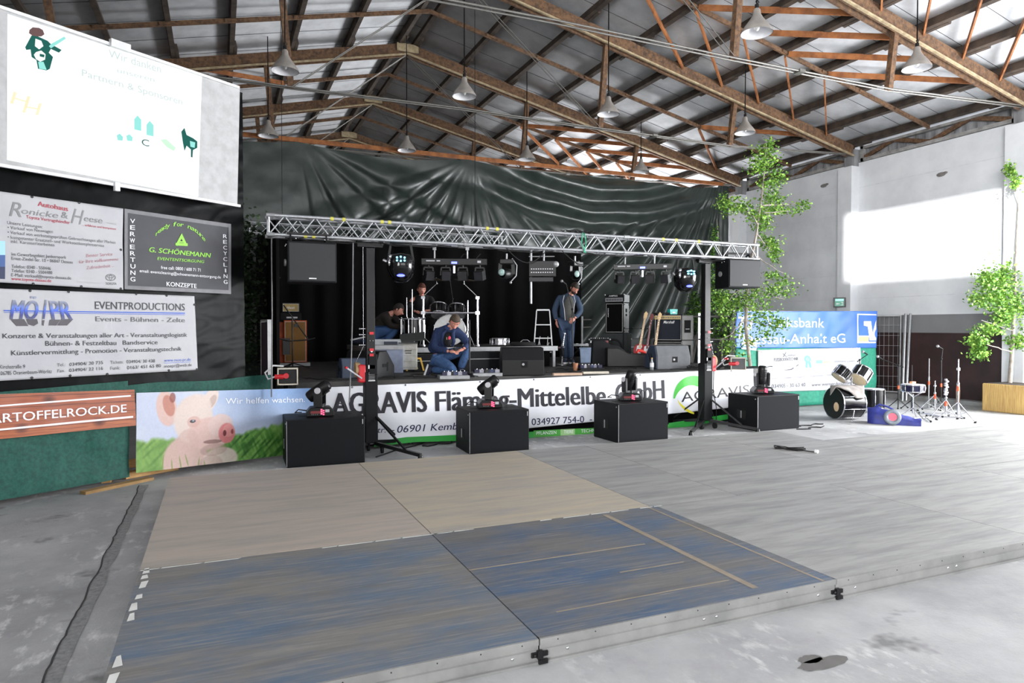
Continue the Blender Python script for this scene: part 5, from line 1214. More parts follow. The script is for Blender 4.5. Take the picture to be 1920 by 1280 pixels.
def pa(label, p, h):
    t = stage_thing('active_speaker', label, 'speaker', p, -.66, 'grey speakers behind the guitar stack'); b = MB(); b.box((0, 0, h/2), (.24, .3, h)); b.build('cabinet', mat('grey_speaker_case', s(132, 132, 130), .5), t, bevel=.02)
    b = MB(); b.box((0, -.155, h*.55), (.13, .01, h*.5)); b.box((0, -.162, h*.45), (.08, .004, .01), 1); b.build('rear_panel', [mat('deep_black', s(8, 8, 9), .9), whitep], t)
pa('upper grey active speaker at the right of the guitar amplifiers', (9.05, 11.68, 1.43), .52); pa('lower grey active speaker under the other, right of the guitar amplifiers', (9.05, 11.68, SZ), .475)

# guitars on a stand
def guitar(label, p, rz, body, neck, k=1.0, lean=.22, tilt=.25):
    t = stage_thing('electric_guitar', label, 'guitar', p, rz); M = RX(-lean) @ RY(tilt); fn = lambda v: M @ (v*k)
    pts = []
    for i in range(30):
        a = 2*PI*i/30; r = .155+.035*math.cos(2*a+.3)+.018*math.cos(3*a); pts.append((r*math.sin(a)*.95, .2-r*math.cos(a)*1.15))
    b = MB(); b.prism(pts, -.022, .022, 0, fn); b.build('body', body, t, bevel=.006)
    b = MB(); b.prism([(-.06, .12), (.05, .1), (.07, .3), (.02, .38), (-.06, .34)], -.026, -.022, 0, fn); b.build('pickguard', whitep, t)
    b = MB(); b.prism([(-.024, .3), (.024, .3), (.019, .93), (-.019, .93)], -.034, -.016, 0, fn); b.build('neck', neck, t)
    b = MB(); b.prism([(-.03, .93), (.03, .93), (.045, 1.05), (.0, 1.09), (-.03, 1.04)], -.03, -.016, 0, fn)
    for q in range(6): b.ball(fn(Vector((-.042 if q % 2 else .05, -.022, .95+.016*q))), .008*k, 1, 6)
    b.build('headstock', [neck, steel], t)
    b = MB(); b.box(fn(Vector((0, -.03, .13))), (.07*k, .01, .02), 0)
    for q in range(4): b.cyl(fn(Vector((-.012+q*.008, -.037, .13))), fn(Vector((-.012+q*.008, -.037, .95))), .0012, n=4)
    b.build('string', steel, t); return t
maple = mat('maple_neck', s(222, 188, 140), .4); redg = mat('red_lacquer', s(150, 22, 26), .2); sunb = mat('sunburst_lacquer', s(120, 50, 22), .2, ns=2, c2=s(40, 18, 12)); dneck = mat('red_brown_neck', s(110, 36, 30), .4)
G0 = S(1218, 680)
guitar('electric guitar with pale maple neck, leftmost on the stand', (7.98, 11.95, SZ+.02), -.5, redg, maple, 1.0, .15, .18)
guitar('all red electric guitar in the middle of the stand', (8.1, 11.85, SZ+.02), -.45, redg, dneck, .96, .15, .16)
guitar('sunburst electric guitar at the right of the stand, next to the amplifiers', (8.2, 11.7, SZ+.02), -.4, sunb, maple, .98, .15, .16)
t = stage_thing('guitar_stand', 'black tubular stand holding the row of guitars', 'stand', (8.12, 12.15, SZ), -.4)
b = MB(); b.tube([(-.28, -.25, .02), (-.28, .1, .02), (-.28, .1, .72), (.28, .1, .72), (.28, .1, .02), (.28, -.25, .02)], .014)
for x in (-.28, -.1, .1, .28): b.cyl((x, .1, .72), (x, -.02, .74), .014)
b.build('frame', dmetal, t)
# white step stool (a little stepladder)
t = thing('step_ladder', 'white open step ladder standing on stage right of centre', 'ladder', (6.05, 12.45, SZ), facing(6, 12.4))
b = MB(); b.box((0, 0, 1.1), (.26, .16, .03)); b.build('top_step', whitep, t)
for x, x1 in ((-.13, -.21), (.13, .21)):
    b = MB(); b.bar((x, -.07, 1.09), (x1, -.22, 0), .035, .02, 0, (1, 0, 0)); b.build('leg', whitep, t); b = MB(); b.bar((x, .07, 1.09), (x1, .3, 0), .03, .018, 0, (1, 0, 0)); b.build('leg', whitep, t)
for z in (.25, .53, .8):
    f_ = 1-z/1.1; w = .26+.16*f_; b = MB(); b.box((0, -.07-.15*f_, z), (w, .07, .02)); b.build('step', whitep, t)
b = MB(); b.tube([(-.06, .1, .56), (-.1, .0, .38), (-.05, -.02, .3), (-.08, 0, .5)], .006); b.tube([(.1, .1, .56), (.08, 0, .32), (.12, -.02, .44)], .006); b.build('spreader_cord', whitep, t)
# mic stands
def mic_stand(label, p, h, boom=None, base='disc', clip=None, mic=True, m=dmetal, tape=None, grp=None, rz=None, foot=.28):
    t = stage_thing('microphone_stand', label, 'stand', p, rz, grp)
    if base == 'disc': b = MB(); b.lathe([(.001, 0), (.14, 0), (.14, .012), (.03, .03), (.02, .05)], n=24); b.build('base', m, t)
    else:
        for k in range(3):
            a = k*2*PI/3+.5; d = Vector((math.cos(a), math.sin(a), 0)); b = MB(); b.cyl(Vector((0, 0, .2)), d*foot+Vector((0, 0, .015)), .009, n=8); b.ball(d*foot+Vector((0, 0, .015)), .018, 1, 8); b.build('leg', [m, rubber], t)
    b = MB(); b.cyl((0, 0, .02), (0, 0, h*.6), .012, n=10); b.cyl((0, 0, h*.6), (0, 0, h), .009, n=10); b.cyl((0, 0, h*.6-.03), (0, 0, h*.6+.04), .017, n=10); b.build('pole', m, t)
    if boom:
        e_ = Vector((boom[0], boom[1], h+boom[2])); d = e_-Vector((0, 0, h)); b = MB(); b.cyl(Vector((0, 0, h))-d*.25, e_, .008, n=8); b.ball((0, 0, h), .025, 0, 8); b.cyl(Vector((0, 0, h))-d*.3, Vector((0, 0, h))-d*.2, .016, n=8); b.build('boom', m, t)
    else: e_ = Vector((0, 0, h))
    if mic:
        q = Vector((-.5, -.6, .35)).normalized(); b = MB(); b.cyl(e_, e_+q*.13, .013, .02, n=10); b.build('microphone', dmetal, t); b = MB(); b.ball(e_+q*.15, .03, 0, 10); b.build('microphone_grille', alud, t)
    if tape: b = MB(); b.cyl((0, 0, h*tape), (0, 0, h*tape+.07), .02, n=10); b.build('orange_tape', mat('orange_tape', s(232, 92, 52), .6), t)
    return t
mic_stand('straight black microphone stand on a round base in front of the kneeling man', (3.5, 9.76, SZ), .86, None, mic=False)
mic_stand('microphone stand with raised boom in front of the standing man', (6.32, 11.7, SZ), 1.1, (-.12, 0, .48))
mic_stand('tall microphone stand rising behind the drum kit', (4.5, 13.6, 1.34), .95, (-.05, -.1, .38))
t = stage_thing('boom_stand', 'black boom stand leaning diagonally before the orange cabinet', 'stand', (1.22, 12.9, SZ), 0)
b = MB(); b.cyl((-.15, 0, 1.15), (.28, 0, .52), .012); b.cyl((.0, 0, 0), (0, 0, .92), .012); b.box((.06, 0, .78), (.06, .05, .06)); b.tube([(-.25, 0, .55), (-.05, 0, .5), (.28, 0, .52), (.4, 0, .55)], .012); b.build('boom', dmetal, t)
b = MB(); [b.cyl((0, 0, .1), (math.cos(a)*.3, math.sin(a)*.3, .01), .01) for a in (0, 2.1, 4.2)]; b.box((-.1, .04, .4), (.13, .03, .3)); b.build('leg', dmetal, t)
# saxophone on its stand, cup, bottle, pedals, planks
t = stage_thing('saxophone', 'shiny silver saxophone standing on a small round stand beside the standing man', 'saxophone', (6.2, 11.9, SZ))
b = MB(); b.tube([(0, 0, .22), (.01, 0, .35), (.03, 0, .48), (.05, 0, .6), (.06, -.01, .63), (.02, -.03, .635)], [.035, .026, .02, .014, .011, .008], 0, 10); b.tube([(0, 0, .22), (.0, -.03, .17), (-.0, -.07, .2), (-.005, -.09, .3), (-.01, -.11, .36)], [.034, .034, .036, .045, .065], 0, 12); b.build('body', steel, t)
b = MB()
for k in range(9): b.ball((.005+.004*k, -.03, .24+.036*k), (.014, .008, .012), 0, 8)
b.build('key', steel, t)
b = MB(); b.lathe([(.001, 0), (.1, 0), (.09, .02), (.015, .03), (.012, .2)], n=20); b.build('stand', steel, t)
p = S(1079, 695); b = MB(); b.lathe([(.035, 0), (.045, .13), (.046, .135), (.04, .13)], n=18); b.lathe([(.001, 0), (.035, 0)], n=18); o = b.build('paper_cup', mat('brown_paper', s(172, 118, 86), .7)); o.location = (p.x, p.y, SZ); tag(o, 'brown paper cup on the stage behind the wooden slats', 'cup')
p = S(1222, 694); t = stage_thing('drink_bottle', 'small bottle with a white label standing at the stage edge by the guitars', 'bottle', (p.x, p.y, SZ)); b = MB(); b.lathe([(.001, 0), (.032, .002), (.034, .12), (.014, .17), (.013, .2), (.001, .205)], n=16); b.build('glass', mat('clear_glass', s(200, 204, 206), .1, trans=.5), t); b = MB(); b.lathe([(.035, .06), (.0352, .13)], n=16); b.build('label_paper', whitep, t); b = MB(); b.cyl((0, 0, .2), (0, 0, .22), .015); b.build('cap', pine, t)
def board(label, px0, px1, py, y_off, m, name='wooden_board'):
    a = S(px0, py); c = S(px1, py-.8); t = (a+c)/2; b = MB(); L_ = (c-a).length; b.box((0, 0, .02), (L_, .09, .035)); o = b.build(name, m, bevel=.003); o.location = (t.x, t.y, SZ+.001); o.rotation_euler = (0, 0, math.atan2(c.y-a.y, c.x-a.x)); tag(o, label, 'slat' if name == 'wooden_board' else 'board'); return o
board('pinkish wooden slat at the stage edge right of the big floor monitor', 1037, 1090, 704, 0, mat('pink_wood', s(206, 174, 150), .7)); board('pale wooden slat at the stage edge in line with the pinkish one', 1092, 1140, 701, 0, mat('pale_wood', s(200, 192, 176), .7))
def pedalboard(label, px0, px1, py, n, m):
    a = S(px0, py); c = S(px1, py-1); L_ = (c-a).length; t = thing('pedal_board', label, 'pedal board', ((a.x+c.x)/2, (a.y+c.y)/2+.15, SZ), math.atan2(c.y-a.y, c.x-a.x)); b = MB(); b.box((0, 0, .025), (L_, .3, .05)); b.build('tray', m, t, bevel=.004)
    cols = [s(30, 30, 60), s(180, 180, 190), s(20, 20, 22), s(60, 70, 110), s(150, 150, 160)]
    for k in range(n):
        b = MB(); x = -L_/2+.08+k*(L_-.14)/(n-1); b.box((x, rng.uniform(-.05, .05), .075), (.07, .11, .05), 0); b.cyl((x, -.03, .1), (x, -.03, .115), .01, m=1); b.build('pedal', [mat('pedal_%d' % (k % 5), cols[k % 5], .4), steel], t)
pedalboard('silver effect pedal board at the feet of the kneeling man', 828, 884, 711, 6, alud); pedalboard('long silver pedal tray right of the round microphone base', 890, 945, 706, 5, alud); pedalboard('blue-black effect board behind the wooden slats', 1090, 1135, 696, 6, black)
# open black guitar case and small cases in the right half
t = stage_thing('guitar_case', 'open black guitar case standing on edge with its long lid lying forward', 'case', (6.95, 11.4, SZ), -.35)
b = MB(); b.prism([(-.35, 0), (.2, 0), (.32, .1), (.3, .3), (.15, .4), (0, .42), (-.1, .5), (-.33, .5)], -.14, .02); b.build('shell', black, t, bevel=.02)
b = MB(); b.prism([(-.1, 0), (.75, 0), (.75, .2), (.3, .26), (.1, .36), (-.1, .36)], -.42, -.16); b.build('lid', mat('black_leatherette', s(22, 21, 22), .45), t, bevel=.02)
t = case('tool_case', 'small black box with white stickers and a red thing on top', (7.5, 11.1, SZ), (.38, .26, .24), black)
b = MB(); b.box((-.08, -.135, .15), (.04, .004, .08), 0); b.box((.13, -.135, .14), (.05, .004, .09), 0); b.box((-.08, -.135, .05), (.1, .004, .03), 1); b.build('sticker', [whitep, yel], t)
b = MB(); b.tube([(-.1, 0, .01), (-.05, .02, .06), (.02, 0, .04), (.1, -.02, .01)], [.02, .03, .035, .02]); o = b.build('red_glove', mat('red_cloth', s(196, 44, 34), .7)); o.location = (7.5, 11.1, SZ+.245); tag(o, 'red crumpled glove lying on the small black box', 'glove')
t = stage_thing('storage_bin', 'pale blue plastic bin behind the standing man on the right', 'bin', (7.2, 12.6, SZ)); b = MB(); b.prism([(-.17, 0), (.16, 0), (.19, .3), (-.19, .3)], -.13, .13); b.build('bin_body', mat('pale_blue_plastic', s(146, 166, 196), .5), t, bevel=.01); b = MB(); b.box((0, 0, .31), (.4, .3, .02)); b.build('rim', mat('pale_blue_plastic', s(146, 166, 196), .5), t)
t = stage_thing('keyboard', 'keyboard lying on a low stand behind the pale blue bin', 'keyboard', (7.15, 12.95, SZ)); b = MB(); b.box((0, 0, .37), (.75, .28, .05)); b.build('body', alud, t, bevel=.006); b = MB(); [b.box((-.33+k*.05, -.08, .398), (.045, .13, .01), k % 2) for k in range(14)]; b.build('key', [whitep, dmetal], t); b = MB(); b.tube([(-.3, -.1, 0), (.1, -.1, .35)], .015); b.tube([(.3, -.1, 0), (-.1, -.1, .35)], .015); b.build('stand', dmetal, t)
t = case('mixer_rack', 'black rack with mixer knobs and red lights left of the bass cabinets', (7.55, 12.75, SZ), (.46, .35, .5), black)
b = MB(); [b.ball((-.18+k*.045, -.1, .515), .012, k % 2, 6) for k in range(9)]; b.box((-.17, -.18, .44), (.05, .004, .05), 0); b.box((.14, -.18, .44), (.1, .004, .05), 2); b.build('control', [whitep, alud, mat('dim_red_panel', s(70, 20, 22), .4)], t)
# rails at the back and right of the stage
def rail(label, pts, zs, posts, m=alu):
    a = Vector(pts[0]); t = thing('stage_railing', label, 'railing', a); b = MB()
    for z in zs: b.tube([Vector(p)-a+Vector((0, 0, z)) for p in pts], .018)
    b.build('rail', mat('grey_steel_rod', s(128, 126, 122), .5, .6), t)
    for p in posts: b = MB(); q = Vector(p)-a; b.box((q.x, q.y, .52), (.05, .03, 1.04)); b.build('post', m, t)
rail('white-posted railing along the back edge of the stage, behind the bass amplifier', [(8.2, 15.9, SZ), (9.15, 15.9, SZ)], [.75, .95], [(8.6, 15.85, SZ), (8.85, 15.85, SZ)], whitep)
rail('aluminium railing at the right side of the stage, in front of the bushes', [(9.12, 12.6, SZ), (9.12, 11.35, SZ), (9.6, 11.05, SZ)], [.5, .97], [(9.12, 12.6, SZ), (9.12, 11.4, SZ)])
# power boxes
def power(label, px, py, mirror=1):
    p = S(px, py); t = stage_thing('power_distributor', label, 'power box', (p.x, p.y+.1, SZ))
    b = MB(); 
    for x in (-.12, .12): b.box((x, 0, .11), (.015, .15, .22))
    for z in (.008, .212): b.box((0, 0, z), (.25, .15, .015))
    b.box((0, .04, .11), (.22, .06, .19), 1); b.build('frame', [mat('ivory_frame', s(214, 206, 190), .6), greyp if mirror < 0 else dmetal], t)
    b = MB(); b.cyl((-.02, 0, .12), (-.02, -.09, .12), .035, m=0); b.cyl((-.05, -.06, .11), (-.16, -.06, .11), .032); b.build('red_socket', redp, t)
    b = MB(); b.tube([(-.16, -.06, .11), (-.24, -.05, .08), (-.28, .0, .16), (-.18, .06, .25), (-.05, .06, .24)], .012); b.build('white_cable', whitep, t)
power('power box with red sockets on the left stage corner', 541, 722); power('grey power box with a red plug on the right stage corner', 1392, 694, -1)
t = thing('side_frame', 'upright white-edged frame panel with purple-black cloth at the left end of the stage', 'frame', (.63, 9.95, 0), .0)
b = MB(); b.box((0, -.2, .9), (.06, .04, 1.8), 0); b.box((-.06, .3, .9), (.06, .04, 1.8), 0); b.bar((0, -.2, 1.79), (-.06, .3, 1.79), .06, .03, 1); b.build('frame', [whitep, alud], t); b = MB(); b.bar((-.02, -.19, .9), (-.08, .29, .9), .012, 1.74); b.build('cloth', mat('purple_black_cloth', s(44, 20, 40), .8), t)

# cables on the stage floor
b = MB()
for k, (x0, y0, x1, y1) in enumerate(((.95, 10.1, 2.4, 9.9), (1.2, 9.8, 3.2, 10.3), (2.3, 9.9, 3.3, 9.75), (4.9, 10, 6.6, 10.2), (7.3, 9.75, 9.3, 9.8), (7.6, 9.9, 9.1, 10.1), (8.2, 9.7, 9.5, 9.72), (5.4, 10.6, 6.9, 10.4))):
    b.tube([(x0+(x1-x0)*i/16+.06*math.sin(i*1.3+k), y0+(y1-y0)*i/16+.09*math.sin(i*.9+2*k), SZ+.012+.01*(i % 2)) for i in range(17)], .008, 0, 5)
o = tag(b.build('stage_cable', rubber), 'black cables strewn along the stage floor near the edge', 'cable', kind='stuff'); at_origin(o, (5, 10, SZ))
b = MB()
for k in range(16):
    x0 = 7.75+rng.uniform(0, 1.5); y0 = 9.75+rng.uniform(0, .25); b.tube([(x0+.12*math.cos(i*.8+k), y0+.06*math.sin(i*.8+k), SZ+.02+.05*abs(math.sin(i*.5+k))) for i in range(9)], .008, 0, 5)
o = tag(b.build('cable_heap', [rubber]), 'heap of tangled black cables at the right stage corner', 'cable', kind='stuff'); at_origin(o, (8.5, 9.9, SZ))
b = MB()
for k, x in enumerate((7.72, 7.76, 7.86)): b.tube([(x, SY-.12-.02*k, .95), (x+.01, SY-.14, .6), (x+.03+.02*k, SY-.15, .3), (x+.06, SY-.16, .05)], .007, 0, 5)
o = tag(b.build('power_cable', rubber), 'thin black cables hanging down over the banner beside the right lifting stand', 'cable'); at_origin(o, (7.75, SY-.12, .05))

# ------------------------------------------------------------------ drum kit on the riser
shell = mat('black_drum_shell', s(16, 16, 18), .15); skinw = mat('white_drum_head', s(222, 222, 220), .5); clear = mat('smoky_drum_head', s(120, 120, 122), .25)
def drum(mb_parent, c, axis, r, h, hd=skinw, n_lug=6, top=True, shellm=shell, name=''):
    ax = Vector(axis).normalized(); c = Vector(c); u, w = basis(ax)
    b = MB(); b.lathe([(r, 0), (r, h)], c, ax, n=28); b.build('shell', shellm, mb_parent)
    b = MB(); b.lathe([(.001, -.004), (r-.004, -.004)], c, ax, n=28); b.build('drum_head', hd, mb_parent); b = MB(); b.lathe([(r-.004, h+.004), (.001, h+.004)], c, ax, n=28); b.build('drum_head', hd, mb_parent)
    b = MB()
    for z in (-.008, h-.012): b.lathe([(r+.002, z), (r+.011, z), (r+.011, z+.02), (r+.002, z+.02), (r+.002, z)], c, ax, n=28)
    for k in range(n_lug):
        a = 2*PI*k/n_lug+.3; q = (u*math.cos(a)+w*math.sin(a))*(r+.014); b.cyl(c+q+ax*0, c+q+ax*h, .004, n=6); b.cyl(c+q+ax*h*.3, c+q+ax*h*.7, .011, n=8)
    b.build('hoop', steel, mb_parent)
RB = RIZ+.005
t = thing('bass_drum', 'bass drum with white front head on the riser behind the kneeling man', 'drum', (3.95, 12.1, RB), facing(3.95, 12.1)); drum(t, (0, 0, .3), (0, 1, 0), .29, .4)
t = thing('drum_rack', 'chrome drum rack with two tall posts, a cross bar and raised cymbal arms', 'drum rack', (3.95, 12.0, RB), facing(3.95, 12.1))
b = MB()
for x in (-.52, .48): b.cyl((x, 0, 0), (x, 0, .92), .022, n=12); b.cyl((x, -.0, .0), (x, -.0, .03), .05); b.box((x, 0, .62), (.08, .08, .06)); b.box((x, 0, .9), (.07, .07, .05))
b.cyl((-.52, 0, .62), (.48, 0, .62), .018, n=12); b.build('post', steel, t)
for sx, x in ((1, -.52), (-1, .48)):
    b = MB(); b.cyl((x, 0, .92), (x+sx*.25, 0, 1.16), .009, n=8); b.ball((x+sx*.25, 0, 1.16), .022, 0, 8); b.cyl((x+sx*.25, 0, 1.16), (x+sx*.24, 0, 1.27), .006, n=8); b.build('cymbal_arm', steel, t)
    b = MB(); b.lathe([(.001, .02), (.03, .018), (.04, .008), (.2, -.012), (.2, -.014), (.04, .004), (.001, .004)], (x+sx*.24, 0, 1.24), (.05, -.15, 1), n=28); b.build('cymbal', mat('dark_cymbal', s(60, 52, 40), .35, .9), t)
b = MB(); b.cyl((-.92, -.02, 0), (-.92, -.02, .5), .016); b.cyl((-.92, -.02, .5), (-.5, -.02, .52), .014); b.cyl((-.72, -.02, .3), (-.72, -.02, 1.05), .01); b.cyl((-.82, 0, .25), (-.82, 0, .9), .008)
for q in range(14): b.ball((-.95+q*.035, -.03, .5+.03*math.sin(q*2)), .016, 0, 8)
b.cyl((.3, .0, .0), (.3, 0, .85), .012); b.cyl((.3, 0, .3), (.42, -.1, 0), .008); b.cyl((.3, 0, .3), (.2, -.12, 0), .008); b.build('side_arm', steel, t)
for lb, x, z in (('left hanging tom drum above the bass drum', -.2, .68), ('right hanging tom drum above the bass drum', .14, .66)):
    q = Vector((3.95, 12.12, 0))+RZ(facing(3.95, 12.1)) @ Vector((x, .12, 0)); d = thing('tom_drum', lb, 'drum', (q.x, q.y, RB+z-.1), facing(3.95, 12.1)); drum(d, (0, -.08, 0), (0, .5, .86), .15, .2, clear, 6)
q = Vector((3.3, 12.25, RB)); d = thing('floor_tom', 'black floor tom standing left of the bass drum on the riser', 'drum', q, 0); drum(d, (0, 0, .15), (0, 0, 1), .19, .35, clear); b = MB(); [b.cyl((.2*math.cos(a), .2*math.sin(a), 0), (.2*math.cos(a), .2*math.sin(a), .35), .008) for a in (.3, 2.4, 4.5)]; b.build('leg', steel, d)
t = thing('snare_drum', 'shiny snare drum lying on the riser right of the drum kit', 'drum', (4.95, 12.1, RB), 0); drum(t, (0, 0, .02), (0, 0, 1), .17, .12, skinw, 8, shellm=steel)
t = thing('cable_drum', 'flat black cymbal bag lying on the right end of the riser', 'bag', (5.4, 12.0, RB), 0); b = MB(); b.lathe([(.001, 0), (.24, 0), (.25, .04), (.22, .07), (.001, .075)], n=28); b.build('bag_body', mat('black_fabric', s(24, 24, 25), .9), t); b = MB(); b.tube([(-.1, -.1, .07), (-.05, -.1, .11), (.05, -.1, .11), (.1, -.1, .07)], .01); b.build('carry_strap', steel, t); t.name = 'cymbal_bag'

# ------------------------------------------------------------------ people
def person(label, p, rz, J, jacket, trousers, hairc, headp, extra=None, hands=(), shoe=None, heady=(0, 0, 0), beard=False, jr=1.0, shirt=None):
    """J: joint name -> (x, y, z); a body of skin with clothes grown over the same joints"""
    t = thing('person', label, 'person', p, rz)
    bm = MB()
    R_ = dict(pel=.1, waist=.095, chest=.105, neckb=.06, neck=.052, shR=.045, elR=.038, wrR=.028, shL=.045, elL=.038, wrL=.028, hpR=.07, knR=.052, anR=.038, hpL=.07, knL=.052, anL=.038)
    ch = [['pel', 'waist', 'chest', 'neckb', 'neck'], ['chest', 'shR', 'elR', 'wrR'], ['chest', 'shL', 'elL', 'wrL'], ['pel', 'hpR', 'knR', 'anR'], ['pel', 'hpL', 'knL', 'anL']]
    v, f = skinned(ch, {k: (J[k], R_[k]*.93) for k in R_}); bm.add(v, f, 0, True)
    hair = MB(); bd = MB() if beard else None
    head(bm, hair, J['head'], *heady, beard=bd)
    for h in hands: hand(bm, *h)
    bm.build('body', PEO, t); hair.build('hair', hairc, t)
    if beard: bd.build('beard', eyed, t)
    mid = lambda a, b_, k: tuple(Vector(J[a])*(1-k)+Vector(J[b_])*k)
    JJ = dict(J); JJ['hem'] = J['pel']
    RR = {'pel': ((J['pel']), (.175*jr, .14*jr)), 'waist': (J['waist'], (.17*jr, .135*jr)), 'chest': (J['chest'], (.19*jr, .145*jr)), 'neckb': (mid('neckb', 'neck', .1), .085), 'shR': (J['shR'], .082), 'shL': (J['shL'], .082), 'elR': (J['elR'], .064), 'elL': (J['elL'], .064), 'wrR': (mid('elR', 'wrR', .93), .046), 'wrL': (mid('elL', 'wrL', .93), .046)}
    v, f = skinned([['pel', 'waist', 'chest', 'neckb'], ['chest', 'shR', 'elR', 'wrR'], ['chest', 'shL', 'elL', 'wrL']], RR)
    jb = MB().add(v, f, 0, True)
    if extra: extra(jb, t, J)
    jb.build('jacket', [jacket, mat('jacket_seam', s(190, 190, 196), .7)], t)
    RR = {'pel': (J['pel'], .155), 'hpR': (J['hpR'], .112), 'hpL': (J['hpL'], .112), 'knR': (J['knR'], .078), 'knL': (J['knL'], .078), 'anR': (mid('knR', 'anR', .97), .06), 'anL': (mid('knL', 'anL', .97), .06)}
    v, f = skinned([['pel', 'hpR', 'knR', 'anR'], ['pel', 'hpL', 'knL', 'anL']], RR); MB().add(v, f, 0, True).build('trousers', trousers, t)
    for sd, (d, up) in (shoe or {}).items():
        a = Vector(J['an'+sd]); d = Vector(d).normalized(); up = Vector(up).normalized(); x = d.cross(up).normalized(); M = Matrix((x, d, up)).transposed(); b = MB()
        b.ball(a+d*.07-up*.035, (.046, .135, .045), 0, 14, M); b.ball(a-up*.01, (.045, .06, .055), 0, 12, M)
        n = 20; ring_ = [a+d*(.07+.145*math.sin(2*PI*i/n))+x*(.052*math.cos(2*PI*i/n)*(1+.1*math.sin(2*PI*i/n))) for i in range(n)]
        b.add([q-up*.088 for q in ring_]+[q-up*.06 for q in ring_], [tuple(range(n-1, -1, -1)), tuple(range(n, 2*n))]+[(i, (i+1) % n, n+(i+1) % n, n+i) for i in range(n)], 1)
        for k in range(3): b.bar(a+d*(.05+.025*k)-x*.02+up*.005, a+d*(.05+.025*k)+x*.02+up*.005, .008, .006, 1)
        b.build('shoe', [mat('navy_canvas', s(26, 32, 58), .7), whitep], t)
    return t
# kneeling man in a denim jacket
def jk_kneel(jb, t, J):
    # collar, shirt front, seams, buttons
    n = Vector(J['neckb']); c = Vector(J['chest'])
    for sx in (-1, 1): jb.prism([(sx*.02, -.02), (sx*.1, .03), (sx*.085, .065), (sx*.02, .04)], -.01, .008, 0, lambda v: v+n+Vector((0, -.075, -.05)))
    b = MB(); b.ball(c+Vector((.05, -.06, -.07)), (.085, .085, .15), 0, 16, RX(-.45)); b.ball(c+Vector((.07, -.14, -.07)), (.026, .012, .035), 1, 10, RX(-.45)); b.ball(c+Vector((.035, -.138, -.07)), (.012, .01, .04), 2, 8, RX(-.45))
    for sx in (-1, 1): jb.tube([n+Vector((sx*.05, -.06, -.03)), c+Vector((.05+sx*.075, -.12, .0)), c+Vector((.05+sx*.09, -.1, -.13)), c+Vector((.05+sx*.07, -.06, -.2))], [.02, .028, .028, .02], 0, 8)
    b.build('shirt', [mat('black_cotton', s(20, 20, 24), .9), mat('pink_print', s(214, 60, 90), .7), mat('tan_print', s(176, 148, 110), .7)], t)
    b = MB(); h = Vector(J['wrR']); b.box(h+Vector((.12, -.02, .03)), (.1, .05, .04), 0, RZ(.3)); b.build('held_pedal', dmetal, t)
kJ = dict(pel=(-.2, .08, .33), waist=(-.17, .03, .47), chest=(-.04, -.04, .66), neckb=(.06, -.1, .755), neck=(.085, -.14, .79), head=(.115, -.2, .835), shR=(-.16, -.03, .7), elR=(-.2, -.13, .42), wrR=(.03, -.27, .385), shL=(.2, -.03, .69), elL=(.32, -.12, .48), wrL=(.25, -.26, .42),
          hpR=(-.17, .03, .26), knR=(.12, -.16, .085), anR=(-.25, .08, .085), hpL=(-.08, .08, .29), knL=(.31, -.08, .4), anL=(.2, -.05, .09))
kp = S(838, 706)
person('man kneeling on the stage in dark denim jacket and jeans, hands working on something small', (3.27, 10.15, SZ), facing(3.3, 10.2), kJ, denim, jeans, mat('brown_hair', s(74, 62, 50), .8), None, jk_kneel,
       hands=(((.035, -.275, .385), (.9, -.35, -.05), (0, -.5, .85), -1, 1.0, .7), ((.245, -.265, .415), (-.75, -.4, -.15), (0, -.5, .85), 1, 1.0, .9)), shoe={'R': ((-.3, .1, -.9), (.95, 0, -.2)), 'L': ((.3, -.9, 0), (0, 0, 1))}, heady=(.2, .7, .12))
# standing man, head bowed
def jk_stand(jb, t, J):
    c = Vector(J['chest']); b = MB(); b.ball(c+Vector((.03, -.1, -.14)), (.11, .07, .27), 0, 14); b.build('t_shirt', mat('grey_t_shirt', s(92, 92, 88), .9), t)
    for sx, x0 in ((-1, -.07), (1, .12)): jb.tube([c+Vector((x0, -.13, .12)), c+Vector((x0+sx*.03, -.165, 0)), c+Vector((x0+sx*.0, -.17, -.15)), c+Vector((x0-sx*.02, -.15, -.38))], .008, 1, 6)
    jb.ball(Vector(J['neckb'])+Vector((0, .05, 0)), (.1, .07, .06), 0, 12)
sJ = dict(pel=(-.0, .03, .88), waist=(.0, .01, 1.05), chest=(.03, -.03, 1.27), neckb=(.1, -.06, 1.42), neck=(.13, -.1, 1.47), head=(.17, -.17, 1.54), shR=(-.14, 0, 1.37), elR=(-.24, .02, 1.1), wrR=(-.2, -.06, .88), shL=(.22, -.02, 1.35), elL=(.3, -.06, 1.08), wrL=(.17, -.25, .93),
          hpR=(-.09, .03, .84), knR=(-.03, -.04, .46), anR=(-.0, .04, .1), hpL=(.09, .03, .84), knL=(.08, -.06, .46), anL=(.1, .02, .1))
person('bearded man standing on the stage with bowed head, blue hooded jacket, grey shirt and jeans', (6.5, 12.3, SZ), facing(6.5, 12.3), sJ, mat('blue_hooded_jacket', s(58, 76, 100), .85), mat('dark_blue_jeans', s(44, 62, 88), .85, ns=20, c2=s(34, 50, 74)), eyed, None, jk_stand,
       hands=(((-.2, -.065, .88), (.1, -.1, -1), (-.9, -.3, 0), 1, 1.0, .5), ((.165, -.255, .925), (-.6, -.4, -.5), (.2, -.7, .6), 1, 1.0, .9)), shoe={'R': ((-.2, -.95, 0), (0, 0, 1)), 'L': ((.2, -.95, 0), (0, 0, 1))}, heady=(.6, .75, 0), beard=True)
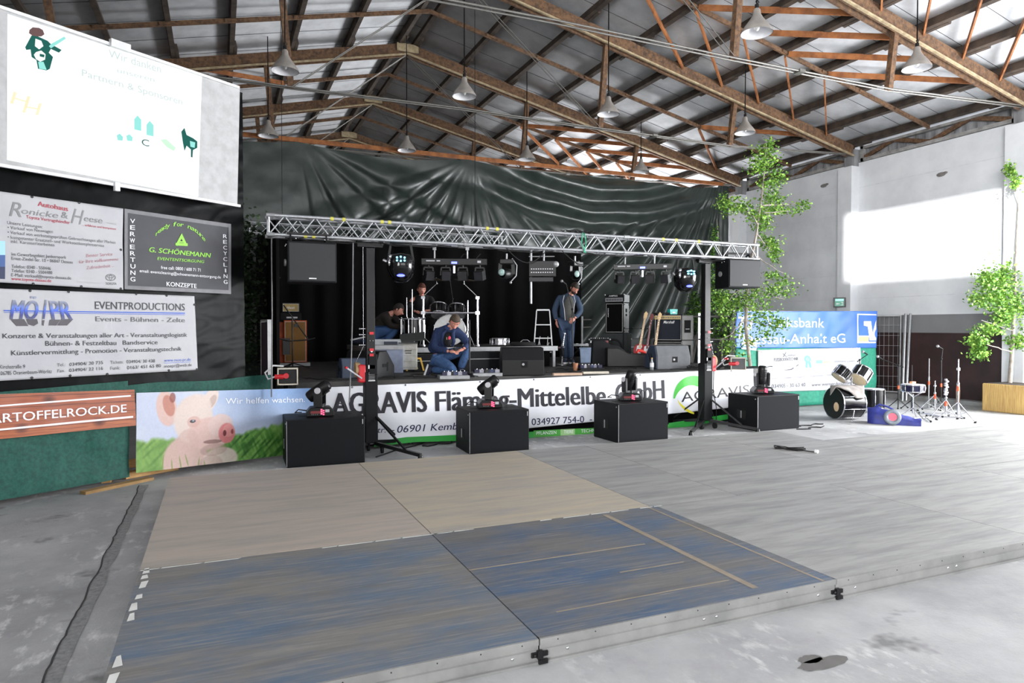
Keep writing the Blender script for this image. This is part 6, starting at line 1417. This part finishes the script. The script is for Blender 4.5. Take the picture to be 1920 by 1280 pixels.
# crouching technician in the dark and the drummer
dj = mat('black_brown_jacket', s(40, 34, 30), .9); dk_h = mat('dark_hair', s(44, 38, 34), .8)
cJ = dict(pel=(-.12, .05, .3), waist=(-.12, .02, .42), chest=(.02, -.03, .55), neckb=(.13, -.07, .63), neck=(.17, -.09, .66), head=(.25, -.13, .69), shR=(-.03, -.1, .6), elR=(.1, -.2, .38), wrR=(.36, -.2, .36), shL=(.12, .1, .6), elL=(.3, .08, .42), wrL=(.43, -.02, .38),
          hpR=(-.12, -.05, .26), knR=(.24, -.12, .34), anR=(.0, -.12, .1), hpL=(-.1, .1, .24), knL=(-.02, .1, .08), anL=(-.42, .1, .09))
person('person in dark jacket and jeans crouching in the shadow left of the drums', (2.88, 12.75, RIZ), facing(2.9, 12.7), cJ, dj, mat('mid_blue_jeans', s(60, 92, 140), .85), dk_h, None, None,
       hands=(((.36, -.2, .36), (.9, -.1, 0), (0, -.3, .9), -1, 1.0, .8), ((.43, -.02, .38), (.9, -.1, 0), (0, -.3, .9), 1, 1.0, .8)), shoe={'R': ((.9, -.1, 0), (0, 0, 1)), 'L': ((-.9, 0, -.2), (.2, 0, -1))}, heady=(1.3, .5, 0))
mJ = dict(pel=(0, .1, .5), waist=(0, .07, .65), chest=(0, .02, .85), neckb=(.0, -.03, .98), neck=(0, -.05, 1.03), head=(.0, -.09, 1.1), shR=(-.18, 0, .93), elR=(-.26, -.14, .7), wrR=(-.12, -.36, .66), shL=(.18, 0, .93), elL=(.26, -.14, .7), wrL=(.12, -.36, .68),
          hpR=(-.1, .1, .48), knR=(-.2, -.3, .48), anR=(-.2, -.3, .1), hpL=(.1, .1, .48), knL=(.2, -.3, .48), anL=(.2, -.3, .1))
person('person sitting in the dark behind the drum kit, face just visible at its left', (3.66, 12.98, RIZ), facing(3.6, 13), mJ, mat('black_cotton', s(20, 20, 24), .9), mat('black_trousers', s(22, 22, 26), .9), mat('auburn_hair', s(90, 50, 36), .8), None, None,
       hands=(((-.12, -.36, .66), (.4, -.8, 0), (0, -.3, .9), -1, 1.0, .8), ((.12, -.36, .68), (-.4, -.8, 0), (0, -.3, .9), 1, 1.0, .8)), shoe={'R': ((0, -.95, 0), (0, 0, 1)), 'L': ((0, -.95, 0), (0, 0, 1))}, heady=(.3, .35, 0))
t = thing('drum_stool', 'drum stool under the person behind the drum kit', 'stool', (3.69, 13.07, RIZ)); b = MB(); b.cyl((0, 0, .36), (0, 0, .42), .16, n=20); b.build('seat', black, t); b = MB(); b.cyl((0, 0, .1), (0, 0, .36), .02); [b.cyl((0, 0, .2), (.2*math.cos(a), .2*math.sin(a), 0), .01) for a in (0, 2.1, 4.2)]; b.build('leg', steel, t)
# ------------------------------------------------------------------ right side: fence banners
VB = Panel((0, 10.9), PI/2, lambda u, v: .03*noise.noise(Vector((u*1.3+v*1.2, v*2.2, 4)))+.02*noise.noise(Vector((u*3-v*2, v*3, 7))))
t = thing('site_fence', 'mesh fence panel carrying the blue bank banner', 'fence', (11.7, 10.98, 0)); b = MB()
for x in (-2.05, 2.0): b.cyl((x, 0, 0), (x, 0, 2.05), .02)
for z in (.15, 2.03): b.cyl((-2.05, 0, z), (2.0, 0, z), .02)
b.build('frame', alud, t); b = MB(); [b.cyl((-2+i*.16, 0, .15), (-2+i*.16, 0, 2.03), .003, n=4) for i in range(25)]; [b.cyl((-2.05, 0, .3+i*.25), (2, 0, .3+i*.25), .003, n=4) for i in range(7)]; b.build('mesh', alud, t)
t = banner('green_tarpaulin', 'green tarpaulin on the fence behind the white and blue banners', VB, [(9.66, 1.3), (13.7, 1.3), (13.7, .02), (9.66, .02)], .0, green_l, nu=50, nv=16, cat='tarpaulin', px=False)
bl = mat('banner_blue', s(50, 100, 180), .5, ns=2, c2=s(44, 92, 172), nb=.15, bs=3, bd=.05)
t = banner('bank_banner', 'blue bank banner with white two-line lettering and an orange and white logo square', VB, [(1378, 584), (1642, 583), (1642, 652), (1378, 652)], .03, bl, nu=160, nv=40)
b = Multi(); o_ = .036
VB.text(b, 'Volksbank', (1434, 612), (1543, 614), 18, o_, 0); VB.text(b, 'Dessau-Anhalt eG', (1392, 645), (1583, 642), 18, o_, 0)
VB.banner(b, [(1604, 588), (1640, 589), (1640, 591), (1604, 590)], o_, 4, 1); VB.banner(b, [(1604, 588), (1606, 588), (1606, 643), (1604, 643)], o_, 1, 4); VB.banner(b, [(1604, 641), (1640, 640), (1640, 643), (1604, 643)], o_, 4, 1)
VB.banner(b, [(1604, 629), (1626, 629), (1626, 641), (1604, 641)], o_+.001, 4, 2)
VB.poly(b, [(1617, 602), (1630, 602), (1633, 624), (1640, 600), (1640, 638), (1628, 638), (1624, 612), (1617, 610)], o_+.002, 0)
VB.banner(b, [(1606, 631), (1626, 631), (1626, 640), (1606, 640)], o_+.004, 4, 2, m=1)
VB.poly(b, [(1381, 594), (1412, 590), (1411, 593), (1395, 595), (1390, 612), (1386, 636), (1383, 636), (1387, 606), (1388, 597), (1381, 597)], o_, 0)
VB.poly(b, [(1410, 594), (1407, 620), (1398, 617), (1404, 606)], o_, 0)
part(b, 'lettering', [wht, ink('banner_orange', 244, 196, 132)], t)
b = MB(); VB.banner(b, [(1388, 640), (1416, 642), (1416, 657), (1388, 654)], .05, 6, 3, 0); VB.banner(b, [(1388, 648), (1416, 650), (1416, 652), (1388, 650)], .054, 6, 1, 1); VB.poly(b, [(1391, 645), (1398, 637), (1404, 636), (1412, 646)], .054, 2); part(b, 'small_picture', [ink('pale_blue', 176, 206, 232), ink('sea_blue', 50, 110, 180), ink('roof_orange', 206, 132, 90)], t)
t = banner('white_sponsor_banner', 'white sponsor banner with a blue rosette under the blue bank banner', VB, [(1420, 656), (1611, 651), (1611, 729), (1420, 735)], .03, pvc_l, nu=140, nv=40)
b = Multi(); o_ = .036
VB.text(b, 'WERNER', (1473, 668), (1491, 667), 3.5, o_, 0); VB.text(b, 'FUSSBODENTECHNIK', (1449, 677), (1495, 675), 6, o_, 0, 0, .02)
VB.poly(b, [(1464, 669), (1470, 660), (1472, 660), (1466, 669)], o_, 0); VB.poly(b, [(1466, 662), (1473, 669), (1471, 669), (1464, 663)], o_, 0)
VB.poly(b, [(1465, 694), (1480, 691), (1495, 682), (1495, 684), (1481, 693)], o_, 0)
VB.text(b, 'WERNER GmbH', (1561, 680), (1600, 678), 4, o_, 3); VB.text(b, 'Parkett - Laminat - Teppich - Designbeläge - Fußboden', (1441, 711), (1570, 703), 3.5, o_, 3)
VB.text(b, '034905 - 30 63 40', (1444, 727), (1508, 724), 7, o_, 0); VB.text(b, 'www.werner-fussboden.de', (1519, 724), (1604, 719), 6, o_, 0)
ring(VB, b, 1513, 673, 6, 7, 6, o_, 1, 16); ring(VB, b, 1513, 673, 3.4, 4, 3.4, o_+.003, 2, 14); VB.poly(b, [(1509, 678), (1513, 680), (1512, 690), (1508, 688)], o_, 1); VB.poly(b, [(1514, 680), (1518, 678), (1520, 688), (1516, 690)], o_, 1)
VB.banner(b, [(1529, 675), (1540, 675), (1540, 681), (1529, 681)], o_, 2, 1, 2); VB.text(b, 'line', (1541, 681), (1552, 680), 5, o_, 4)
part(b, 'lettering', [ink('sign_grey', 70, 70, 76), ink('rosette_blue', 84, 150, 206), ink('light_blue', 110, 160, 210), ink('faint_print', 140, 140, 146), ink('yellow_green', 206, 210, 90)], t)
# mesh fence and leaning tubes before the dark boards
t = thing('site_fence', 'bare wire mesh fence panel standing before the dark brown boards', 'fence', (15.2, 12.2, 0), 1.15); 
t.location = (14.75, 12.1, 0); t.rotation_euler = (0, 0, -.9)
b = MB(); [b.cyl((x, 0, 0), (x, 0, 2.0), .02) for x in (-.8, .8)]; [b.cyl((-.8, 0, z), (.8, 0, z), .02) for z in (.12, 1.98)]; b.build('frame', alud, t); b = MB(); [b.cyl((-.75+i*.1, 0, .12), (-.75+i*.1, 0, 1.98), .004, n=4) for i in range(16)]; [b.cyl((-.8, 0, .25+i*.25), (.8, 0, .25+i*.25), .004, n=4) for i in range(7)]; b.build('mesh', alud, t)
for k, (pt, pb, lb) in enumerate((((1698, 588), (1692, 722), 'left one of two aluminium poles leaning on the wall by the wire fence'), ((1707, 588), (1699, 722), 'right one of two aluminium poles leaning on the wall by the wire fence'))):
    a = at(*pb, Y=10.8); a.z = .0; e_ = at(*pt, Y=11.1); d = e_-a; b = MB(); b.cyl((0, 0, 0), d, .03, n=12); o = b.build('aluminium_pole', alu); o.location = a; tag(o, lb, 'pole')
# exit sign
p = at(1575, 567, X=XR-.34); t = thing('exit_sign', 'small green emergency exit sign high on the wall column', 'sign', (14.95, 13.0, p.z-.1), facing(15, 13.3)); b = MB(); b.box((.1, .1, .1), (.08, .16, .1)); b.build('bracket', dmetal, t); b = MB(); b.box((0, 0, .1), (.3, .08, .25)); b.build('housing', dmetal, t, bevel=.01)
b = MB(); b.box((0, -.045, .1), (.21, .008, .2), 0); b.box((0, -.05, .16), (.2, .004, .05), 1); b.prism([(-.08, .06), (-.05, .09), (-.05, .07), (.0, .07), (.0, .05), (-.05, .05), (-.05, .03)], -.052, -.05, 2); b.prism([(.03, .02), (.085, .02), (.085, .11), (.03, .11), (.03, .1), (.075, .1), (.075, .03), (.03, .03)], -.052, -.05, 2); b.ball((.055, -.05, .085), (.008, .003, .008), 2, 6); b.bar((.055, -.051, .075), (.045, -.051, .045), .012, .003, 2); b.bar((.045, -.051, .045), (.065, -.051, .03), .008, .003, 2)
b.build('pictogram', [mat('exit_green', s(40, 130, 104), .4, emit=s(40, 130, 104), es=.5), mat('exit_pale', s(150, 214, 220), .4, emit=s(150, 214, 220), es=.6), whitep], t)

# ------------------------------------------------------------------ second drum kit and stands on the floor
kz = -.55
t = thing('bass_drum', 'black bass drum on the hall floor with a round hole in its head', 'drum', (10.75, 9.05, 0), facing(10.7, 9.1))
ax = Vector((.78, .62, 0)).normalized(); c = Vector((-.3, -.18, .3)); drum(t, c, ax, .285, .46, mat('black_drum_head', s(22, 22, 24), .3), 8)
b = MB(); u, w = basis(ax); cc = c-ax*.009+Vector((0, 0, -.06))+ax.cross(Vector((0, 0, 1)))*.08; n = 20; b.add([cc+(u*math.cos(2*PI*i/n)*.07+w*math.sin(2*PI*i/n)*.085) for i in range(n)], [tuple(range(n))]); b.build('sound_hole', mat('wood_inside', s(214, 186, 150), .7), t)
b = MB(); b.cyl((.05, -.2, .25), (-.0, -.35, 0), .008); b.cyl((.05, .15, .3), (.2, .45, 0), .008); b.ball((-.0, -.35, .01), .016, 0, 8); b.box((-.0, -.24, .3), (.07, .05, .08)); b.cyl((-.02, .02, .58), (.0, .0, .78), .014); b.build('spur', steel, t)
for dx, dy, rr, h, axv, lb in ((-.2, .02, .15, .24, (.35, .5, .75), 'left'), (.3, -.02, .17, .27, (.28, .62, .7), 'right')): pass
def tom(label, px, py, r, h, axv, m2):
    p = at(px, py, Y=9.1); d = thing('tom_drum', label, 'drum', p, facing(10.7, 9.1)); a = Vector(axv).normalized(); drum(d, -a*h/2, a, r, h, m2, 8)
tom('smaller tom drum tilted above the left of the black floor bass drum', 1579, 700, .135, .2, (.55, .35, .75), mat('cream_drum_head', s(214, 196, 160), .4)); tom('larger tom drum tilted above the black floor bass drum, cream underside', 1614, 703, .16, .24, (.42, .6, .7), MATS['cream_drum_head'])
t = thing('floor_tom', 'black floor tom with white head behind the floor bass drum', 'drum', (12.0, 9.6, 0), 0); drum(t, (0, 0, .1), (0, 0, 1), .2, .37, skinw, 6); b = MB(); [b.cyl((.215*math.cos(a), .215*math.sin(a), 0), (.215*math.cos(a), .215*math.sin(a), .35), .009) for a in (.8, 2.9, 5)]; b.build('leg', steel, t)
# rag over the bass drum
rag = mat('grey_rag', s(150, 144, 140), .95, nb=.3, ns=12); t0_ = at(1580, 735, Y=8.8)
RZk = facing(10.7, 9.1)
b = MB()
def RG(a, c):
    # drapes over the left top of the drum
    x = -.36+.56*a; y = -.26+.44*c; q = Vector((x, y, 0)); rel = q-Vector((-.3, -.18, 0)); al = rel.dot(ax); pe = rel.dot(Vector((-ax.y, ax.x, 0)))
    z = .3+math.sqrt(max(.01, .305**2-pe*pe)) if al > -.02 else .3+math.sqrt(max(.01, .305**2-pe*pe))-(-.02-al)*2.2
    return (x-.05*(c < .2)*0, y, z+.015*noise.noise(Vector((a*6, c*6, 2)))+.015)
b.grid(RG, 24, 20); o = b.build('cleaning_rag', rag, solid=.012); o.location = (10.75, 9.05, 0); o.rotation_euler = (0, 0, RZk); tag(o, 'grey rag draped over the black floor bass drum', 'cloth')
# snare on its stand
sp = Vector((11.85, 8.65, 0)); t = thing('snare_stand', 'chrome tripod stand under the floor snare drum', 'stand', sp); b = MB(); b.cyl((0, 0, .1), (0, 0, .46), .013); [b.cyl((0, 0, .2), (.25*math.cos(a), .25*math.sin(a), .01), .01) for a in (.4, 2.5, 4.6)]; [b.cyl((0, 0, .4), (.15*math.cos(a), .15*math.sin(a), .5), .009) for a in (1, 3.1, 5.2)]; b.build('frame', steel, t)
t = thing('snare_drum', 'blue-black snare drum with chrome rims on a tripod stand', 'drum', sp+Vector((0, 0, .505)), 0); drum(t, (0, 0, 0), (0, 0, 1), .19, .13, skinw, 10, shellm=mat('blue_black_shell', s(24, 26, 56), .2))
b = MB(); b.box((0, 0, .02), (.1, .06, .035)); o = b.build('orange_box', mat('orange_card', s(240, 160, 110), .7), bevel=.004); o.location = sp+Vector((.03, .03, .65)); tag(o, 'little orange box lying on the floor snare drum', 'box')
def G(px, py): return at(px, py, z=0)
mic_stand('black microphone stand with a pale microphone beside the wire fence', G(1658, 768)+Vector((0, .6, 0)), 1.0, (.15, 0, .12), 'tri', m=dmetal, grp='stands among the floor drums', foot=.2)
mic_stand('black microphone stand with orange tape behind the snare drum', G(1684, 765)+Vector((0, 0, 0)), .9, (-.3, 0, .12), 'tri', tape=.45, grp='stands among the floor drums', foot=.2)
mic_stand('black stand with red tape directly above the snare drum, before the aluminium poles', G(1709, 768), .92, None, 'tri', mic=False, tape=.55, grp='stands among the floor drums', foot=.22)
mic_stand('thin chrome stand with flat disc top, left of the tall black one', G(1741, 766), 1.05, None, 'disc', mic=False, m=alud, tape=.48, grp='stands among the floor drums', foot=.2)
mic_stand('tall black microphone stand with curved clip before the dark boards', G(1764, 768), 1.05, (.02, 0, .2), 'tri', tape=.45, grp='stands among the floor drums', foot=.24)
def cstand(label, p, h, tape, foot, folded=False, bent=False):
    t = thing('cymbal_stand', label, 'stand', p, 0, 'chrome stands among the floor drums')
    b = MB(); b.cyl((0, 0, .06), (0, 0, h*.6), .014); b.cyl((0, 0, h*.6), (0, 0, h), .009); b.ball((0, 0, h*.6), .026, 0, 8); b.ball((0, 0, h*.85), .024, 0, 8); b.cyl((0, 0, h*.82), (0, 0, h*.86), .03); b.build('pole', steel, t)
    for k in range(3):
        a = k*2*PI/3+.4; d = Vector((math.cos(a), math.sin(a), 0)); b = MB()
        b.cyl(Vector((0, 0, .34)), d*foot+Vector((0, 0, .02)), .009); b.cyl(Vector((0, 0, .1)), d*foot*.5+Vector((0, 0, .17)), .006); b.cyl(d*(foot-.01)+Vector((0, 0, 0)), d*(foot+.02)+Vector((0, 0, .03)), .018, m=1); b.build('leg', [steel, rubber], t)
    b = MB(); b.cyl((0, 0, h*tape), (0, 0, h*tape+.09), .022, n=10); b.build('orange_tape', MATS['orange_tape'], t)
    if bent: b = MB(); [b.ball((.03*math.sin(q*2), 0, h*.7+q*.035), (.035, .03, .025), 0, 8) for q in range(9)]; b.cyl((-.05, 0, h*.7), (.06, .02, h), .014); b.build('joint', steel, t)
    return t
cstand('tall chrome cymbal stand with spread legs, rightmost of the stands', G(1808, 790)+Vector((0, .12, 0)), 1.12, .48, .34); cstand('short thick chrome stand with bulky clamps, left of the rightmost cymbal stand', G(1783, 784)+Vector((0, .1, 0)), .62, .35, .24, bent=True); cstand('short chrome stand with orange tape between the two tall black stands', G(1757, 772)+Vector((0, .05, 0)), .62, .42, .3)
b = MB(); b.cyl((0, 0, .02), (.02, 0, .55), .012); o = b.build('cymbal_case', mat('pink_tan_wood', s(186, 150, 136), .6)) if False else None
p = G(1796, 762); b = MB(); b.lathe([(.001, 0), (.03, .05), (.04, .3), (.03, .5), (.001, .58)], n=12); o = b.build('wooden_club', mat('pink_tan_wood', s(186, 150, 136), .6)); o.location = p; tag(o, 'slim pinkish wooden piece standing between the two right-hand chrome stands', 'stick')
# blue bag and tape roll
p = G(1697, 799); t = thing('gig_bag', 'blue fabric bag lying on the floor in front of the snare drum', 'bag', (p.x+.1, p.y+.3, 0), facing(10.9, 8.2)); bluef = mat('blue_nylon', s(46, 56, 140), .6, ns=6, c2=s(36, 42, 112), nb=.4)
b = MB(); 
def BG(a, c):
    x = -.4+.82*a; ww = (.19*math.sin(min(1, a*4+.35)*PI/2)*(1-.45*max(0, a-.45))); hh = .27*(1-.55*smooth(.2, .9, a)) ; th = PI*c; return (x+.02*noise.noise(Vector((a*5, c*5, 1))), -ww*math.cos(th), hh*math.sin(th)**.6*(1+.15*noise.noise(Vector((a*7, c*6, 3)))))
b.grid(BG, 40, 16); e0_ = [BG(0, c/16) for c in range(17)]; b.add(e0_, [tuple(range(16, -1, -1))]); e1_ = [BG(1, c/16) for c in range(17)]; b.add(e1_, [tuple(range(17))]); b.build('bag_body', bluef, t)
b = MB(); b.tube([(-.3, .0, .27), (-.22, -.02, .33), (-.1, -.0, .3), (0, 0, .25)], .016); b.build('strap', bluef, t)
p2 = G(1664, 797); t = thing('tape_roll', 'large grey roll with a pink centre leaning on the blue bag', 'roll', (p2.x+.08, p2.y-.03, 0), facing(10.7, 8.1)+.15); M = RX(-.25)
b = MB(); b.lathe([(.07, -.03), (.135, -.03), (.135, .03), (.07, .03), (.07, -.03)], (0, 0, .14), M @ Vector((0, -1, 0)), n=30); b.build('roll', mat('grey_blue_tape', s(120, 128, 138), .3), t); b = MB(); b.cyl(Vector((0, 0, .14))+M @ Vector((0, .02, 0)), Vector((0, 0, .14))+M @ Vector((0, -.02, 0)), .07, n=24); b.build('core_label', mat('pink_label', s(222, 96, 118), .5), t)
# hardware legs lying about, floor cables
b = MB()
for k, (px, py) in enumerate(((1728, 785), (1745, 779), (1762, 776), (1740, 788), (1772, 783))): a = G(px, py); th = k*1.3; d = Vector((math.cos(th), math.sin(th), 0)); b.cyl(a-d*.3+Vector((0, 0, .02)), a+d*.3+Vector((0, 0, .02)), .01, n=8); b.ball(a+d*.3+Vector((0, 0, .02)), .02, 1, 8); b.ball(a-d*.3+Vector((0, 0, .02)), .02, 1, 8)
o = tag(b.build('loose_hardware', [steel, rubber]), 'loose chrome drum hardware lying between the stands', 'drum hardware', kind='stuff'); at_origin(o, G(1745, 782))
p = at(1480, 843, z=PT); t = thing('cable_coil', 'black cable coil with a white plug lying on the pale platform', 'cable', p, facing(p.x, p.y)); b = MB()
for k in range(7): b.tube([(.3*(i/12-.5)*1.15+.02*math.sin(k*2+i), .05*math.sin(i/12*PI*2+k*.3)+.012*k-.03, .008+.012*(k % 3)) for i in range(13)], .006, 0, 5)
b.tube([(.1, 0, .01), (.2, -.06, .01), (.3, -.1, .01)], .007, 0, 5); b.build('cord', rubber, t); b = MB(); b.cyl((.3, -.1, .02), (.33, -.12, .02), .022); b.build('plug', whitep, t)
b = MB()
for k, (a_, c_) in enumerate((((705, 858), (850, 812)), ((790, 838), (850, 830)), ((995, 812), (1106, 800)), ((1500, 800), (1540, 795)), ((1500, 806), (1545, 800)), ((1010, 818), (1110, 806)), ((300, 868), (530, 852)))):
    A_, C_ = G(*a_), G(*c_); b.tube([A_+(C_-A_)*(i/14)+Vector((.03*math.sin(i*1.1+k), .05*math.sin(i*.8+k*2), .012)) for i in range(15)], .01, 0, 5)
o = tag(b.build('floor_cable', rubber), 'black cables running over the floor between the subwoofers', 'cable', kind='stuff'); at_origin(o, (4, 9.4, 0))

# ------------------------------------------------------------------ trees
def limb(mb, a, b_, r0, r1, n=7, wob=.04, m=0):
    a, b_ = Vector(a), Vector(b_); pts = [a+(b_-a)*i/n+Vector((wob*noise.noise(Vector((i*.7, a.x*3, a.z))), wob*noise.noise(Vector((i*.7, 5, a.z*2))), 0))*(1 if 0 < i < n else 0) for i in range(n+1)]
    mb.tube(pts, [r0+(r1-r0)*i/n for i in range(n+1)], m, 8)
def tree(label, base, clusters, nleaf, size, trunk, branches, lm, cat='tree', name='birch_tree', mats=2):
    t = thing(name, label, cat, base); b = MB(); limb(b, *trunk, n=14, wob=.12) 
    for br in branches: limb(b, *br)
    b.build('trunk', bark, t); foliage(clusters, nleaf, size, mats=mats).build('foliage', lm, t); return t
def rel(base, px, py, Y): return at(px, py, Y=Y)-Vector(base)
def cl(base, lst, Y):
    out = []
    for px, py, rx_, rz_, w in lst: q = rel(base, px, py, Y+rng.uniform(-.15, .15)); k = ppm(at(px, py, Y=Y)); out.append((tuple(q), (rx_/k, rx_/k*.6, rz_/k), w))
    return out
B1 = Vector((9.62, 10.25, 0))
top = rel(B1, 1437, 262, 10.3)
tr = [rel(B1, 1412, 735, 10.25), rel(B1, 1400, 690, 10.3)]
t = thing('birch_tree', 'tall slender cut birch standing in front of the blue bank banner, reaching the roof', 'tree', B1)
b = MB(); P_ = [Vector((0, 0, 0))]+[rel(B1, *q, 10.3) for q in ((1408, 700), (1398, 610), (1402, 520), (1418, 440), (1428, 370), (1433, 320), (1437, 262))]; b.tube(P_, [.04, .036, .032, .027, .021, .015, .01, .004], 0, 8)
for a_, c_ in (((1402, 520), (1350, 580)), ((1400, 600), (1480, 620)), ((1410, 470), (1480, 520)), ((1420, 420), (1365, 370)), ((1428, 400), (1480, 395)), ((1430, 385), (1520, 380)), ((1420, 440), (1450, 470)), ((1402, 540), (1470, 560)), ((1398, 600), (1350, 640)), ((1399, 640), (1430, 660))): limb(b, rel(B1, *a_, 10.3), rel(B1, *c_, 10.3), .014, .004, wob=.15)
b.build('trunk', bark, t)
foliage(cl(B1, [(1445, 275, 14, 20, 1), (1435, 300, 30, 26, 3), (1455, 330, 20, 22, 2), (1420, 312, 22, 18, 1.5), (1437, 345, 24, 14, 1), (1448, 372, 26, 14, 2), (1365, 385, 26, 22, 2.4), (1395, 388, 24, 14, 1.8), (1425, 405, 30, 20, 3), (1460, 392, 30, 12, 1.8), (1508, 385, 18, 10, 1.2), (1485, 395, 24, 6, .5), (1430, 425, 20, 14, 1), (1440, 455, 26, 14, 1.8), (1452, 472, 14, 22, 1.6), (1450, 515, 24, 10, 1), (1470, 530, 30, 12, .9), (1450, 545, 26, 14, 1.3), (1475, 545, 26, 12, .7), (1410, 555, 34, 24, 2.4), (1380, 570, 40, 26, 3), (1350, 565, 24, 22, 2), (1360, 600, 22, 20, 1), (1425, 595, 30, 18, 1.5), (1463, 605, 24, 12, 1.6), (1438, 625, 26, 18, 1.4), (1388, 625, 20, 18, .8), (1365, 650, 26, 20, 1.2), (1385, 675, 20, 14, .6), (1405, 640, 16, 14, .5), (1430, 585, 50, 60, 1.5)], 10.3), 5200, .055, mats=2).build('foliage', [leaf1, leaf2], t)
B2 = Vector((10.62, 12.6, 0)); t = thing('birch_tree', 'leafy young birch behind the right lifting stand, beyond the stage railing', 'tree', B2)
b = MB(); P_ = [Vector((0, 0, 0))]+[rel(B2, *q, 12.6) for q in ((1353, 690), (1354, 600), (1350, 520), (1346, 440), (1344, 410))]; b.tube(P_, [.03, .028, .024, .018, .01, .004], 0, 8)
for a_, c_ in (((1354, 600), (1325, 560)), ((1354, 600), (1385, 560)), ((1352, 560), (1330, 520)), ((1353, 620), (1400, 580)), ((1353, 640), (1310, 600))): limb(b, rel(B2, *a_, 12.6), rel(B2, *c_, 12.6), .014, .004)
b.build('trunk', bark, t)
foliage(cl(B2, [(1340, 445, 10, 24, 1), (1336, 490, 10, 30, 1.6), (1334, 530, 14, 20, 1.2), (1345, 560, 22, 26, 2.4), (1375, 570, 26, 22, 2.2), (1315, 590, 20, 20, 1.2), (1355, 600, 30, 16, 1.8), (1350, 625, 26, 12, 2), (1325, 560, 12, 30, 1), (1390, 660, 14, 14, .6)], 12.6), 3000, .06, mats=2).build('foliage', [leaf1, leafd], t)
B4 = Vector((9.95, 12.9, 0)); t = thing('leafy_bush', 'dark leafy bush beside the tarpaulin above the guitar amplifiers', 'bush', B4); b = MB(); b.tube([(0, 0, 0), rel(B4, 1306, 640, 12.9), rel(B4, 1312, 570, 12.9)], [.03, .02, .01]); b.build('trunk', bark, t)
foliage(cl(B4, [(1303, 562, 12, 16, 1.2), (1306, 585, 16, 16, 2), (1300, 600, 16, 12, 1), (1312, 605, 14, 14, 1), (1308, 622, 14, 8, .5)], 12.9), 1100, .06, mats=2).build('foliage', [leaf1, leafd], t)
B5 = Vector((.12, 12.0, 0)); t = thing('leafy_tree', 'dark leafy tree in the shadow behind the left partition', 'tree', B5); b = MB(); b.tube([(0, 0, 0), (0, 0, 2.0), (.1, 0, 3.3)], [.05, .04, .01]); b.build('trunk', bark, t)
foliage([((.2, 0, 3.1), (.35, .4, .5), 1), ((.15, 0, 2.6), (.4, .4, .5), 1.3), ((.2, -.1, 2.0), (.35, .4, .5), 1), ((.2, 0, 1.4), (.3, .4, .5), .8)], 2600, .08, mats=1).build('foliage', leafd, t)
B3 = Vector((14.72, 8.45, 0)); t = thing('planter', 'planter wrapped in yellow reed matting at the far right', 'planter', (B3.x, B3.y, 0), 0)
reed = mat('reed_matting', s(206, 172, 108), .8, ns=60, stretch=(1, 1, .04), c2=s(160, 126, 74), nb=.6)
b = MB(); b.prism([(-.4, 0), (.4, 0), (.4, .56), (-.4, .56)], -.5, .5); b.build('reed_cover', reed, t, bevel=.02); b = MB(); b.box((0, 0, .555), (.72, .92, .02)); b.build('soil', mat('dark_soil', s(60, 50, 42), .95), t)
t = thing('birch_tree', 'birch with pale green leaves growing from the reed-covered planter at the far right', 'tree', (14.8, 8.7, .567)); Q = Vector((14.8, 8.7, .567))
b = MB(); b.tube([Vector((0, 0, 0))]+[rel(Q, *q, 8.7) for q in ((1899, 640), (1902, 560), (1906, 470), (1910, 380), (1893, 310))], [.045, .036, .03, .022, .014, .004], 0, 8)
for a_, c_ in (((1900, 620), (1840, 600)), ((1901, 600), (1850, 530)), ((1904, 520), (1860, 560)), ((1905, 540), (1935, 500)), ((1899, 660), (1830, 640))): limb(b, rel(Q, *a_, 8.7), rel(Q, *c_, 8.7), .014, .004)
b.build('trunk', bark, t)
foliage(cl(Q, [(1893, 318, 12, 14, .8), (1903, 340, 12, 14, .8), (1850, 525, 24, 18, 2), (1880, 520, 26, 22, 2), (1840, 560, 26, 16, 1.6), (1875, 560, 28, 22, 2.4), (1905, 570, 26, 26, 1.6), (1880, 595, 26, 18, 2), (1855, 618, 30, 12, 2), (1832, 640, 24, 10, 1.8), (1838, 662, 20, 12, 1.4), (1825, 645, 10, 20, .8), (1905, 640, 22, 14, 1.4), (1925, 600, 20, 30, 1), (1880, 540, 50, 50, 2)], 8.6), 4200, .062, mats=2).build('foliage', [leaf2, leaf1], t)
b = MB(); b.grid(lambda a, c: (0, -.35+.7*a, 1.02*c), 6, 2); o = b.build('pale_blue_banner', mat('pale_blue_print', s(196, 214, 240), .6), solid=.004); o.location = (15.3, 8.25, .55); tag(o, 'sliver of a pale blue banner at the right picture edge behind the planter', 'banner')
